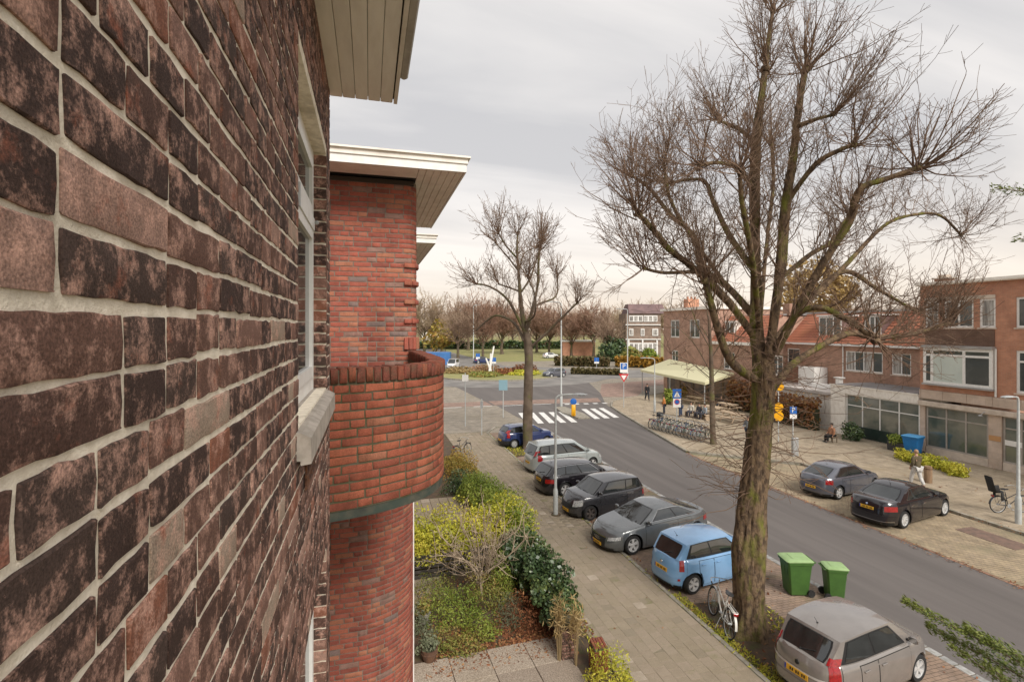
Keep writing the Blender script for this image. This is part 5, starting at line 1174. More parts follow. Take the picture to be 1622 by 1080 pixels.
alloy = mat('alloy_rim', (.66,.66,.65), .35, (.5,.5,.5), 10, .4, metal=.25); alloy_d = mat('dark_alloy_rim', (.10,.085,.08), .4, (.15,.13,.12), 10, .5, metal=.4); hubcap = mat('silver_hubcap', (.48,.48,.47), .4, (.36,.36,.35), 12, .5, metal=.3)
def wheel_meshes(r, w, style, rimm):
    t = MB(); n = 26; h = w/2; prof = [(r*.66,-h*.82),(r*.72,-h),(r*.93,-h),(r,-h*.6),(r,h*.6),(r*.93,h),(r*.72,h),(r*.66,h*.82)]
    vs = [(a*math.cos(2*PI*k/n), z, a*math.sin(2*PI*k/n)) for a, z in prof for k in range(n)]
    t.add(vs, [(i*n+k, (i+1)*n+k, (i+1)*n+(k+1)%n, i*n+(k+1)%n) for i in range(len(prof)-1) for k in range(n)])
    q = MB(); vs = [(a*math.cos(2*PI*k/n), z, a*math.sin(2*PI*k/n)) for a, z in ((r*.70,h*.9),(r*.655,h*.93),(r*.62,h*.6),(r*.60,h*.1)) for k in range(n)]
    q.add(vs, [(i*n+k, (i+1)*n+k, (i+1)*n+(k+1)%n, i*n+(k+1)%n) for i in range(3) for k in range(n)])
    def pol(a, ang, z): return (a*math.cos(ang), z, a*math.sin(ang))
    if style == 'cap':
        for k in range(n): q.add([pol(r*.62,2*PI*k/n,h*.78),pol(r*.62,2*PI*(k+1)/n,h*.78),(0,h*.92,0)],[(0,2,1)])
        for k in range(9): a = 2*PI*k/9; q.add([pol(r*.5,a-.1,h*.865),pol(r*.5,a+.1,h*.865),pol(r*.36,a+.08,h*.9),pol(r*.36,a-.08,h*.9)],[(0,3,2,1)],1)
    else:
        m = {'five':5,'ten':10,'seven':7}[style]; w0 = {'five':.34,'ten':.13,'seven':.2}[style]
        for k in range(m):
            a = 2*PI*k/m
            q.add([pol(r*.635,a-w0*.8,h*.80),pol(r*.635,a+w0*.8,h*.80),pol(r*.15,a+1.1*w0/.34*.6,h*.72),pol(r*.15,a-1.1*w0/.34*.6,h*.72),pol(r*.635,a-w0*.8,h*.35),pol(r*.635,a+w0*.8,h*.35),pol(r*.15,a+.8,h*.3),pol(r*.15,a-.8,h*.3)],[(0,3,2,1),(0,1,5,4),(1,2,6,5),(3,0,4,7)])
        for k in range(12): q.add([pol(r*.17,2*PI*k/12,h*.76),pol(r*.17,2*PI*(k+1)/12,h*.76),(0,h*.8,0)],[(0,2,1)])
        q.add([pol(r*.6,2*PI*k/n,h*.05) for k in range(n)],[tuple(range(n-1,-1,-1))],1)
    return t.mesh('wheel', blackrub, 40), q.mesh('rim', [rimm, ctrim], 35)
def car(name, label, loc, yaw, L, Wd, Ht, paintm, xf, xr, r, hood, xA, xB, xC, xD, belt, style='five', rimm=None, ndoor=2, kind='hatch', group='cars parked at the kerb', roofw=.70, n_exp=5.5, tail=None, head=None, grille=True, plates=True, antenna='rear', rear_plate_z=.62, gls=(.06,.90), mirror=True, bumper=None, roofrail=False, extra=None, sidetrim=None, zroof=None, frontclear=.17, chrome_win=False):
    """x forward, y left; hood: [(x, z)] deck height from tail to nose; greenhouse by its four side-view corners"""
    T = thing(name, label, 'car', (loc[0],loc[1],loc[2] if len(loc)>2 else .01), yaw, group); hL, hW = L/2, Wd/2; ra = r+.055; zc = frontclear
    dx_, dz_ = [p[0] for p in hood], [p[1] for p in hood]
    def deck(x): 
        x = max(-hL, min(hL, x)); 
        a = np.interp(x, dx_, dz_); return float(.5*a+.25*np.interp(x-.09, dx_, dz_)+.25*np.interp(x+.09, dx_, dz_))
    # half outline from tail centre to nose centre
    xs = sorted({*np.linspace(-hL*.90, hL*.90, 17), *[xw+ra*math.cos(a) for xw in (xf,xr) for a in np.linspace(0,PI,11)], *[xw+s*(ra+.03) for xw in (xf,xr) for s in (-1,1)]})
    yo = lambda x: hW*(1-(abs(x)/hL)**n_exp)**(1/n_exp); taper = lambda x: 1-.10*max(0,(x/hL-.35)/.65)**1.6-.055*max(0,(-x/hL-.35)/.65)**1.6
    yend = yo(hL*.90); ysn = [yend*k for k in (0,.25,.5,.72,.88,.96)]
    xo = lambda y: hL*(1-(abs(y)/hW)**n_exp)**(1/n_exp)
    half = [(-xo(y)-.0+.06*(y/hW)**2*0, y) for y in ysn]+[(x, yo(x)) for x in xs]+[(xo(y), y) for y in ysn[::-1]]
    half = [(x-(.10*(y/hW)**2*(1 if x > hL*.8 else 0))+(.07*(y/hW)**2*(1 if x < -hL*.8 else 0)), y*taper(x)) for x, y in half]
    half.sort(key=lambda p: p[0]) if False else None
    N = len(half); qs = [0,.07,.2,.36,.52,.68,.82,.92,.97,1.0]
    def arch(x):
        z = zc
        for xw in (xf,xr):
            if abs(x-xw) < ra: z = max(z, r+math.sqrt(ra*ra-(x-xw)**2))
        return z
    def insS(q): return float(np.interp(q, [0,.12,.4,.6,.84,.95,1], [.045,.012,0,.006,.022,.055,.095]))
    def insR(q): return float(np.interp(q, [0,.12,.42,.55,.85,1], [.07,.01,0,.03,.06,.12]))
    def insF(q): return float(np.interp(q, [0,.12,.42,.62,.88,1], [.07,.01,0,.03,.11,.22]))
    def BP(s, q, off=0):
        sg = 1 if s >= 0 else -1; s = abs(s); s = min(max(s,0),N-1.0001); i = int(s); f = s-i
        x = half[i][0]*(1-f)+half[i+1][0]*f; y = half[i][1]*(1-f)+half[i+1][1]*f
        e = max(0,(abs(x)/hL-.72)/.28); x2 = x-(insF(q) if x > 0 else -insR(q))*min(1,e*1.2); y2 = y-min(y,insS(q))*(1 if y > hW*.5 else y/(hW*.5))
        zb_ = arch(x); zt_ = deck(x2); lo = zb_; z = zc+(zt_-zc)*q
        if z < lo: z = lo+(q*.03)
        p = Vector((x2, sg*y2, z))
        if off:
            t1 = BP(sg*min(s+.15,N-1.001),q)-BP(sg*max(s-.15,0.0),q); t2 = BP(sg*s,min(q+.03,1))-BP(sg*s,max(q-.03,0)); nn = t1.cross(t2)
            if s < .16: nn = Vector((-1,0,.1))
            elif s > N-1.2: nn = Vector((1,0,.1))
            if nn.length > 1e-9:
                nn.normalize()
                if nn.dot(Vector((p.x*.3 if abs(p.x) < hL*.8 else p.x*3, p.y*2, .1))) < 0: nn = -nn
                p = p+nn*off
        return p
    b = MB()
    for sg in (1,-1): b.grid([[BP(sg*i if i else sg*1e-6, q) for q in qs] for i in range(N)], 0, sg > 0)
    tt = [-1,-.86,-.6,-.3,0,.3,.6,.86,1]
    def deckrow(i):
        p = BP(i,1.0); return [Vector((p.x+(0), p.y*t, p.z+.035*(1-t*t)*min(1,p.y/(hW*.5)))) for t in tt]
    b.grid([deckrow(i) for i in range(N)], 0)
    body = b.build('body', paintm, T, 32)
    u = MB(); u.bb(-hL+.25,hL-.3,-hW+.24,hW-.24,zc-.02,.62); u.bb(xr+ra,xf-ra,-hW+.06,hW-.06,zc-.015,.4); u.build('underbody', ctrim, T)
    sx = lambda x: float(np.interp(x, [h[0] for h in half[6:-6]], np.arange(6,N-6)))
    def patch(nm, s0, s1, q0, q1, off, m, nu=6, nv=4, par=T, cut=None, thick=True):
        rows = []
        for i in range(nu+1):
            s = s0+(s1-s0)*i/nu; r_ = []
            for j in range(nv+1):
                a, c = (q0(i/nu) if callable(q0) else q0), (q1(i/nu) if callable(q1) else q1); r_.append(BP(s if abs(s)>1e-9 else 1e-6, a+(c-a)*j/nv, off))
            rows.append(r_)
        g = MB(); g.grid(rows); return g.build(nm, m, par, 40)
    # greenhouse
    zr = Ht; wr = hW*roofw
    wb = lambda x: BP(sx(max(-hL*.89,min(hL*.89,x))),1.0).y*.985
    def side(s, v, sg=1, off=0):
        xb_ = xD+(xA-xD)*s; xt_ = xC+(xB-xC)*s; x = xb_+(xt_-xb_)*v
        zb_ = deck(xb_)-.012; top = zr-.055-.045*max(0,(s-.55)/.45)**1.7-(.05 if kind!='sedan' else .06)*max(0,(.35-s)/.35)**1.7; z = zb_+(top-zb_)*v
        w0 = wb(xb_); w1 = wr*(1-.06*max(0,(s-.6)/.4)**2-.05*max(0,(.3-s)/.3)**2); y = w0+(w1-w0)*(v**1.25); p = Vector((x, sg*y, z))
        if off: p = p+Vector((0,sg*.93,.36))*off
        return p
    def endp(v, t, front=True, off=0):
        s = 1 if front else 0; e = side(s, v); sg = 1 if front else -1; bulge = (.10 if front else .06)*(1-t*t); zz_ = e.z+.03*(1-t*t)*v
        p = Vector((e.x+sg*bulge*(1-.4*v), e.y*t, zz_))
        if off: d = Vector((sg*.7,0,.7)); p = p+d*off
        return p
    g = MB(); S_ = np.linspace(0,1,15); V_ = np.linspace(0,1,6); T_ = np.linspace(-1,1,9)
    for sg in (1,-1): g.grid([[side(s,v,sg) for v in V_] for s in S_], 0, sg > 0)
    def roofp(s, t):
        e = side(s,1); fr = endp(1,t,True); bk_ = endp(1,t,False); x = e.x+((fr.x-side(1,1).x)*max(0,(s-.7)/.3)**2)+((bk_.x-side(0,1).x)*max(0,(.3-s)/.3)**2); return Vector((x, e.y*t, e.z+(.03+.03*math.sin(PI*min(1,max(0,s))))*(1-abs(t)**2.4)))
    g.grid([[roofp(s,t) for t in T_] for s in S_], 0)
    for fr in (True, False): g.grid([[endp(v,t,fr) for t in T_] for v in V_], 0, fr)
    ca = g.build('cabin', paintm, T, 38)
    def gpatch(nm, fn, u0, u1, v0, v1, m, par, nu=8, nv=4, round_=.0):
        rows = []
        for i in range(nu+1):
            u_ = u0+(u1-u0)*i/nu; r_ = []
            for j in range(nv+1):
                v = v0+(v1-v0)*j/nv; k = 1-round_*(abs(2*j/nv-1)**4); uu = (u0+u1)/2+(u_-(u0+u1)/2)*k; r_.append(fn(uu, v))
            rows.append(r_)
        q = MB(); q.grid(rows); return q.build(nm, m, par, 45)
    wt = gpatch('windscreen_trim', lambda t,v: endp(v,t,True,.004), -.93, .93, .03, .97, ctrim, T); gpatch('windscreen', lambda t,v: endp(v,t,True,.008), -.88, .88, .07, .94, cglass, wt)
    rw0 = .06 if kind != 'sedan' else .05
    wt = gpatch('rear_window_trim', lambda t,v: endp(v,t,False,.004), -.86, .86, rw0-.03, .90, ctrim, T, round_=.06); gpatch('rear_window', lambda t,v: endp(v,t,False,.008), -.80, .80, rw0, .86, cglass, wt, round_=.06)
    s_w0, s_w1 = gls[0], gls[1]; n = ndoor; ed = np.linspace(s_w0, s_w1, n+1) if not isinstance(n,(list,tuple)) else np.array(n)
    for sg in (1,-1):
        wt = gpatch('side_window_trim', lambda s,v: side(s,v,sg,.004), ed[0]-.022, ed[-1]+.02, .05, .93, chrome if chrome_win else ctrim, T, 12)
        if chrome_win: wt2 = gpatch('window_rubber', lambda s,v: side(s,v,sg,.006), ed[0]-.010, ed[-1]+.008, .085, .90, ctrim, wt, 12)
        for a, c in zip(ed, ed[1:]): gpatch('side_window', lambda s,v: side(s,v,sg,.009), a+.012, c-.012, .10, .88, cglass, wt, 6)
    # doors (panel gap under a slightly proud skin), handles
    dxs = [xD+(xA-xD)*k for k in ed]; dxs[0] = max(dxs[0], xr+ra*.55); dxs[-1] = min(max(dxs[-1]+.12, xf-ra-.12), xf-ra-.03)
    if len(dxs) > 3: dxs = [dxs[0]]+[dxs[-2]]+[dxs[-1]] if len(dxs) == 4 and kind == 'estate' else dxs
    for sg in (1,-1):
        for a, c in zip(dxs, dxs[1:]):
            qd = lambda f, a=a, c=c: max(.10, min(.60, (arch(a+(c-a)*f)-zc)/(deck(a+(c-a)*f)-zc)+.06))
            patch('door_gap', sg*sx(a+.004), sg*sx(c-.004), lambda f: qd(f)-.012, .945, .0025, cseam, 8, 6)
            d = patch('door', sg*sx(a+.016), sg*sx(c-.016), qd, .93, .0055, paintm, 8, 6)
            hp = BP(sg*sx(a+.17), .80, .022); h = MB(); h.bevbox(hp, (.17,.03,.032), .01); h.build('door_handle', paintm if style != 'ten' else chrome, d)
    if sidetrim:
        for sg in (1,-1): patch('side_moulding', sg*sx(xr+ra+.05), sg*sx(xf-ra-.05), .40, .46, .012, ctrim, 8, 2)
    # bumpers, lights, grille
    low = bumper or paintm
    patch('rear_bumper', -8.2, 8.2, .03, .40, .006, low, 22, 4); patch('rear_valance', -6.5, 6.5, .0, .13, .010, ctrim, 16, 2); patch('front_bumper', (N-1)-6.5, (N-1)-.001, .03, .40, .006, low, 10, 3); patch('front_bumper', -((N-1)-6.5), -((N-1)-.001), .03, .40, .006, low, 10, 3)
    patch('front_valance', (N-1)-4.6, (N-1)-.001, .02, .16, .012, ctrim, 8, 2); patch('front_valance', -((N-1)-4.6), -((N-1)-.001), .02, .16, .012, ctrim, 8, 2)
    tl = tail or dict(s0=3.6, s1=7.6, q0=.62, q1=.86)
    for sg in (1,-1): patch('tail_light', sg*tl['s0'], sg*tl['s1'], tl['q0'], tl['q1'], .010, redl, 8, 5)
    if 'up' in tl:      # lamps that climb the pillars beside the rear window
        for sg in (1,-1): gpatch('tail_light', lambda t,v: endp(v,t*sg,False,.012) if t < .99 else side((t-.99)*1.0,v,sg,.012), .90, 1.06, .0, tl['up'], redl, T, 5, 4)
    hd = head or dict(s0=2.6, s1=6.8, q0=.60, q1=.84)
    for sg in (1,-1):
        patch('head_light', sg*((N-1)-hd['s0']), sg*((N-1)-hd['s1']), hd['q0'], hd['q1'], .010, clearl, 8, 4)
    if grille:
        for sg in (1,-1): patch('grille', sg*((N-1)-2.3), sg*((N-1)-.001), .46 if grille != 'big' else .2, .74, .012, ctrim, 5, 4)
        if grille == 'big':
            for sg in (1,-1): patch('grille_bar', sg*((N-1)-2.3), sg*((N-1)-.001), .74, .77, .02, chrome, 5, 1)
    def pl_text(o):
        x = -.19
        for gsz in (2,2,2):
            for _ in range(gsz): q = MB(); q.box((0,x,0),(.003,.034,.06)); q2 = q.build('plate_mark', plate_ink, o); q2.location = (-.008 if o['sd'] < 0 else .008,0,0); x += .05
            x += .03
    if plates:
        zp = rear_plate_z; qp = (zp-zc)/(deck(-hL+.1)-zc); p = BP(1e-6, qp, .012); q = MB(); q.bevbox((0,0,0),(.012,.52,.112),.003); o = q.build('number_plate', orangel, T); o.location = p; o.rotation_euler = (0,R(6),0); e = MB(); e.box((-.007,.24,0),(.003,.036,.108)); e.build('plate_band', eu_blue, o)
        p = BP(N-1.001, .30, .02); q = MB(); q.bevbox((0,0,0),(.012,.52,.112),.003); o2 = q.build('number_plate', orangel, T); o2.location = p; e = MB(); e.box((.007,-.24,0),(.003,.036,.108)); e.build('plate_band', eu_blue, o2)
        for ob, sd_ in ((o,-1),(o2,1)):
            x = -.185
            for gi in range(3):
                for _ in range(2): e = MB(); e.box((.0075*sd_,x,0),(.002,.030,.058)); e.build('plate_mark', plate_ink, ob); x += .048
                x += .035
    wm, rm_ = wheel_meshes(r, .205, style, rimm or alloy)
    for xw in (xf,xr):
        for sg in (1,-1):
            yw = yo(xw)*taper(xw)-.115; w_ = child('wheel', wm, T, (xw, sg*yw, r), (random.random(),0,0) if False else (0,random.random()*6,0 if sg > 0 else PI)); child('rim', rm_, w_)
        bk_ = MB(); bk_.tube([(xw,-hW+.2,r),(xw,hW-.2,r)],.18,10); bk_.build('axle', ctrim, T)
    if mirror:
        for sg in (1,-1):
            p = side(.93,.08,sg); q = MB(); q.ball((0,0,0),(.07,.11,.075),10); q.v = [(max(x,-.03) if True else x,y,z) for x,y,z in q.v]; o = q.build('wing_mirror', paintm, T, 50); o.location = (p.x-.02, p.y+sg*.13, p.z+.07); q = MB(); q.box((0,-sg*.09,-.045),(.05,.1,.03)); q.build('mirror_arm', ctrim, o); q = MB(); q.box((-.034,0,0),(.004,.15,.095)); q.build('mirror_glass', chrome, o)
    if antenna:
        p = roofp(.10 if antenna == 'rear' else .9, 0); q = MB(); q.ball(p,(.03,.02,.018),8); q.tube([p,p+Vector((-.11,0,.16))],[.006,.003],5); q.build('antenna', ctrim, T)
    if roofrail:
        for sg in (1,-1): q = MB(); q.tube([roofp(.12,sg*.9)+Vector((0,0,.005)),roofp(.2,sg*.92)+Vector((0,0,.05)),roofp(.8,sg*.92)+Vector((0,0,.05)),roofp(.88,sg*.9)+Vector((0,0,.005))],.016,6); q.build('roof_rail', ctrim, T, 40)
    if kind in ('hatch','estate'):
        p0 = endp(.1,.05,False,.02); p1 = endp(.28,-.45,False,.025); q = MB(); q.tube([p0,p1],.009,5); q.ball(p0,.025,6); q.build('rear_wiper', ctrim, T)
    for y0_,y1_ in ((.55,-.05),(-.05,-.62)): 
        q = MB(); q.tube([endp(.03,y0_,True,.02),endp(.10,(y0_+y1_)/2,True,.03),endp(.09,y1_,True,.022)],.008,4); q.build('windscreen_wiper', ctrim, T)
    if extra: extra(T, BP, N, endp, roofp, side, patch)
    return T
HD = R(9)          # all bays lie slightly askew
def on(px, py): p = G(px,py); return p
def badge(T, p, rad, m, rz=0, n=14):
    b = MB(); b.lathe([(rad,0),(rad*.9,.008),(0,.012)],(0,0,0),n); o = b.build('badge', m, T, 40); o.location = p; o.rotation_euler = (0,-PI/2+R(8) if p.x < 0 else PI/2-R(10),0); return o
# hoods: (x, deck height) tail -> nose
def hatch_deck(L, zt, zbelt_r, zbelt_f, zh, zn, xA): return [(-L/2,zt),(-L/2+.25,zbelt_r),(xA-.3,zbelt_f),(xA+.05,zbelt_f-.0),(L/2-.45,zh),(L/2-.12,zn+.07),(L/2,zn)]
p_silv = paint('beige_silver_paint', (.27,.245,.225), metal=.3); p_blue = paint('light_blue_paint', (.20,.38,.62), metal=.05); p_grey = paint('grey_metallic_paint', (.14,.15,.155), metal=.4); p_dk = paint('charcoal_paint', (.045,.045,.05), metal=.3)
p_blk = paint('black_paint', (.011,.009,.012)); p_mpv = paint('silver_green_paint', (.42,.46,.45), metal=.35); p_navy = paint('navy_paint', (.02,.035,.11)); p_ast = paint('slate_grey_paint', (.12,.125,.15), metal=.35); p_white = paint('white_car_paint', (.7,.7,.69))
def ex_silver(T, BP, N, endp, roofp, side, patch):
    patch('tailgate_strip', -5.6, 5.6, .60, .655, .012, mat('pale_strip',(.5,.47,.44),.3), 12, 2)
    badge(T, BP(1e-6,.80,.012), .05, ctrim)
car('city_car', 'beige silver hatchback nearest the camera, parked right of the huge tree', (10.42,8.86), HD, 3.70,1.68,1.49, p_silv, 1.12,-1.17,.295,
    hatch_deck(3.70,.93,.99,.95,.90,.68,.95), 1.02,.42,-1.30,-1.62,.95,'five',ndoor=[.10,.46,.86],roofw=.74,tail=dict(s0=4.3,s1=7.2,q0=.50,q1=.98,up=.30),extra=ex_silver,rear_plate_z=.60,n_exp=5)
def ex_blue(T, BP, N, endp, roofp, side, patch): badge(T, BP(1e-6,.80,.014), .045, chrome); [patch('rear_reflector', sg*4.2, sg*5.2, .30, .38, .014, redl, 3, 2) for sg in (1,-1)]
car('city_car', 'light blue hatchback with red tail lights parked left of the huge tree', (10.2,13.69), HD, 3.60,1.62,1.48, p_blue, 1.15,-1.20,.29,
    hatch_deck(3.6,.93,1.0,.96,.92,.70,.98), 1.05,.42,-1.30,-1.60,.96,'five',ndoor=[.10,.44,.86],roofw=.73,tail=dict(s0=4.6,s1=7.4,q0=.62,q1=.97),extra=ex_blue,rear_plate_z=.62,n_exp=5)
def ex_coupe(T, BP, N, endp, roofp, side, patch):
    for k in (-.105,-.035,.035,.105): q = MB(); c = BP(N-1.001,.62,.03); q.tube([(c.x,c.y+k+.042*math.cos(a),c.z+.042*math.sin(a)) for a in np.linspace(0,2*PI,14)[:-1]],.007,5,closed=True); q.build('badge_ring', chrome, T, 60)
car('sedan_car', 'dark grey sloping coupe parked nose to the pavement beside the light blue car', (9.99,16.62), PI+HD, 4.65,1.84,1.40, p_grey, 1.42,-1.40,.33,
    [(-2.32,.93),(-2.1,1.0),(-1.6,1.0),(.6,.95),(.98,.93),(1.9,.80),(2.2,.72),(2.32,.62)], 1.05,.28,-.80,-1.85,.95,'five',ndoor=[.13,.45,.84],kind='sedan',roofw=.68,grille='big',extra=ex_coupe,antenna=None,chrome_win=True,tail=dict(s0=3.6,s1=7.4,q0=.62,q1=.82),head=dict(s0=2.9,s1=6.6,q0=.60,q1=.77))
car('hatchback_car', 'charcoal black three door hatchback nose to the pavement behind the lamp post', (9.62,19.72), PI+HD, 3.75,1.69,1.50, p_dk, 1.15,-1.22,.30,
    hatch_deck(3.75,.95,1.02,.97,.93,.74,.80), .95,.38,-1.35,-1.66,.97,'five',alloy_d,ndoor=[.06,.40,.86],roofw=.76,grille=True,head=dict(s0=2.8,s1=6.9,q0=.60,q1=.90),n_exp=4.8)
car('estate_car', 'black estate car with silver window trim parked between charcoal hatchback and silver people carrier', (9.85,22.8), HD, 4.60,1.80,1.45, p_blk, 1.38,-1.30,.32,
    [(-2.3,.90),(-2.15,.98),(-1.8,.97),(.6,.94),(.98,.93),(1.85,.82),(2.17,.73),(2.3,.62)], 1.05,.30,-1.75,-2.12,.95,'five',ndoor=[.10,.28,.56,.88],kind='estate',roofw=.70,chrome_win=True,tail=dict(s0=3.2,s1=7.6,q0=.60,q1=.82),rear_plate_z=.74)
car('people_carrier', 'silver people carrier with tall red tail lights parked behind the black estate car', (10.38,26.2), HD, 4.55,1.78,1.64, p_mpv, 1.36,-1.34,.315,
    [(-2.27,1.0),(-2.1,1.05),(.6,1.02),(1.15,1.0),(1.85,.88),(2.12,.78),(2.27,.64)], 1.35,.45,-1.85,-2.16,1.02,'five',ndoor=[.05,.24,.56,.88],kind='estate',roofw=.74,tail=dict(s0=5.6,s1=7.6,q0=.66,q1=.99,up=.45),rear_plate_z=.62)
car('hatchback_car', 'dark navy blue hatchback at the far end, partly behind the street tree', (10.1,32.3), HD, 3.85,1.65,1.42, p_navy, 1.18,-1.22,.285,
    hatch_deck(3.85,.93,1.0,.95,.90,.68,.9), 1.0,.35,-1.40,-1.72,.95,'cap',hubcap,ndoor=[.08,.42,.86],roofw=.73,tail=dict(s0=5.2,s1=7.4,q0=.62,q1=.99,up=.5),rear_plate_z=.5,bumper=ctrim)
car('hatchback_car', 'slate grey three door coupe hatchback in the far parking bay left of the black saloon', (21.68,19.02), HD, 4.29,1.75,1.42, p_ast, 1.30,-1.32,.31,
    [(-2.14,.92),(-2.0,.99),(-1.5,.98),(.6,.94),(.98,.92),(1.75,.80),(2.0,.72),(2.14,.60)], 1.05,.30,-1.05,-1.86,.95,'five',ndoor=[.16,.44,.86],roofw=.68,kind='hatch',rear_plate_z=.52,tail=dict(s0=4.0,s1=7.6,q0=.66,q1=.88))
def ex_bmw(T, BP, N, endp, roofp, side, patch): badge(T, BP(1e-6,.86,.014), .04, mat('roundel',(.1,.2,.5),.3,(.8,.8,.8),60,.5)); patch('chrome_strip', -6.5, 6.5, .155, .18, .016, chrome, 16, 1)
car('saloon_car', 'black saloon car with silver wheels in the far parking bay', (21.3,15.84), R(10), 4.88,1.86,1.46, p_blk, 1.50,-1.47,.335,
    [(-2.44,.94),(-2.25,1.03),(-1.7,1.02),(.6,.98),(1.0,.96),(1.98,.84),(2.3,.74),(2.44,.62)], 1.05,.28,-.85,-1.62,.98,'ten',ndoor=[.16,.48,.85],kind='sedan',roofw=.67,extra=ex_bmw,rear_plate_z=.74,antenna='rear',chrome_win=True,tail=dict(s0=3.4,s1=7.5,q0=.62,q1=.84))
# distant vehicles on the roundabout
q = G(718,583); car('delivery_van', 'small white van on the far side of the roundabout', (q.x,q.y), R(-115), 4.3,1.8,1.85, p_white, 1.3,-1.3,.31, [(-2.15,1.05),(-2,1.1),(1,1.05),(1.7,.95),(2.15,.7)], 1.4,.6,-1.95,-2.08,1.05,'cap',hubcap,ndoor=[.3,.6,.9],roofw=.82,group='vehicles at the roundabout',plates=False,antenna=None)
q = G(764,575); car('hatchback_car', 'dark hatchback driving past the far edge of the roundabout', (q.x,q.y), R(10), 4.2,1.75,1.45, p_navy, 1.25,-1.25,.31, hatch_deck(4.2,.95,1.0,.95,.9,.68,.95), 1.05,.35,-1.45,-1.85,.95,'five',ndoor=[.08,.45,.87],group='vehicles at the roundabout',plates=False,antenna=None)
q = G(878,597); car('hatchback_car', 'dark grey car leaving the roundabout behind the street tree', (q.x,q.y), R(200), 4.2,1.75,1.45, p_ast, 1.25,-1.25,.31, hatch_deck(4.2,.95,1.0,.95,.9,.68,.95), 1.05,.35,-1.45,-1.85,.95,'five',ndoor=[.08,.45,.87],group='vehicles at the roundabout',plates=False,antenna=None)
q = G(872,567); car('hatchback_car', 'white car parked before the brown hedge beyond the roundabout', (q.x,q.y), R(5), 4.3,1.75,1.45, p_white, 1.25,-1.25,.31, hatch_deck(4.3,.95,1.0,.95,.9,.68,.95), 1.05,.35,-1.45,-1.85,.95,'five',ndoor=[.08,.45,.87],group='vehicles at the roundabout',plates=False,antenna=None)
# ================================================================ street furniture
grn = mat('bin_green_plastic', (.062,.145,.03), .5, (.05,.118,.026), 4, .4, .001, 60, rnd=.05); grn_l = mat('bin_lid_green', (.29,.42,.19), .5, (.24,.36,.15), 5, .4)
blu = mat('bin_blue_plastic', (.02,.20,.52), .45, (.018,.16,.42), 4, .4); pole_m = mat('grey_pole_paint', (.46,.48,.47), .5, (.38,.39,.38), 6, .4)
def wheelie(loc, rz, w, dpt, h, body, lid, label, sticker=None, name='wheelie_bin'):
    t = thing(name, label, 'bin', loc, rz, 'green wheelie bins on the parking strip' if body is grn else None)
    def ring(z, k, o=0): a, c = w/2*k, dpt/2*k; r = .04; return [(-a+r,-c+o,z),(a-r,-c+o,z),(a,-c+r+o,z),(a,c-r+o,z),(a-r,c+o,z),(-a+r,c+o,z),(-a,c-r+o,z),(-a,-c+r+o,z)]
    b = MB(); rs = [ring(.03,.72),ring(.06,.76),ring(h*.55,.88),ring(h*.86,.97),ring(h*.865,1.05),ring(h*.93,1.06),ring(h*.93,.98)]
    vs = [p for r in rs for p in r]; fs = [tuple(range(7,-1,-1)), tuple(range(48,56))]+[(i*8+k,i*8+(k+1)%8,i*8+8+(k+1)%8,i*8+8+k) for i in range(6) for k in range(8)]; b.add(vs,fs); b.build('body', body, t, 40)
    for k in (-.7,0,.7): q = MB(); q.bevbox((k*w*.4,-dpt*.468,h*.70),(.03,.012,h*.22),.005); q.build('rib', body, t)
    l = MB(); rs = [ring(h*.935,1.08,-.01),ring(h*.955,1.10,-.01),ring(h*.985,.98,-.01),ring(h*1.0,.80,-.01)]; vs = [p for r in rs for p in r]; l.add(vs,[tuple(range(7,-1,-1)),tuple(range(24,32))]+[(i*8+k,i*8+(k+1)%8,i*8+8+(k+1)%8,i*8+8+k) for i in range(3) for k in range(8)]); l.bevbox((0,0,h*1.003),(w*.6,dpt*.5,.012),.005); l.build('lid', lid, t, 40)
    hd_ = MB(); hd_.tube([(-w*.42,dpt*.5,h*.9),(-w*.42,dpt*.62,h*.92),(w*.42,dpt*.62,h*.92),(w*.42,dpt*.5,h*.9)],.016,6); hd_.build('handle', body, t, 40)
    for sg in (-1,1): q = MB(); q.lathe([(.03,-.025),(.1,-.03),(.1,.03),(.03,.025)],(sg*w*.45,dpt*.43,.1),14,0,'X'); q.build('wheel', blackrub, t, 40)
    if sticker: q = MB(); q.box((sticker*w,-dpt*.5,h*.78),(.13,.006,.09)); q.build('sticker', white, t)
    return t
p = G(1267,946); wheelie('x' and (p.x+.1,p.y+.25,.01), R(-106), .58,.72,1.07, grn, grn_l, 'larger green wheelie bin, left of the two on the parking strip')
p = G(1327,955); wheelie((p.x+.15,p.y+.25,.01), R(64), .48,.55,.96, grn, grn_l, 'smaller green wheelie bin with white sticker nearest the beige silver car', .2)
p = G(1449,722); t = wheelie((p.x,p.y+.1,.11), R(-78), .85,.85,1.15, blu, mat('blue_lid',(.10,.36,.66),.4), 'blue rubbish container by the shop window', .0, 'rubbish_bin')
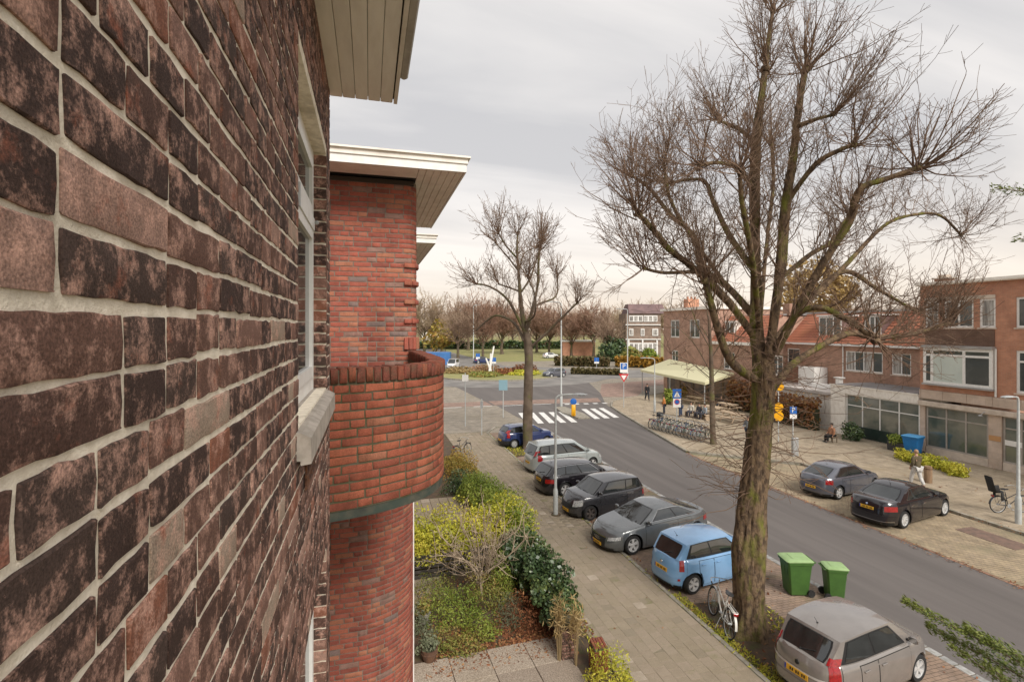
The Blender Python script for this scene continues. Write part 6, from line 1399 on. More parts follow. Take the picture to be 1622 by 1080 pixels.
# lamps
def lamp(name, label, base, h, arm, adir, head, tilt=.35, r=.06, group=None, hl=.75):
    t = thing(name, label, 'lamp', base, 0, group); b = MB(); b.lathe([(r*1.7,0),(r*1.7,1.0),(r*1.45,1.05),(r,1.12),(r*.75,h-.5)],(0,0,0),12); b.build('pole', pole_m, t, 40)
    a = MB(); dx_, dy_ = adir; pts = [(0,0,h-.52),(0,0,h-.25),(dx_*arm*.06,dy_*arm*.06,h-.1),(dx_*arm*.3,dy_*arm*.3,h-.0),(dx_*arm,dy_*arm,h+.03)]; a.tube([tuple(x) for x in catm(pts,4)],[r*.7]*17,8); a.build('arm', pole_m, t, 40)
    hd_ = MB(); ang = math.atan2(dy_,dx_); m = Matrix.Rotation(ang,3,'Z'); rows = []
    for k in range(7):
        u = k/6; w_ = .13*math.sin(PI*min(1,u*.9+.12))**.6; z = .06*math.sin(PI*min(1,u*.85+.15)); rows.append([m @ Vector((u*hl,w_*math.cos(a_),z*math.sin(a_)*(1 if math.sin(a_)>0 else .35)))+Vector((dx_*arm,dy_*arm,h+.03)) for a_ in np.linspace(0,2*PI,11)])
    hd_.grid(rows); hd_.build('lamp_head', galv, t, 50); g = MB(); c = m @ Vector((hl*.55,0,-.028)); g.bevbox((c.x+dx_*arm,c.y+dy_*arm,h+.03+c.z),(hl*.5,.16,.03),.01,ang); g.build('lamp_glass', clearl, t); return t
lamp('street_lamp','grey street lamp with curved arm standing on the left pavement', G(880,815,.06), 4.95, .75, (CS,-SN), 1, hl=.6)
b = MB(); q = G(880,815,.06); b.lathe([(.2,0),(.2,.03)],(q.x+.02,q.y,.062),12); struct(b.build('lamp_footing', soil))
q = G(1613,829,.1); lamp('street_lamp','grey street lamp with arm to the left on the far pavement by the shops', q, 4.95, .12, (-CS,SN), 1, hl=.62)
q = G(1037,652,.1); lamp('street_lamp','grey street lamp behind the row of bicycles near the awning', (q.x,q.y,.1), 4.9, .7, (-CS,SN), 1, hl=.7)
q = G(889,645); lamp('tall_street_lamp','tall street lamp pole with arm at the traffic island crossing', (q.x,q.y,.1), 10.2, 1.1, (-CS,SN), 1, r=.08, hl=.9)
q = G(994,601); lamp('tall_street_lamp','tall lamp pole beyond the parking sign with a box on it', (q.x,q.y,0), 10.6, 1.0, (-CS,SN), 1, r=.08, hl=.9)
q = G(750,572); lamp('tall_street_lamp','tall thin lamp pole at the far left of the roundabout', (q.x,q.y,0), 13, .8, (CS,-SN), 1, r=.11, hl=1.0)
# signs
blue_s = mat('sign_blue', (.02,.12,.42), .45); red_s = mat('sign_red', (.55,.02,.025), .45); yel_s = mat('sign_yellow', (.75,.38,.01), .4, (.65,.3,.01), 3, .4)
def pole(t, h, r=.035): b = MB(); b.lathe([(r,0),(r,h)],(0,0,0),8); b.build('pole', pole_m, t, 40)
def plate(t, name, w, h, z, m, y=-.045, th=.012, shape=None, x=0):
    b = MB()
    if shape == 'tri': pts = [(-w/2,h/2),(w/2,h/2),(0,-h/2)]
    elif shape == 'triup': pts = [(-w/2,-h/2),(w/2,-h/2),(0,h/2)]
    elif shape == 'disc': pts = [(w/2*math.cos(a),w/2*math.sin(a)) for a in np.linspace(0,2*PI,20)[:-1]]
    else: pts = [(-w/2,-h/2),(w/2,-h/2),(w/2,h/2),(-w/2,h/2)]
    n = len(pts); b.add([(a+x,y,z+c) for a,c in pts]+[(a+x,y+th,z+c) for a,c in pts],[tuple(range(n)) if True else 0, tuple(range(2*n-1,n-1,-1))]+[((i+1)%n,i,n+i,n+(i+1)%n) for i in range(n)]); return b.build(name, m, t)
def glyph(t, txt, size, z, m, y, x=0):
    cu = bpy.data.curves.new('letter','FONT'); cu.body = txt; cu.size = size; cu.align_x = 'CENTER'; cu.align_y = 'CENTER'; cu.extrude = .002; o = bpy.data.objects.new('letter', cu); COL.objects.link(o); cu.materials.append(m); o.parent = t; me_ = bpy.data.meshes.new_from_object(o); bpy.data.objects.remove(o); o = bpy.data.objects.new('letter', me_); COL.objects.link(o); o.parent = t; o.location = (x,y,z); o.rotation_euler = (PI/2,0,0); return o
q = G(988,647); t = thing('road_sign','blue parking sign with white plate above a red and white give way triangle','sign',(q.x,q.y,.1),-YAW); pole(t,4.3); plate(t,'sign_plate',.72,.95,3.85,white,-.05); plate(t,'parking_symbol',.6,.58,3.98,blue_s,-.062); glyph(t,'P',.6,3.98,white,-.07); plate(t,'give_way_triangle',.95,.8,2.85,red_s,-.05,shape='tri'); plate(t,'triangle_face',.55,.46,2.88,white,-.062,shape='tri')
q = G(1072,688,.1); t = thing('road_sign','blue pedestrian crossing sign above a round no stopping sign by the bicycles','sign',(q.x,q.y,.1),-YAW); pole(t,3.3); plate(t,'sign_plate',.62,.66,2.95,blue_s,-.05); plate(t,'white_triangle',.44,.42,2.93,white,-.062,shape='triup'); 
b = MB(); b.tube([(0,-.068,3.0),(0,-.068,2.9)],.022,6); b.tube([(0,-.068,2.91),(-.06,-.068,2.77)],.014,5); b.tube([(0,-.068,2.91),(.06,-.068,2.77)],.014,5); b.ball((0,-.068,3.05),.024,6); b.build('walker_symbol', darkmet, t)
plate(t,'lower_plate',.56,.62,2.28,white,-.05); plate(t,'no_stopping_rim',.4,.4,2.36,red_s,-.06,shape='disc'); plate(t,'no_stopping_face',.3,.3,2.36,blue_s,-.068,shape='disc')
q = G(1256,722,.1); t = thing('road_sign','blue parking sign with white under plate on a thick grey post','sign',(q.x,q.y,.1),-YAW); pole(t,3.0); plate(t,'sign_plate',.42,.42,2.75,blue_s,-.05); glyph(t,'P',.4,2.75,white,-.06); plate(t,'under_plate',.42,.26,2.38,white,-.05)
b = MB(); b.bevbox((.12,-.0,.55),(.34,.22,1.1),.02); b.build('meter_box', galv, t)
q = G(1233,700,.1); t = thing('banner_sign','orange yellow round signs stacked on a slim pole behind the huge tree','sign',(q.x,q.y,.1),-YAW); pole(t,4.2); plate(t,'disc',.6,.6,3.75,yel_s,-.05,.03,'disc',.05); plate(t,'disc',.62,.62,2.35,yel_s,-.05,.03,'disc'); plate(t,'disc',.66,.66,1.75,yel_s,-.05,.03,'disc')
for (px,py,h,lab,w_) in ((763,690,2.6,'thin grey post with narrow panel at the left pavement corner',.2),(737,676,4.2,'thin pole with small white sign at the pavement edge left of the crossing',.5),(797,662,3.2,'grey sign pole with blue panel at the roundabout approach',.75)):
    q = G(px,py); t = thing('sign_post',lab,'sign',(q.x,q.y,.05),-YAW); pole(t,h,.04); plate(t,'sign_plate',w_,.9 if w_ > .6 else .5,h-.4,mat('teal_sign',(.22,.36,.42),.5) if w_ > .6 else galv if w_ < .3 else white)
for (px,py,lab) in ((782,588,'white blue direction sign on the near side of the roundabout'),(757,578,'blue white keep sign on the far side of the roundabout'),(945,588,'small sign post on the verge across the roundabout')):
    q = G(px,py+4); t = thing('sign_post',lab,'sign',(q.x,q.y,.1),-YAW); pole(t,2.6,.05); plate(t,'sign_plate',.8,.7,2.3,blue_s); plate(t,'sign_band',.8,.3,1.8,white)
# traffic island with yellow bollard
q = G(918,664); b = MB(); b.prism([(17.2,40.0),(18.2,39.8),(18.6,42),(18.4,46),(17.4,46.3),(16.9,43)],-.05,.11); struct(b.build('traffic_island', kst))
t = thing('bollard','yellow lit bollard on the small traffic island at the crossing','bollard',(q.x-.1,q.y+1.1,.11),-YAW); b = MB(); b.bevbox((0,0,.5),(.36,.3,1.0),.05); b.build('base', yel_s, t, 40); b = MB(); b.lathe([(.26,-.05),(.28,-.04),(.28,.04),(.26,.05)],(0,0,1.25),18,0,'Y'); b.build('keep_right_disc', blue_s, t, 40)
# shop front: planter, hedge strip, wooden stump
t = thing('planter_box','dark planter box with evergreen plants left of the blue container','planter',(0,0,0)); q = G(1424,714,.1); b = MB(); b.bevbox((q.x,q.y,.38),(.6,1.1,.55),.03); b.build('box', darkmet, t); hedge_mesh('foliage',[((q.x,q.y,.8),(.35,.6,.25),500)],.07,lf_grn,t)
t = thing('shrub','dark evergreen shrub beside the white pier of the white shop','shrub'); q = G(1352,697,.1); hedge_mesh('foliage',[((q.x,q.y,.6),(.5,.7,.6),700)],.09,lf_ivy,t); stems(5,(q.x,q.y,.1),.3,.7,.02,wood,t)
for (a,c,lab) in ((1432,1462,'yellow green low hedge left half in front of the shop window'),(1476,1520,'yellow green low hedge right half in front of the shop window')):
    t = thing('low_hedge',lab,'hedge'); n = 5; bl = []
    for k in range(n): u = k/(n-1); q = G(a+(c-a)*u, 726+(a-1432)*.22+(c-a)*u*.42,.1); bl.append(((q.x,q.y,.32),(.4,.45,.3),380))
    hedge_mesh('foliage',bl,.075,lf_yel,t)
q = G(1470,764,.1); t = thing('wooden_post','short round wooden post on the far pavement','bollard',(q.x,q.y,.1)); MB().lathe([(.17,0),(.17,.78),(.15,.82)],(0,0,0),12).build('post', mat('post_wood',(.26,.17,.10),.9,(.17,.11,.07),6,.5,.003,30,stretch=(1,1,.2)), t, 40); MB().lathe([(.18,.68),(.18,.71)],(0,0,0),12).build('band', rust, t)
q = G(1572,852); b = MB(); b.bevbox((0,0,0),(.9,1.9,.02),.006); o = b.build('service_hatch', mat('rusty_cover',(.20,.13,.10),.85,(.14,.10,.08),4,.5,.002,40)); o.location = (q.x,q.y,.012); struct(o)
# brick gate pillars
for (px,py,z,s_,h,lab,L_) in ((897,1040,0,.36,.85,'brick gate pillar at the end of the ivy hedge','a'),(948,1062,0,.32,.55,'low brick gate pillar with sloping brick cap among weeds','b')):
    q = G(px,py); t = thing('gate_pillar',lab,'pillar',(q.x,q.y,.05)); b = MB(); b.bb(-s_/2,s_/2,-s_/2,s_/2,0,h); b.build('core', mort_moss, t); B_ = Bricks(red_b2 if L_ == 'b' else bm_near,.002,.02,5)
    for (c0,c1) in (((-s_/2,-s_/2-.008),(s_/2,-s_/2-.008)),((s_/2+.008,-s_/2),(s_/2+.008,s_/2)),((s_/2,s_/2+.008),(-s_/2,s_/2+.008)),((-s_/2-.008,s_/2),(-s_/2-.008,-s_/2))): B_.run([c0,c1],.0,int(h/.0625),bond='flemish')
    B_.finish(t,150)
    if L_ == 'b':
        for k in range(5): c = child('coping_brick', solmesh[k], t, (-s_/2+.035+k*.0625,-.0,h+.035), (R(12),0,0)); c.scale = (1,2.2,.75); c.location.y = s_/2-.02
# flower pot
q = G(680,1046,.06); t = thing('flower_pot','brown banded terracotta pot with grey green plant by the tower wall','plant pot',(q.x,q.y,.06)); MB().lathe([(.12,0),(.19,.18),(.2,.22),(.19,.225),(.2,.3),(.17,.3),(.16,.24)],(0,0,0),18).build('pot', mat('terracotta',(.16,.085,.05),.7,(.09,.05,.035),5,.5), t, 50); hedge_mesh('foliage',[((0,0,.42),(.2,.2,.22),260)],.05,lf_olive,t)
q = G(672,985,.06); t = thing('flower_pot','pale stone pot with dark trailing plant beside the tower wall','plant pot',(q.x,q.y,.06)); MB().lathe([(.11,0),(.16,.2),(.17,.26),(.14,.26)],(0,0,0),16).build('pot', concrete, t, 50); hedge_mesh('foliage',[((0,0,.38),(.18,.18,.2),200)],.05,lf_mix,t)
# ================================================================ bicycles
def bicycle(name, label, loc, yaw, lean=0, frame=darkmet, seat=None, group=None, fender=None, child_seat=False, rearlight=True):
    t = thing(name, label, 'bicycle', loc, yaw, group); t.rotation_euler = (lean,0,yaw); R_ = .345; wb_ = 1.08
    wm = MB(); wm.tube([(R_*math.cos(a),0,R_*math.sin(a)) for a in np.linspace(0,2*PI,25)[:-1]],.02,6,closed=True); wme = wm.mesh('wheel', blackrub, 60)
    sp = MB(); sp.tube([((R_-.025)*math.cos(a),0,(R_-.025)*math.sin(a)) for a in np.linspace(0,2*PI,25)[:-1]],.011,4,closed=True)
    for k in range(12): a = 2*PI*k/12; sp.tube([(0,.02*(-1)**k,0),((R_-.02)*math.cos(a),0,(R_-.02)*math.sin(a))],.0022,3,cap=False)
    sp.lathe([(.03,-.05),(.03,.05)],(0,0,0),8,0,'Y'); spm = sp.mesh('spokes', galv, 50)
    for x in (0,wb_): w = child('wheel', wme, t, (x,0,R_)); child('spokes', spm, w)
    f = MB(); bb_, st, ht, hb, ax, fx = (.44,0,.29),(.30,0,.86),(.93,0,.90),(.96,0,.66),(0,0,R_),(wb_,0,R_)
    for a,c,r in ((bb_,st,.016),(bb_,hb,.019),((.36,0,.58),(.94,0,.84),.016),(ht,hb,.02)): f.tube([a,c],r,7)
    for s in (-1,1): f.tube([(0,s*.055,R_),(.44,s*.03,.29)],.009,5); f.tube([(0,s*.055,R_),(.33,s*.02,.76)],.008,5); f.tube([(hb[0],s*.03,hb[2]),(fx[0],s*.05,R_)],.011,5)
    f.build('frame', frame, t, 50)
    h = MB(); h.tube([(.93,0,.90),(.90,0,1.03)],.013,6); h.tube([tuple(x) for x in catm([(.70,-.30,1.02),(.84,-.26,1.06),(.92,-.1,1.05),(.92,.1,1.05),(.84,.26,1.06),(.70,.30,1.02)],3)],.012,6); h.build('handlebar', galv, t, 50)
    for s in (-1,1): g = MB(); g.tube([(.70,s*.30,1.02),(.60,s*.315,1.01)],.017,6); g.build('grip', blackrub, t)
    s_ = MB(); s_.tube([(.30,0,.84),(.285,0,.95)],.012,6); s_.build('seat_post', galv, t); q = MB(); q.ball((.24,0,.98),(.14,.10,.035),10); q.ball((.36,0,.975),(.1,.045,.03),8); q.build('saddle', seat or blackrub, t, 60)
    for x,a0,a1 in ((0,20,175),(wb_,35,160)):
        m_ = MB(); m_.grid([[((R_+.035)*math.cos(R(a))+x,y,(R_+.035)*math.sin(R(a))+R_) for y in (-.03,0,.03)] for a in np.linspace(a0,a1,12)]); m_.build('mudguard', fender or frame, t, 60)
    r = MB()
    for s in (-1,1): r.tube([(-.22,s*.07,.74),(.26,s*.06,.74)],.007,5); r.tube([(-.12,s*.07,.74),(0,s*.06,R_)],.006,4)
    r.box((.02,0,.745),(.4,.02,.006)); r.box((-.2,0,.745),(.02,.14,.008)); r.build('rear_rack', frame, t)
    if rearlight: q = MB(); q.bevbox((-.245,0,.71),(.03,.12,.07),.01); q.build('rear_light', redl, t)
    q = MB(); q.lathe([(.085,-.006),(.085,.006)],(.44,-.05,.29),14,0,'Y'); q.tube([(.44,-.06,.29),(.53,-.06,.15)],.009,4); q.tube([(.44,.06,.29),(.35,.06,.43)],.009,4); q.box((.53,-.1,.15),(.09,.07,.02)); q.box((.35,.1,.43),(.09,.07,.02)); q.build('crank', galv, t)
    q = MB(); q.tube([(.38,.07,.29),(.30,.2,.02)],.008,4); q.build('kick_stand', galv, t)
    if child_seat:
        c = MB(); c.bevbox((-.05,0,.90),(.34,.32,.09),.03); c.bevbox((-.24,0,1.2),(.09,.34,.66),.04); 
        for s in (-1,1): c.bevbox((.02,s*.17,.72),(.12,.05,.34),.02); c.bevbox((-.15,s*.165,1.05),(.2,.03,.3),.012)
        c.v = [(x-(z-.9)*.30 if z > .9 else x,y,z) for x,y,z in c.v]; c.build('child_seat', blackrub, t, 40)
    return t
whitef = mat('white_bike_frame', (.62,.60,.55), .4, (.5,.48,.44), 8, .4)
q = G(1143,978); bicycle('bicycle','white framed bicycle with red rear light leaning against the huge tree', (8.64,10.72,.04), R(73), R(9), whitef, darkmet, None, whitef)
q = G(1578,812,.1); bicycle('bicycle','black bicycle with black child seat parked at the lamp post by the shops', (q.x+.1,q.y+.0,.1), R(-14), 0, darkmet, None, None, darkmet, True)
q = G(733,724,.07); bicycle('bicycle','dark bicycle standing on the left pavement past the balcony', (q.x-.4,q.y,.06), R(40), 0, darkmet)
bikes_g = 'bicycles in the dense row before the cafe'
cols_ = [darkmet, mat('blue_bike',(.05,.10,.2),.4), galv, mat('green_bike',(.05,.09,.06),.4), mat('cream_bike',(.45,.42,.36),.4)]
pr = None; b0, b1 = G(1031,678,.1), G(1112,700,.1)
ORD = ['first','second','third','fourth','fifth','sixth','seventh','eighth','ninth','tenth','eleventh','twelfth','thirteenth','fourteenth','fifteenth','sixteenth']
for i in range(15):
    u = i/14; x, y = b0.x+(b1.x-b0.x)*u, b0.y+(b1.y-b0.y)*u
    lab = ORD[i]+' bicycle from the left in the dense parked row before the cafe terrace' if i < 14 else 'last bicycle at the right end of the dense row, by the slender tree'
    if i == 0: pr = [bicycle('bicycle', 'black bicycle with front crate at the left end of the dense row', (x,y,.1), R(22), R(4), cols_[0], None, bikes_g)]; b = MB(); b.bevbox((1.05,0,.98),(.34,.42,.26),.02); b.build('crate', blackrub, pr[0])
    elif i < 5: pr.append(bicycle('bicycle', lab, (x,y,.1), R(22+random.uniform(-8,8)), R(random.uniform(-3,6)), cols_[i], None, bikes_g))
    else: o = dup(pr[1+(i % 4)], (x,y,.1), R(22+random.uniform(-9,9)), lab, bikes_g); o.rotation_euler[0] = R(random.uniform(-3,6))
# ================================================================ people
skin_m = mat('skin', (.48,.28,.20), .6); hair_d = mat('dark_hair', (.04,.028,.02), .7); 
def cloth(n, c): return mat(n, c, .9, tuple(x*.7 for x in c), 9, .5, .003, 50)
def skinobj(name, joints, edges, m, parent, sub=2):
    me = bpy.data.meshes.new(name); me.from_pydata([j[0] for j in joints], edges, []); me.materials.append(m); o = bpy.data.objects.new(name, me); COL.objects.link(o); o.parent = parent
    md = o.modifiers.new('skin','SKIN'); md.use_smooth_shade = True
    sv_ = me.skin_vertices[0].data if me.skin_vertices else None
    if sv_ is None:
        bm_ = bmesh.new(); bm_.from_mesh(me); bm_.verts.layers.skin.verify(); bm_.to_mesh(me); bm_.free(); sv_ = me.skin_vertices[0].data
    for k, j in enumerate(joints): sv_[k].radius = (j[1], j[2] if len(j) > 2 else j[1])
    sv_[0].use_root = True; s = o.modifiers.new('sub','SUBSURF'); s.levels = sub; s.render_levels = sub; return o
def person(label, loc, yaw, jacket, trousers, hair=hair_d, pose='walk', h=1.75, bag=None, group=None, cap=None):
    """faces +x; every joint scaled to height h"""
    t = thing('person', label, 'person', loc, yaw, group); k = h/1.75; st = .30 if pose == 'walk' else .05; seat = pose == 'sit'
    def J(x,y,z,a,b=None): return ((x*k,y*k,z*k),a*k,(b or a)*k)
    if seat: hipz, kn, an = .48, ((.42,.11,.50),(.42,-.11,.50)), ((.42,.12,.07),(.42,-.12,.07))
    else: hipz, kn, an = .93, ((st*.55,.10,.50),(-st*.25,-.10,.50)), ((st*.75,.10,.08),(-st*1.0,-.10,.12))
    dz = hipz-.93
    # body: one continuous surface
    ja = [J(0,0,hipz,.14,.11), J(0,0,1.15+dz,.13,.10), J(.01,0,1.36+dz,.16,.10), J(.02,0,1.49+dz,.055), J(.03,0,1.56+dz,.055), J(.045,0,1.66+dz,.098,.082), J(.05,0,1.72+dz,.07)]
    ja += [J(0,.2,1.42+dz,.055), J(-.06 if pose=='walk' else .03,.25,1.14+dz,.042), J(.12,.22,.93+dz,.034), J(0,-.2,1.42+dz,.055), J(.08 if pose=='walk' else .05,-.25,1.14+dz,.042), J(.26,-.2,.98+dz,.034)]
    ja += [J(0,.10,hipz-.04,.09), J(*kn[0],.062), J(*an[0],.045), J(an[0][0]+.13,an[0][1],.04,.035,.04), J(0,-.10,hipz-.04,.09), J(*kn[1],.062), J(*an[1],.045), J(an[1][0]+.12,an[1][1],an[1][2]-.05,.035,.04)]
    ed_ = [(0,1),(1,2),(2,3),(3,4),(4,5),(5,6),(2,7),(7,8),(8,9),(2,10),(10,11),(11,12),(0,13),(13,14),(14,15),(15,16),(0,17),(17,18),(18,19),(19,20)]
    body = skinobj('body', ja, ed_, skin_m, t)
    f = 1.36; jj = [ja[i] for i in (1,2,7,8,9,10,11,12,0)]; jj = [((p),a*f+.014*k,b*f+.014*k) for p,a,b in jj]
    jj[4] = (tuple(np.array(jj[3][0])*.15+np.array(jj[4][0])*.85),jj[4][1],jj[4][2]); jj[7] = (tuple(np.array(jj[6][0])*.15+np.array(jj[7][0])*.85),jj[7][1],jj[7][2]); jj.append(((ja[2][0][0],0,1.45*k+dz*k),.09*k,.075*k))
    skinobj('jacket', jj, [(0,1),(1,2),(2,3),(3,4),(1,5),(5,6),(6,7),(0,8),(1,9)], jacket, t)
    tj = [ja[i] for i in (0,13,14,15,17,18,19)]; tj = [(p,a*1.25+.013*k,b*1.25+.013*k) for p,a,b in tj]; skinobj('trousers', tj, [(0,1),(1,2),(2,3),(0,4),(4,5),(5,6)], trousers, t)
    for i in (15,19):
        p = Vector(ja[i][0]); s = MB(); s.ball((p.x+.07*k,p.y,max(.045,p.z-.04)*1.0),(.135*k,.05*k,.05*k),10); s.build('shoe', darkmet, t, 60)
    hp = Vector(ja[5][0]); hr = MB(); hr.ball((hp.x-.022*k,0,hp.z+.03*k),(.102*k,.092*k,.105*k),12); hr.build('hair', cap or hair, t, 60)
    nm = MB(); nm.ball((hp.x+.10*k,0,hp.z-.02*k),(.02*k,.015*k,.022*k),6); nm.build('nose', skin_m, t, 60)
    for s in (1,-1): e = MB(); e.ball((hp.x+.083*k,s*.033*k,hp.z+.005*k),(.012*k,.012*k,.008*k),6); e.build('eye', darkmet, t)
    for (i,s) in ((9,1),(12,-1)):
        p = Vector(ja[i][0]); m_ = MB(); m_.bevbox((p.x+.015,p.y,p.z-.045*k),(.05*k,.03*k,.09*k),.012*k)
        for q in range(4): m_.tube([(p.x-.012*k+.016*q*k,p.y,p.z-.085*k),(p.x-.008*k+.016*q*k,p.y-.01*s*k,p.z-.155*k+abs(q-1.5)*.008*k)],[.009*k,.007*k],5)
        m_.tube([(p.x+.035*k,p.y,p.z-.04*k),(p.x+.065*k,p.y-.01*s,p.z-.095*k)],[.011*k,.008*k],5); m_.build('hand', skin_m, t, 60)
    if bag: b = MB(); b.bevbox((.02,.30,.85*k+dz*k),(.3,.1,.34),.03); b.build('bag', bag, t)
    return t
q = G(1452,770,.1); person('person in brown and green jacket and pale trousers walking on the far pavement', (q.x,q.y,.1), R(80), cloth('olive_brown_jacket',(.115,.09,.05)), cloth('pale_trousers',(.58,.57,.55)), mat('fair_hair',(.36,.22,.12),.7))
q = G(1025,634,.1); person('person in dark coat and trousers walking past the lamp on the corner', (q.x,q.y,.1), R(-95), cloth('black_coat',(.02,.02,.022)), cloth('dark_trousers',(.035,.04,.05)), hair_d)
q = G(1189,700,.1); person('person in grey jacket standing behind the huge tree trunk', (q.x-.2,q.y,.1), R(200), cloth('grey_jacket',(.16,.17,.18)), cloth('navy_trousers',(.02,.025,.04)), pose='stand')
q = G(1052,656,.1); person('person in orange coat standing behind the bicycles', (q.x,q.y,.1), R(150), cloth('orange_coat',(.50,.19,.05)), cloth('dark_jeans',(.03,.035,.05)), pose='stand', h=1.68)
q = G(1078,660,.1); person('person in dark jacket standing behind the crossing sign', (q.x,q.y,.1), R(120), cloth('dark_jacket',(.03,.03,.035)), cloth('blue_jeans',(.05,.07,.12)), pose='stand')
q = G(1318,700,.1); person('person in black with orange top seated by the beech hedge', (q.x,q.y,.1), R(170), cloth('peach_top',(.42,.20,.11)), cloth('black_trousers',(.02,.02,.02)), pose='sit', h=1.7)
t = thing('bench','small low seat under the person by the beech hedge','bench',(q.x,q.y,.1)); b = MB(); b.bevbox((0,0,.36),(.45,.5,.06),.01); b.build('seat', wood, t); 
for sx_ in (-.18,.18):
    for sy_ in (-.2,.2): MB().bb(sx_-.02,sx_+.02,sy_-.02,sy_+.02,0,.33).build('leg', wood, t)
# terrace furniture and guests
twood = mat('terrace_timber', (.48,.37,.26), .8, (.36,.27,.18), 4, .5, .002, 30, stretch=(1,.2,1))
def picnic(label, x, y, rz, group='timber tables on the cafe terrace'):
    t = thing('picnic_table', label, 'table', (x,y,.1), rz, group)
    for k in range(4): b = MB(); b.bevbox((-.3+k*.2,0,.74),(.185,1.9,.045),.008); b.build('plank', twood, t)
    for s in (-1,1): b = MB(); b.bevbox((s*.75,0,.45),(.28,1.9,.05),.008); b.build('seat', twood, t)
    for s in (-1,1):
        for q in (-1,1): b = MB(); b.tube([(q*.25,s*.65,.72),(q*.7,s*.65,.02)],.04,5); b.build('leg', twood, t)
        b = MB(); b.bevbox((0,s*.65,.4),(1.6,.05,.09),.01); b.build('cross_beam', twood, t)
    return t
pt = []
for (px,py,rz,lab) in ((1128,657,R(5),'timber picnic table nearest the slender young tree'),(1160,668,R(5),'timber picnic table beside the huge tree trunk on the terrace'),(1152,652,R(8),'timber picnic table under the edge of the awning'),(1100,640,R(5),'timber picnic table at the left under the awning')):
    q = G(px,py,.1); 
    if not pt: pt.append(picnic(lab,q.x,q.y,rz))
    else: dup(pt[0],(q.x,q.y,.1),rz,lab)
for (px,py,yaw,c,lab) in ((1095,660,R(200),(.62,.58,.50),'seated cafe guest in cream jacket at the terrace'),(1108,662,R(190),(.07,.07,.08),'seated cafe guest in dark jacket at the terrace'),(1117,664,R(170),(.30,.34,.38),'seated cafe guest in grey blue jacket at the terrace'),(1143,648,R(180),(.06,.05,.05),'seated cafe guest in black under the awning')):
    q = G(px,py,.1); person(lab,(q.x,q.y,.1),yaw,cloth('guest_jacket',c),cloth('guest_trousers',(.05,.05,.06)),pose='sit',group='guests on the cafe terrace'); 
    b = MB(); b.bevbox((0,0,.40),(1.2,.4,.05),.01); t = thing('bench','timber terrace bench under the '+lab.split('seated ')[1].replace(' at the terrace','').replace(' under the awning',''),'bench',(q.x,q.y,.1),yaw+PI/2,'benches on the cafe terrace'); b.build('seat', twood, t)
    for s in (-.5,.5): b = MB(); b.bb(s-.03,s+.03,-.17,.17,0,.375); b.build('leg', twood, t)
# plants and screens on the terrace
for (px,py,r_,m_,lab) in ((1062,640,.7,lf_grn,'dark green planter shrub at the left end of the terrace'),(1090,628,.8,lf_org,'yellow orange shrub under the awning'),(1170,640,.8,lf_dead,'reddish shrub at the right end of the terrace')):
    q = G(px,py,.1); t = thing('terrace_shrub',lab,'shrub'); hedge_mesh('foliage',[((q.x,q.y,.7),(r_*.8,r_,.75),700)],.12,m_,t); stems(5,(q.x,q.y,.1),.3,.8,.02,wood,t); b = MB(); b.bevbox((q.x,q.y,.3),(.6,1.3,.4),.02); b.build('trough', wood, t)
mid_hedge('hedge','brown leaved hedge along the cafe front behind the terrace',(33.4,37.5),(33.3,41.0),.8,2.6,2500,.13,lf_beech)
# string lights under the cafe eave
t = thing('string_lights','string of small warm bulbs along the white annex roof edge','lights'); b = MB(); b.tube([(33.0,30+.35*k,2.72-.06*math.sin(k*PI/3)**2) for k in range(20)],.008,4); b.build('cable', darkmet, t)
for k in range(0,20,2): b = MB(); b.ball((33.0,30+.35*k,2.64),.05,6); b.build('bulb', mat('warm_bulb',(.8,.5,.25),.4), t, 60)
# blue container beyond the roundabout
q = G(713,580); t = thing('blue_container','blue skip container beyond the roundabout beside the white van','container',(q.x-2,q.y+6,0),-YAW); b = MB(); b.bevbox((0,0,1.3),(6,2.4,2.6),.05); b.build('body', mat('blue_steel',(.06,.18,.42),.5,(.05,.14,.34),1,.4), t)
for k in range(6): b = MB(); b.bevbox((-2.5+k,-1.24,1.3),(.12,.08,2.4),.01); b.build('rib', mat('blue_steel_2',(.06,.18,.42),.5), t)
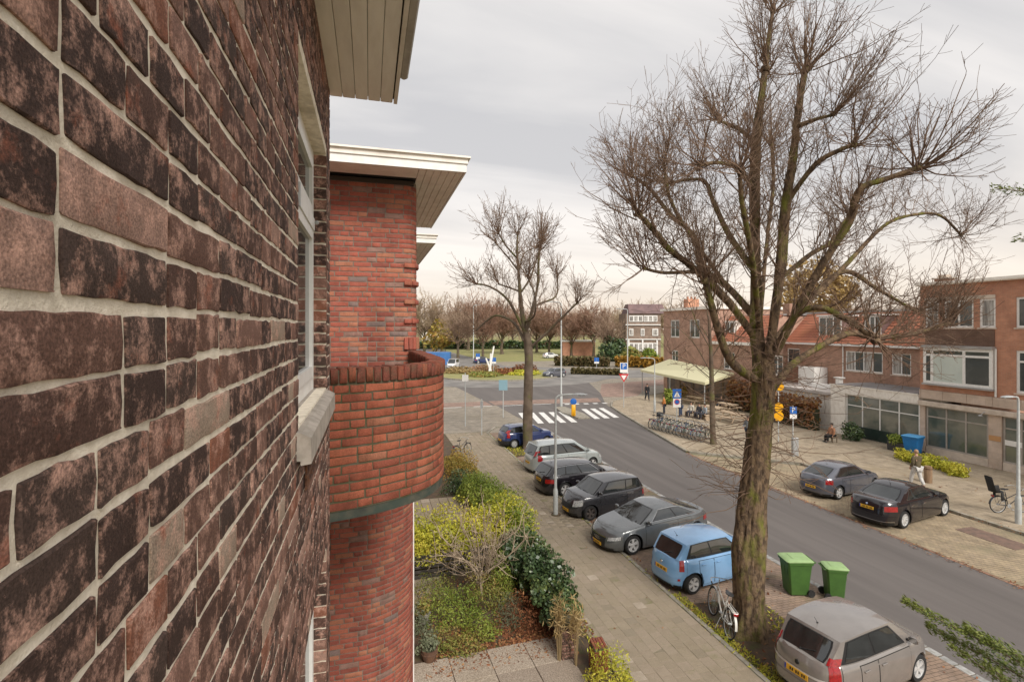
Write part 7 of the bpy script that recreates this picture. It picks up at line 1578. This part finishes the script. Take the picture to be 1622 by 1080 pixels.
# ================================================================ conifer reaching in from the right
def spray(root, base, d, L, n, m, wd=.2):
    d = unit(np.array(d)); t_ = rng.random(n)**.8; side_ = unit(np.cross(d,[0,0,1.])); w_ = wd*(np.minimum(1,(1-t_)*1.6+.12))*(.35+.65*np.minimum(1,t_*3)); a = (rng.random(n)*2-1); lob = .6+.4*np.abs(np.sin(t_*17+np.sign(a)*1.1))
    p = np.array(base)+d*L*t_[:,None]+side_*(a*w_*lob)[:,None]+np.array([0,0,1.])*((rng.normal(size=n)*.025)-.05*np.abs(a)*w_*2-.10*t_**2*L*.5)[:,None]
    dirv = unit(d*.75+side_*np.sign(a)[:,None]*.6+rng.normal(size=(n,3))*.25); b_ = unit(np.cross(dirv,rng.normal(size=(n,3)))); s = (.030*(.6+.7*rng.random(n)))[:,None]
    V = np.stack([p, p+dirv*s*.6+b_*s*.22, p+dirv*s*1.5, p+dirv*s*.6-b_*s*.22],1).reshape(-1,3); F = np.arange(4*n).reshape(n,4); rr = (rng.random(n)*.5+.5*t_*.9).clip(0,1)
    stuff(npmesh('needle_spray',V,F,m,np.repeat(rr,4),False,root))
    b = MB(); b.tube([tuple(np.array(base)+d*L*u+np.array([0,0,-.10*u*u*L*.5])) for u in (0,.3,.6,.95)],[.012,.009,.006,.003],5); b.build('branch', wood, root)
cf = thing('conifer_tree','green conifer whose feathery branches reach in at the right edge','tree'); cx, cy = 7.6, 1.2
b = MB(); b.tube([(cx,cy,0),(cx+.05,cy,4),(cx,cy+.05,9.5),(cx,cy,12)],[.2,.16,.09,.03],10); b.build('trunk', bark_far, cf, 60)
def con(px0,py0,d0,px1,py1,d1,n,wd):
    a, c = P(px0,py0,d0), P(px1,py1,d1); v = c-a; spray(cf, a, v, v.length, n, lf_con, wd); b = MB(); b.tube([(cx,cy,a.z+.25),tuple(a)],[.03,.014],6); b.build('branch', wood, cf)
con(1705,1100,5.0,1432,940,5.5,1500,.17); con(1720,1130,5.1,1470,980,5.5,1500,.2); con(1735,1110,4.9,1530,985,5.3,1300,.2); con(1740,1190,5.0,1505,1010,5.3,900,.15); con(1745,1200,4.9,1560,1040,5.1,900,.16)
con(1720,315,5.2,1572,293,5.5,240,.06); con(1700,370,5.1,1606,377,5.3,160,.05)
for k in range(10): a_ = random.uniform(-1.2,1.2); z_ = 1.5+k*1.0; spray(cf,(cx,cy,z_),(math.cos(a_),math.sin(a_)-.6,-.15),1.3,350,lf_con,.22)
# wood in the far distance, one mass
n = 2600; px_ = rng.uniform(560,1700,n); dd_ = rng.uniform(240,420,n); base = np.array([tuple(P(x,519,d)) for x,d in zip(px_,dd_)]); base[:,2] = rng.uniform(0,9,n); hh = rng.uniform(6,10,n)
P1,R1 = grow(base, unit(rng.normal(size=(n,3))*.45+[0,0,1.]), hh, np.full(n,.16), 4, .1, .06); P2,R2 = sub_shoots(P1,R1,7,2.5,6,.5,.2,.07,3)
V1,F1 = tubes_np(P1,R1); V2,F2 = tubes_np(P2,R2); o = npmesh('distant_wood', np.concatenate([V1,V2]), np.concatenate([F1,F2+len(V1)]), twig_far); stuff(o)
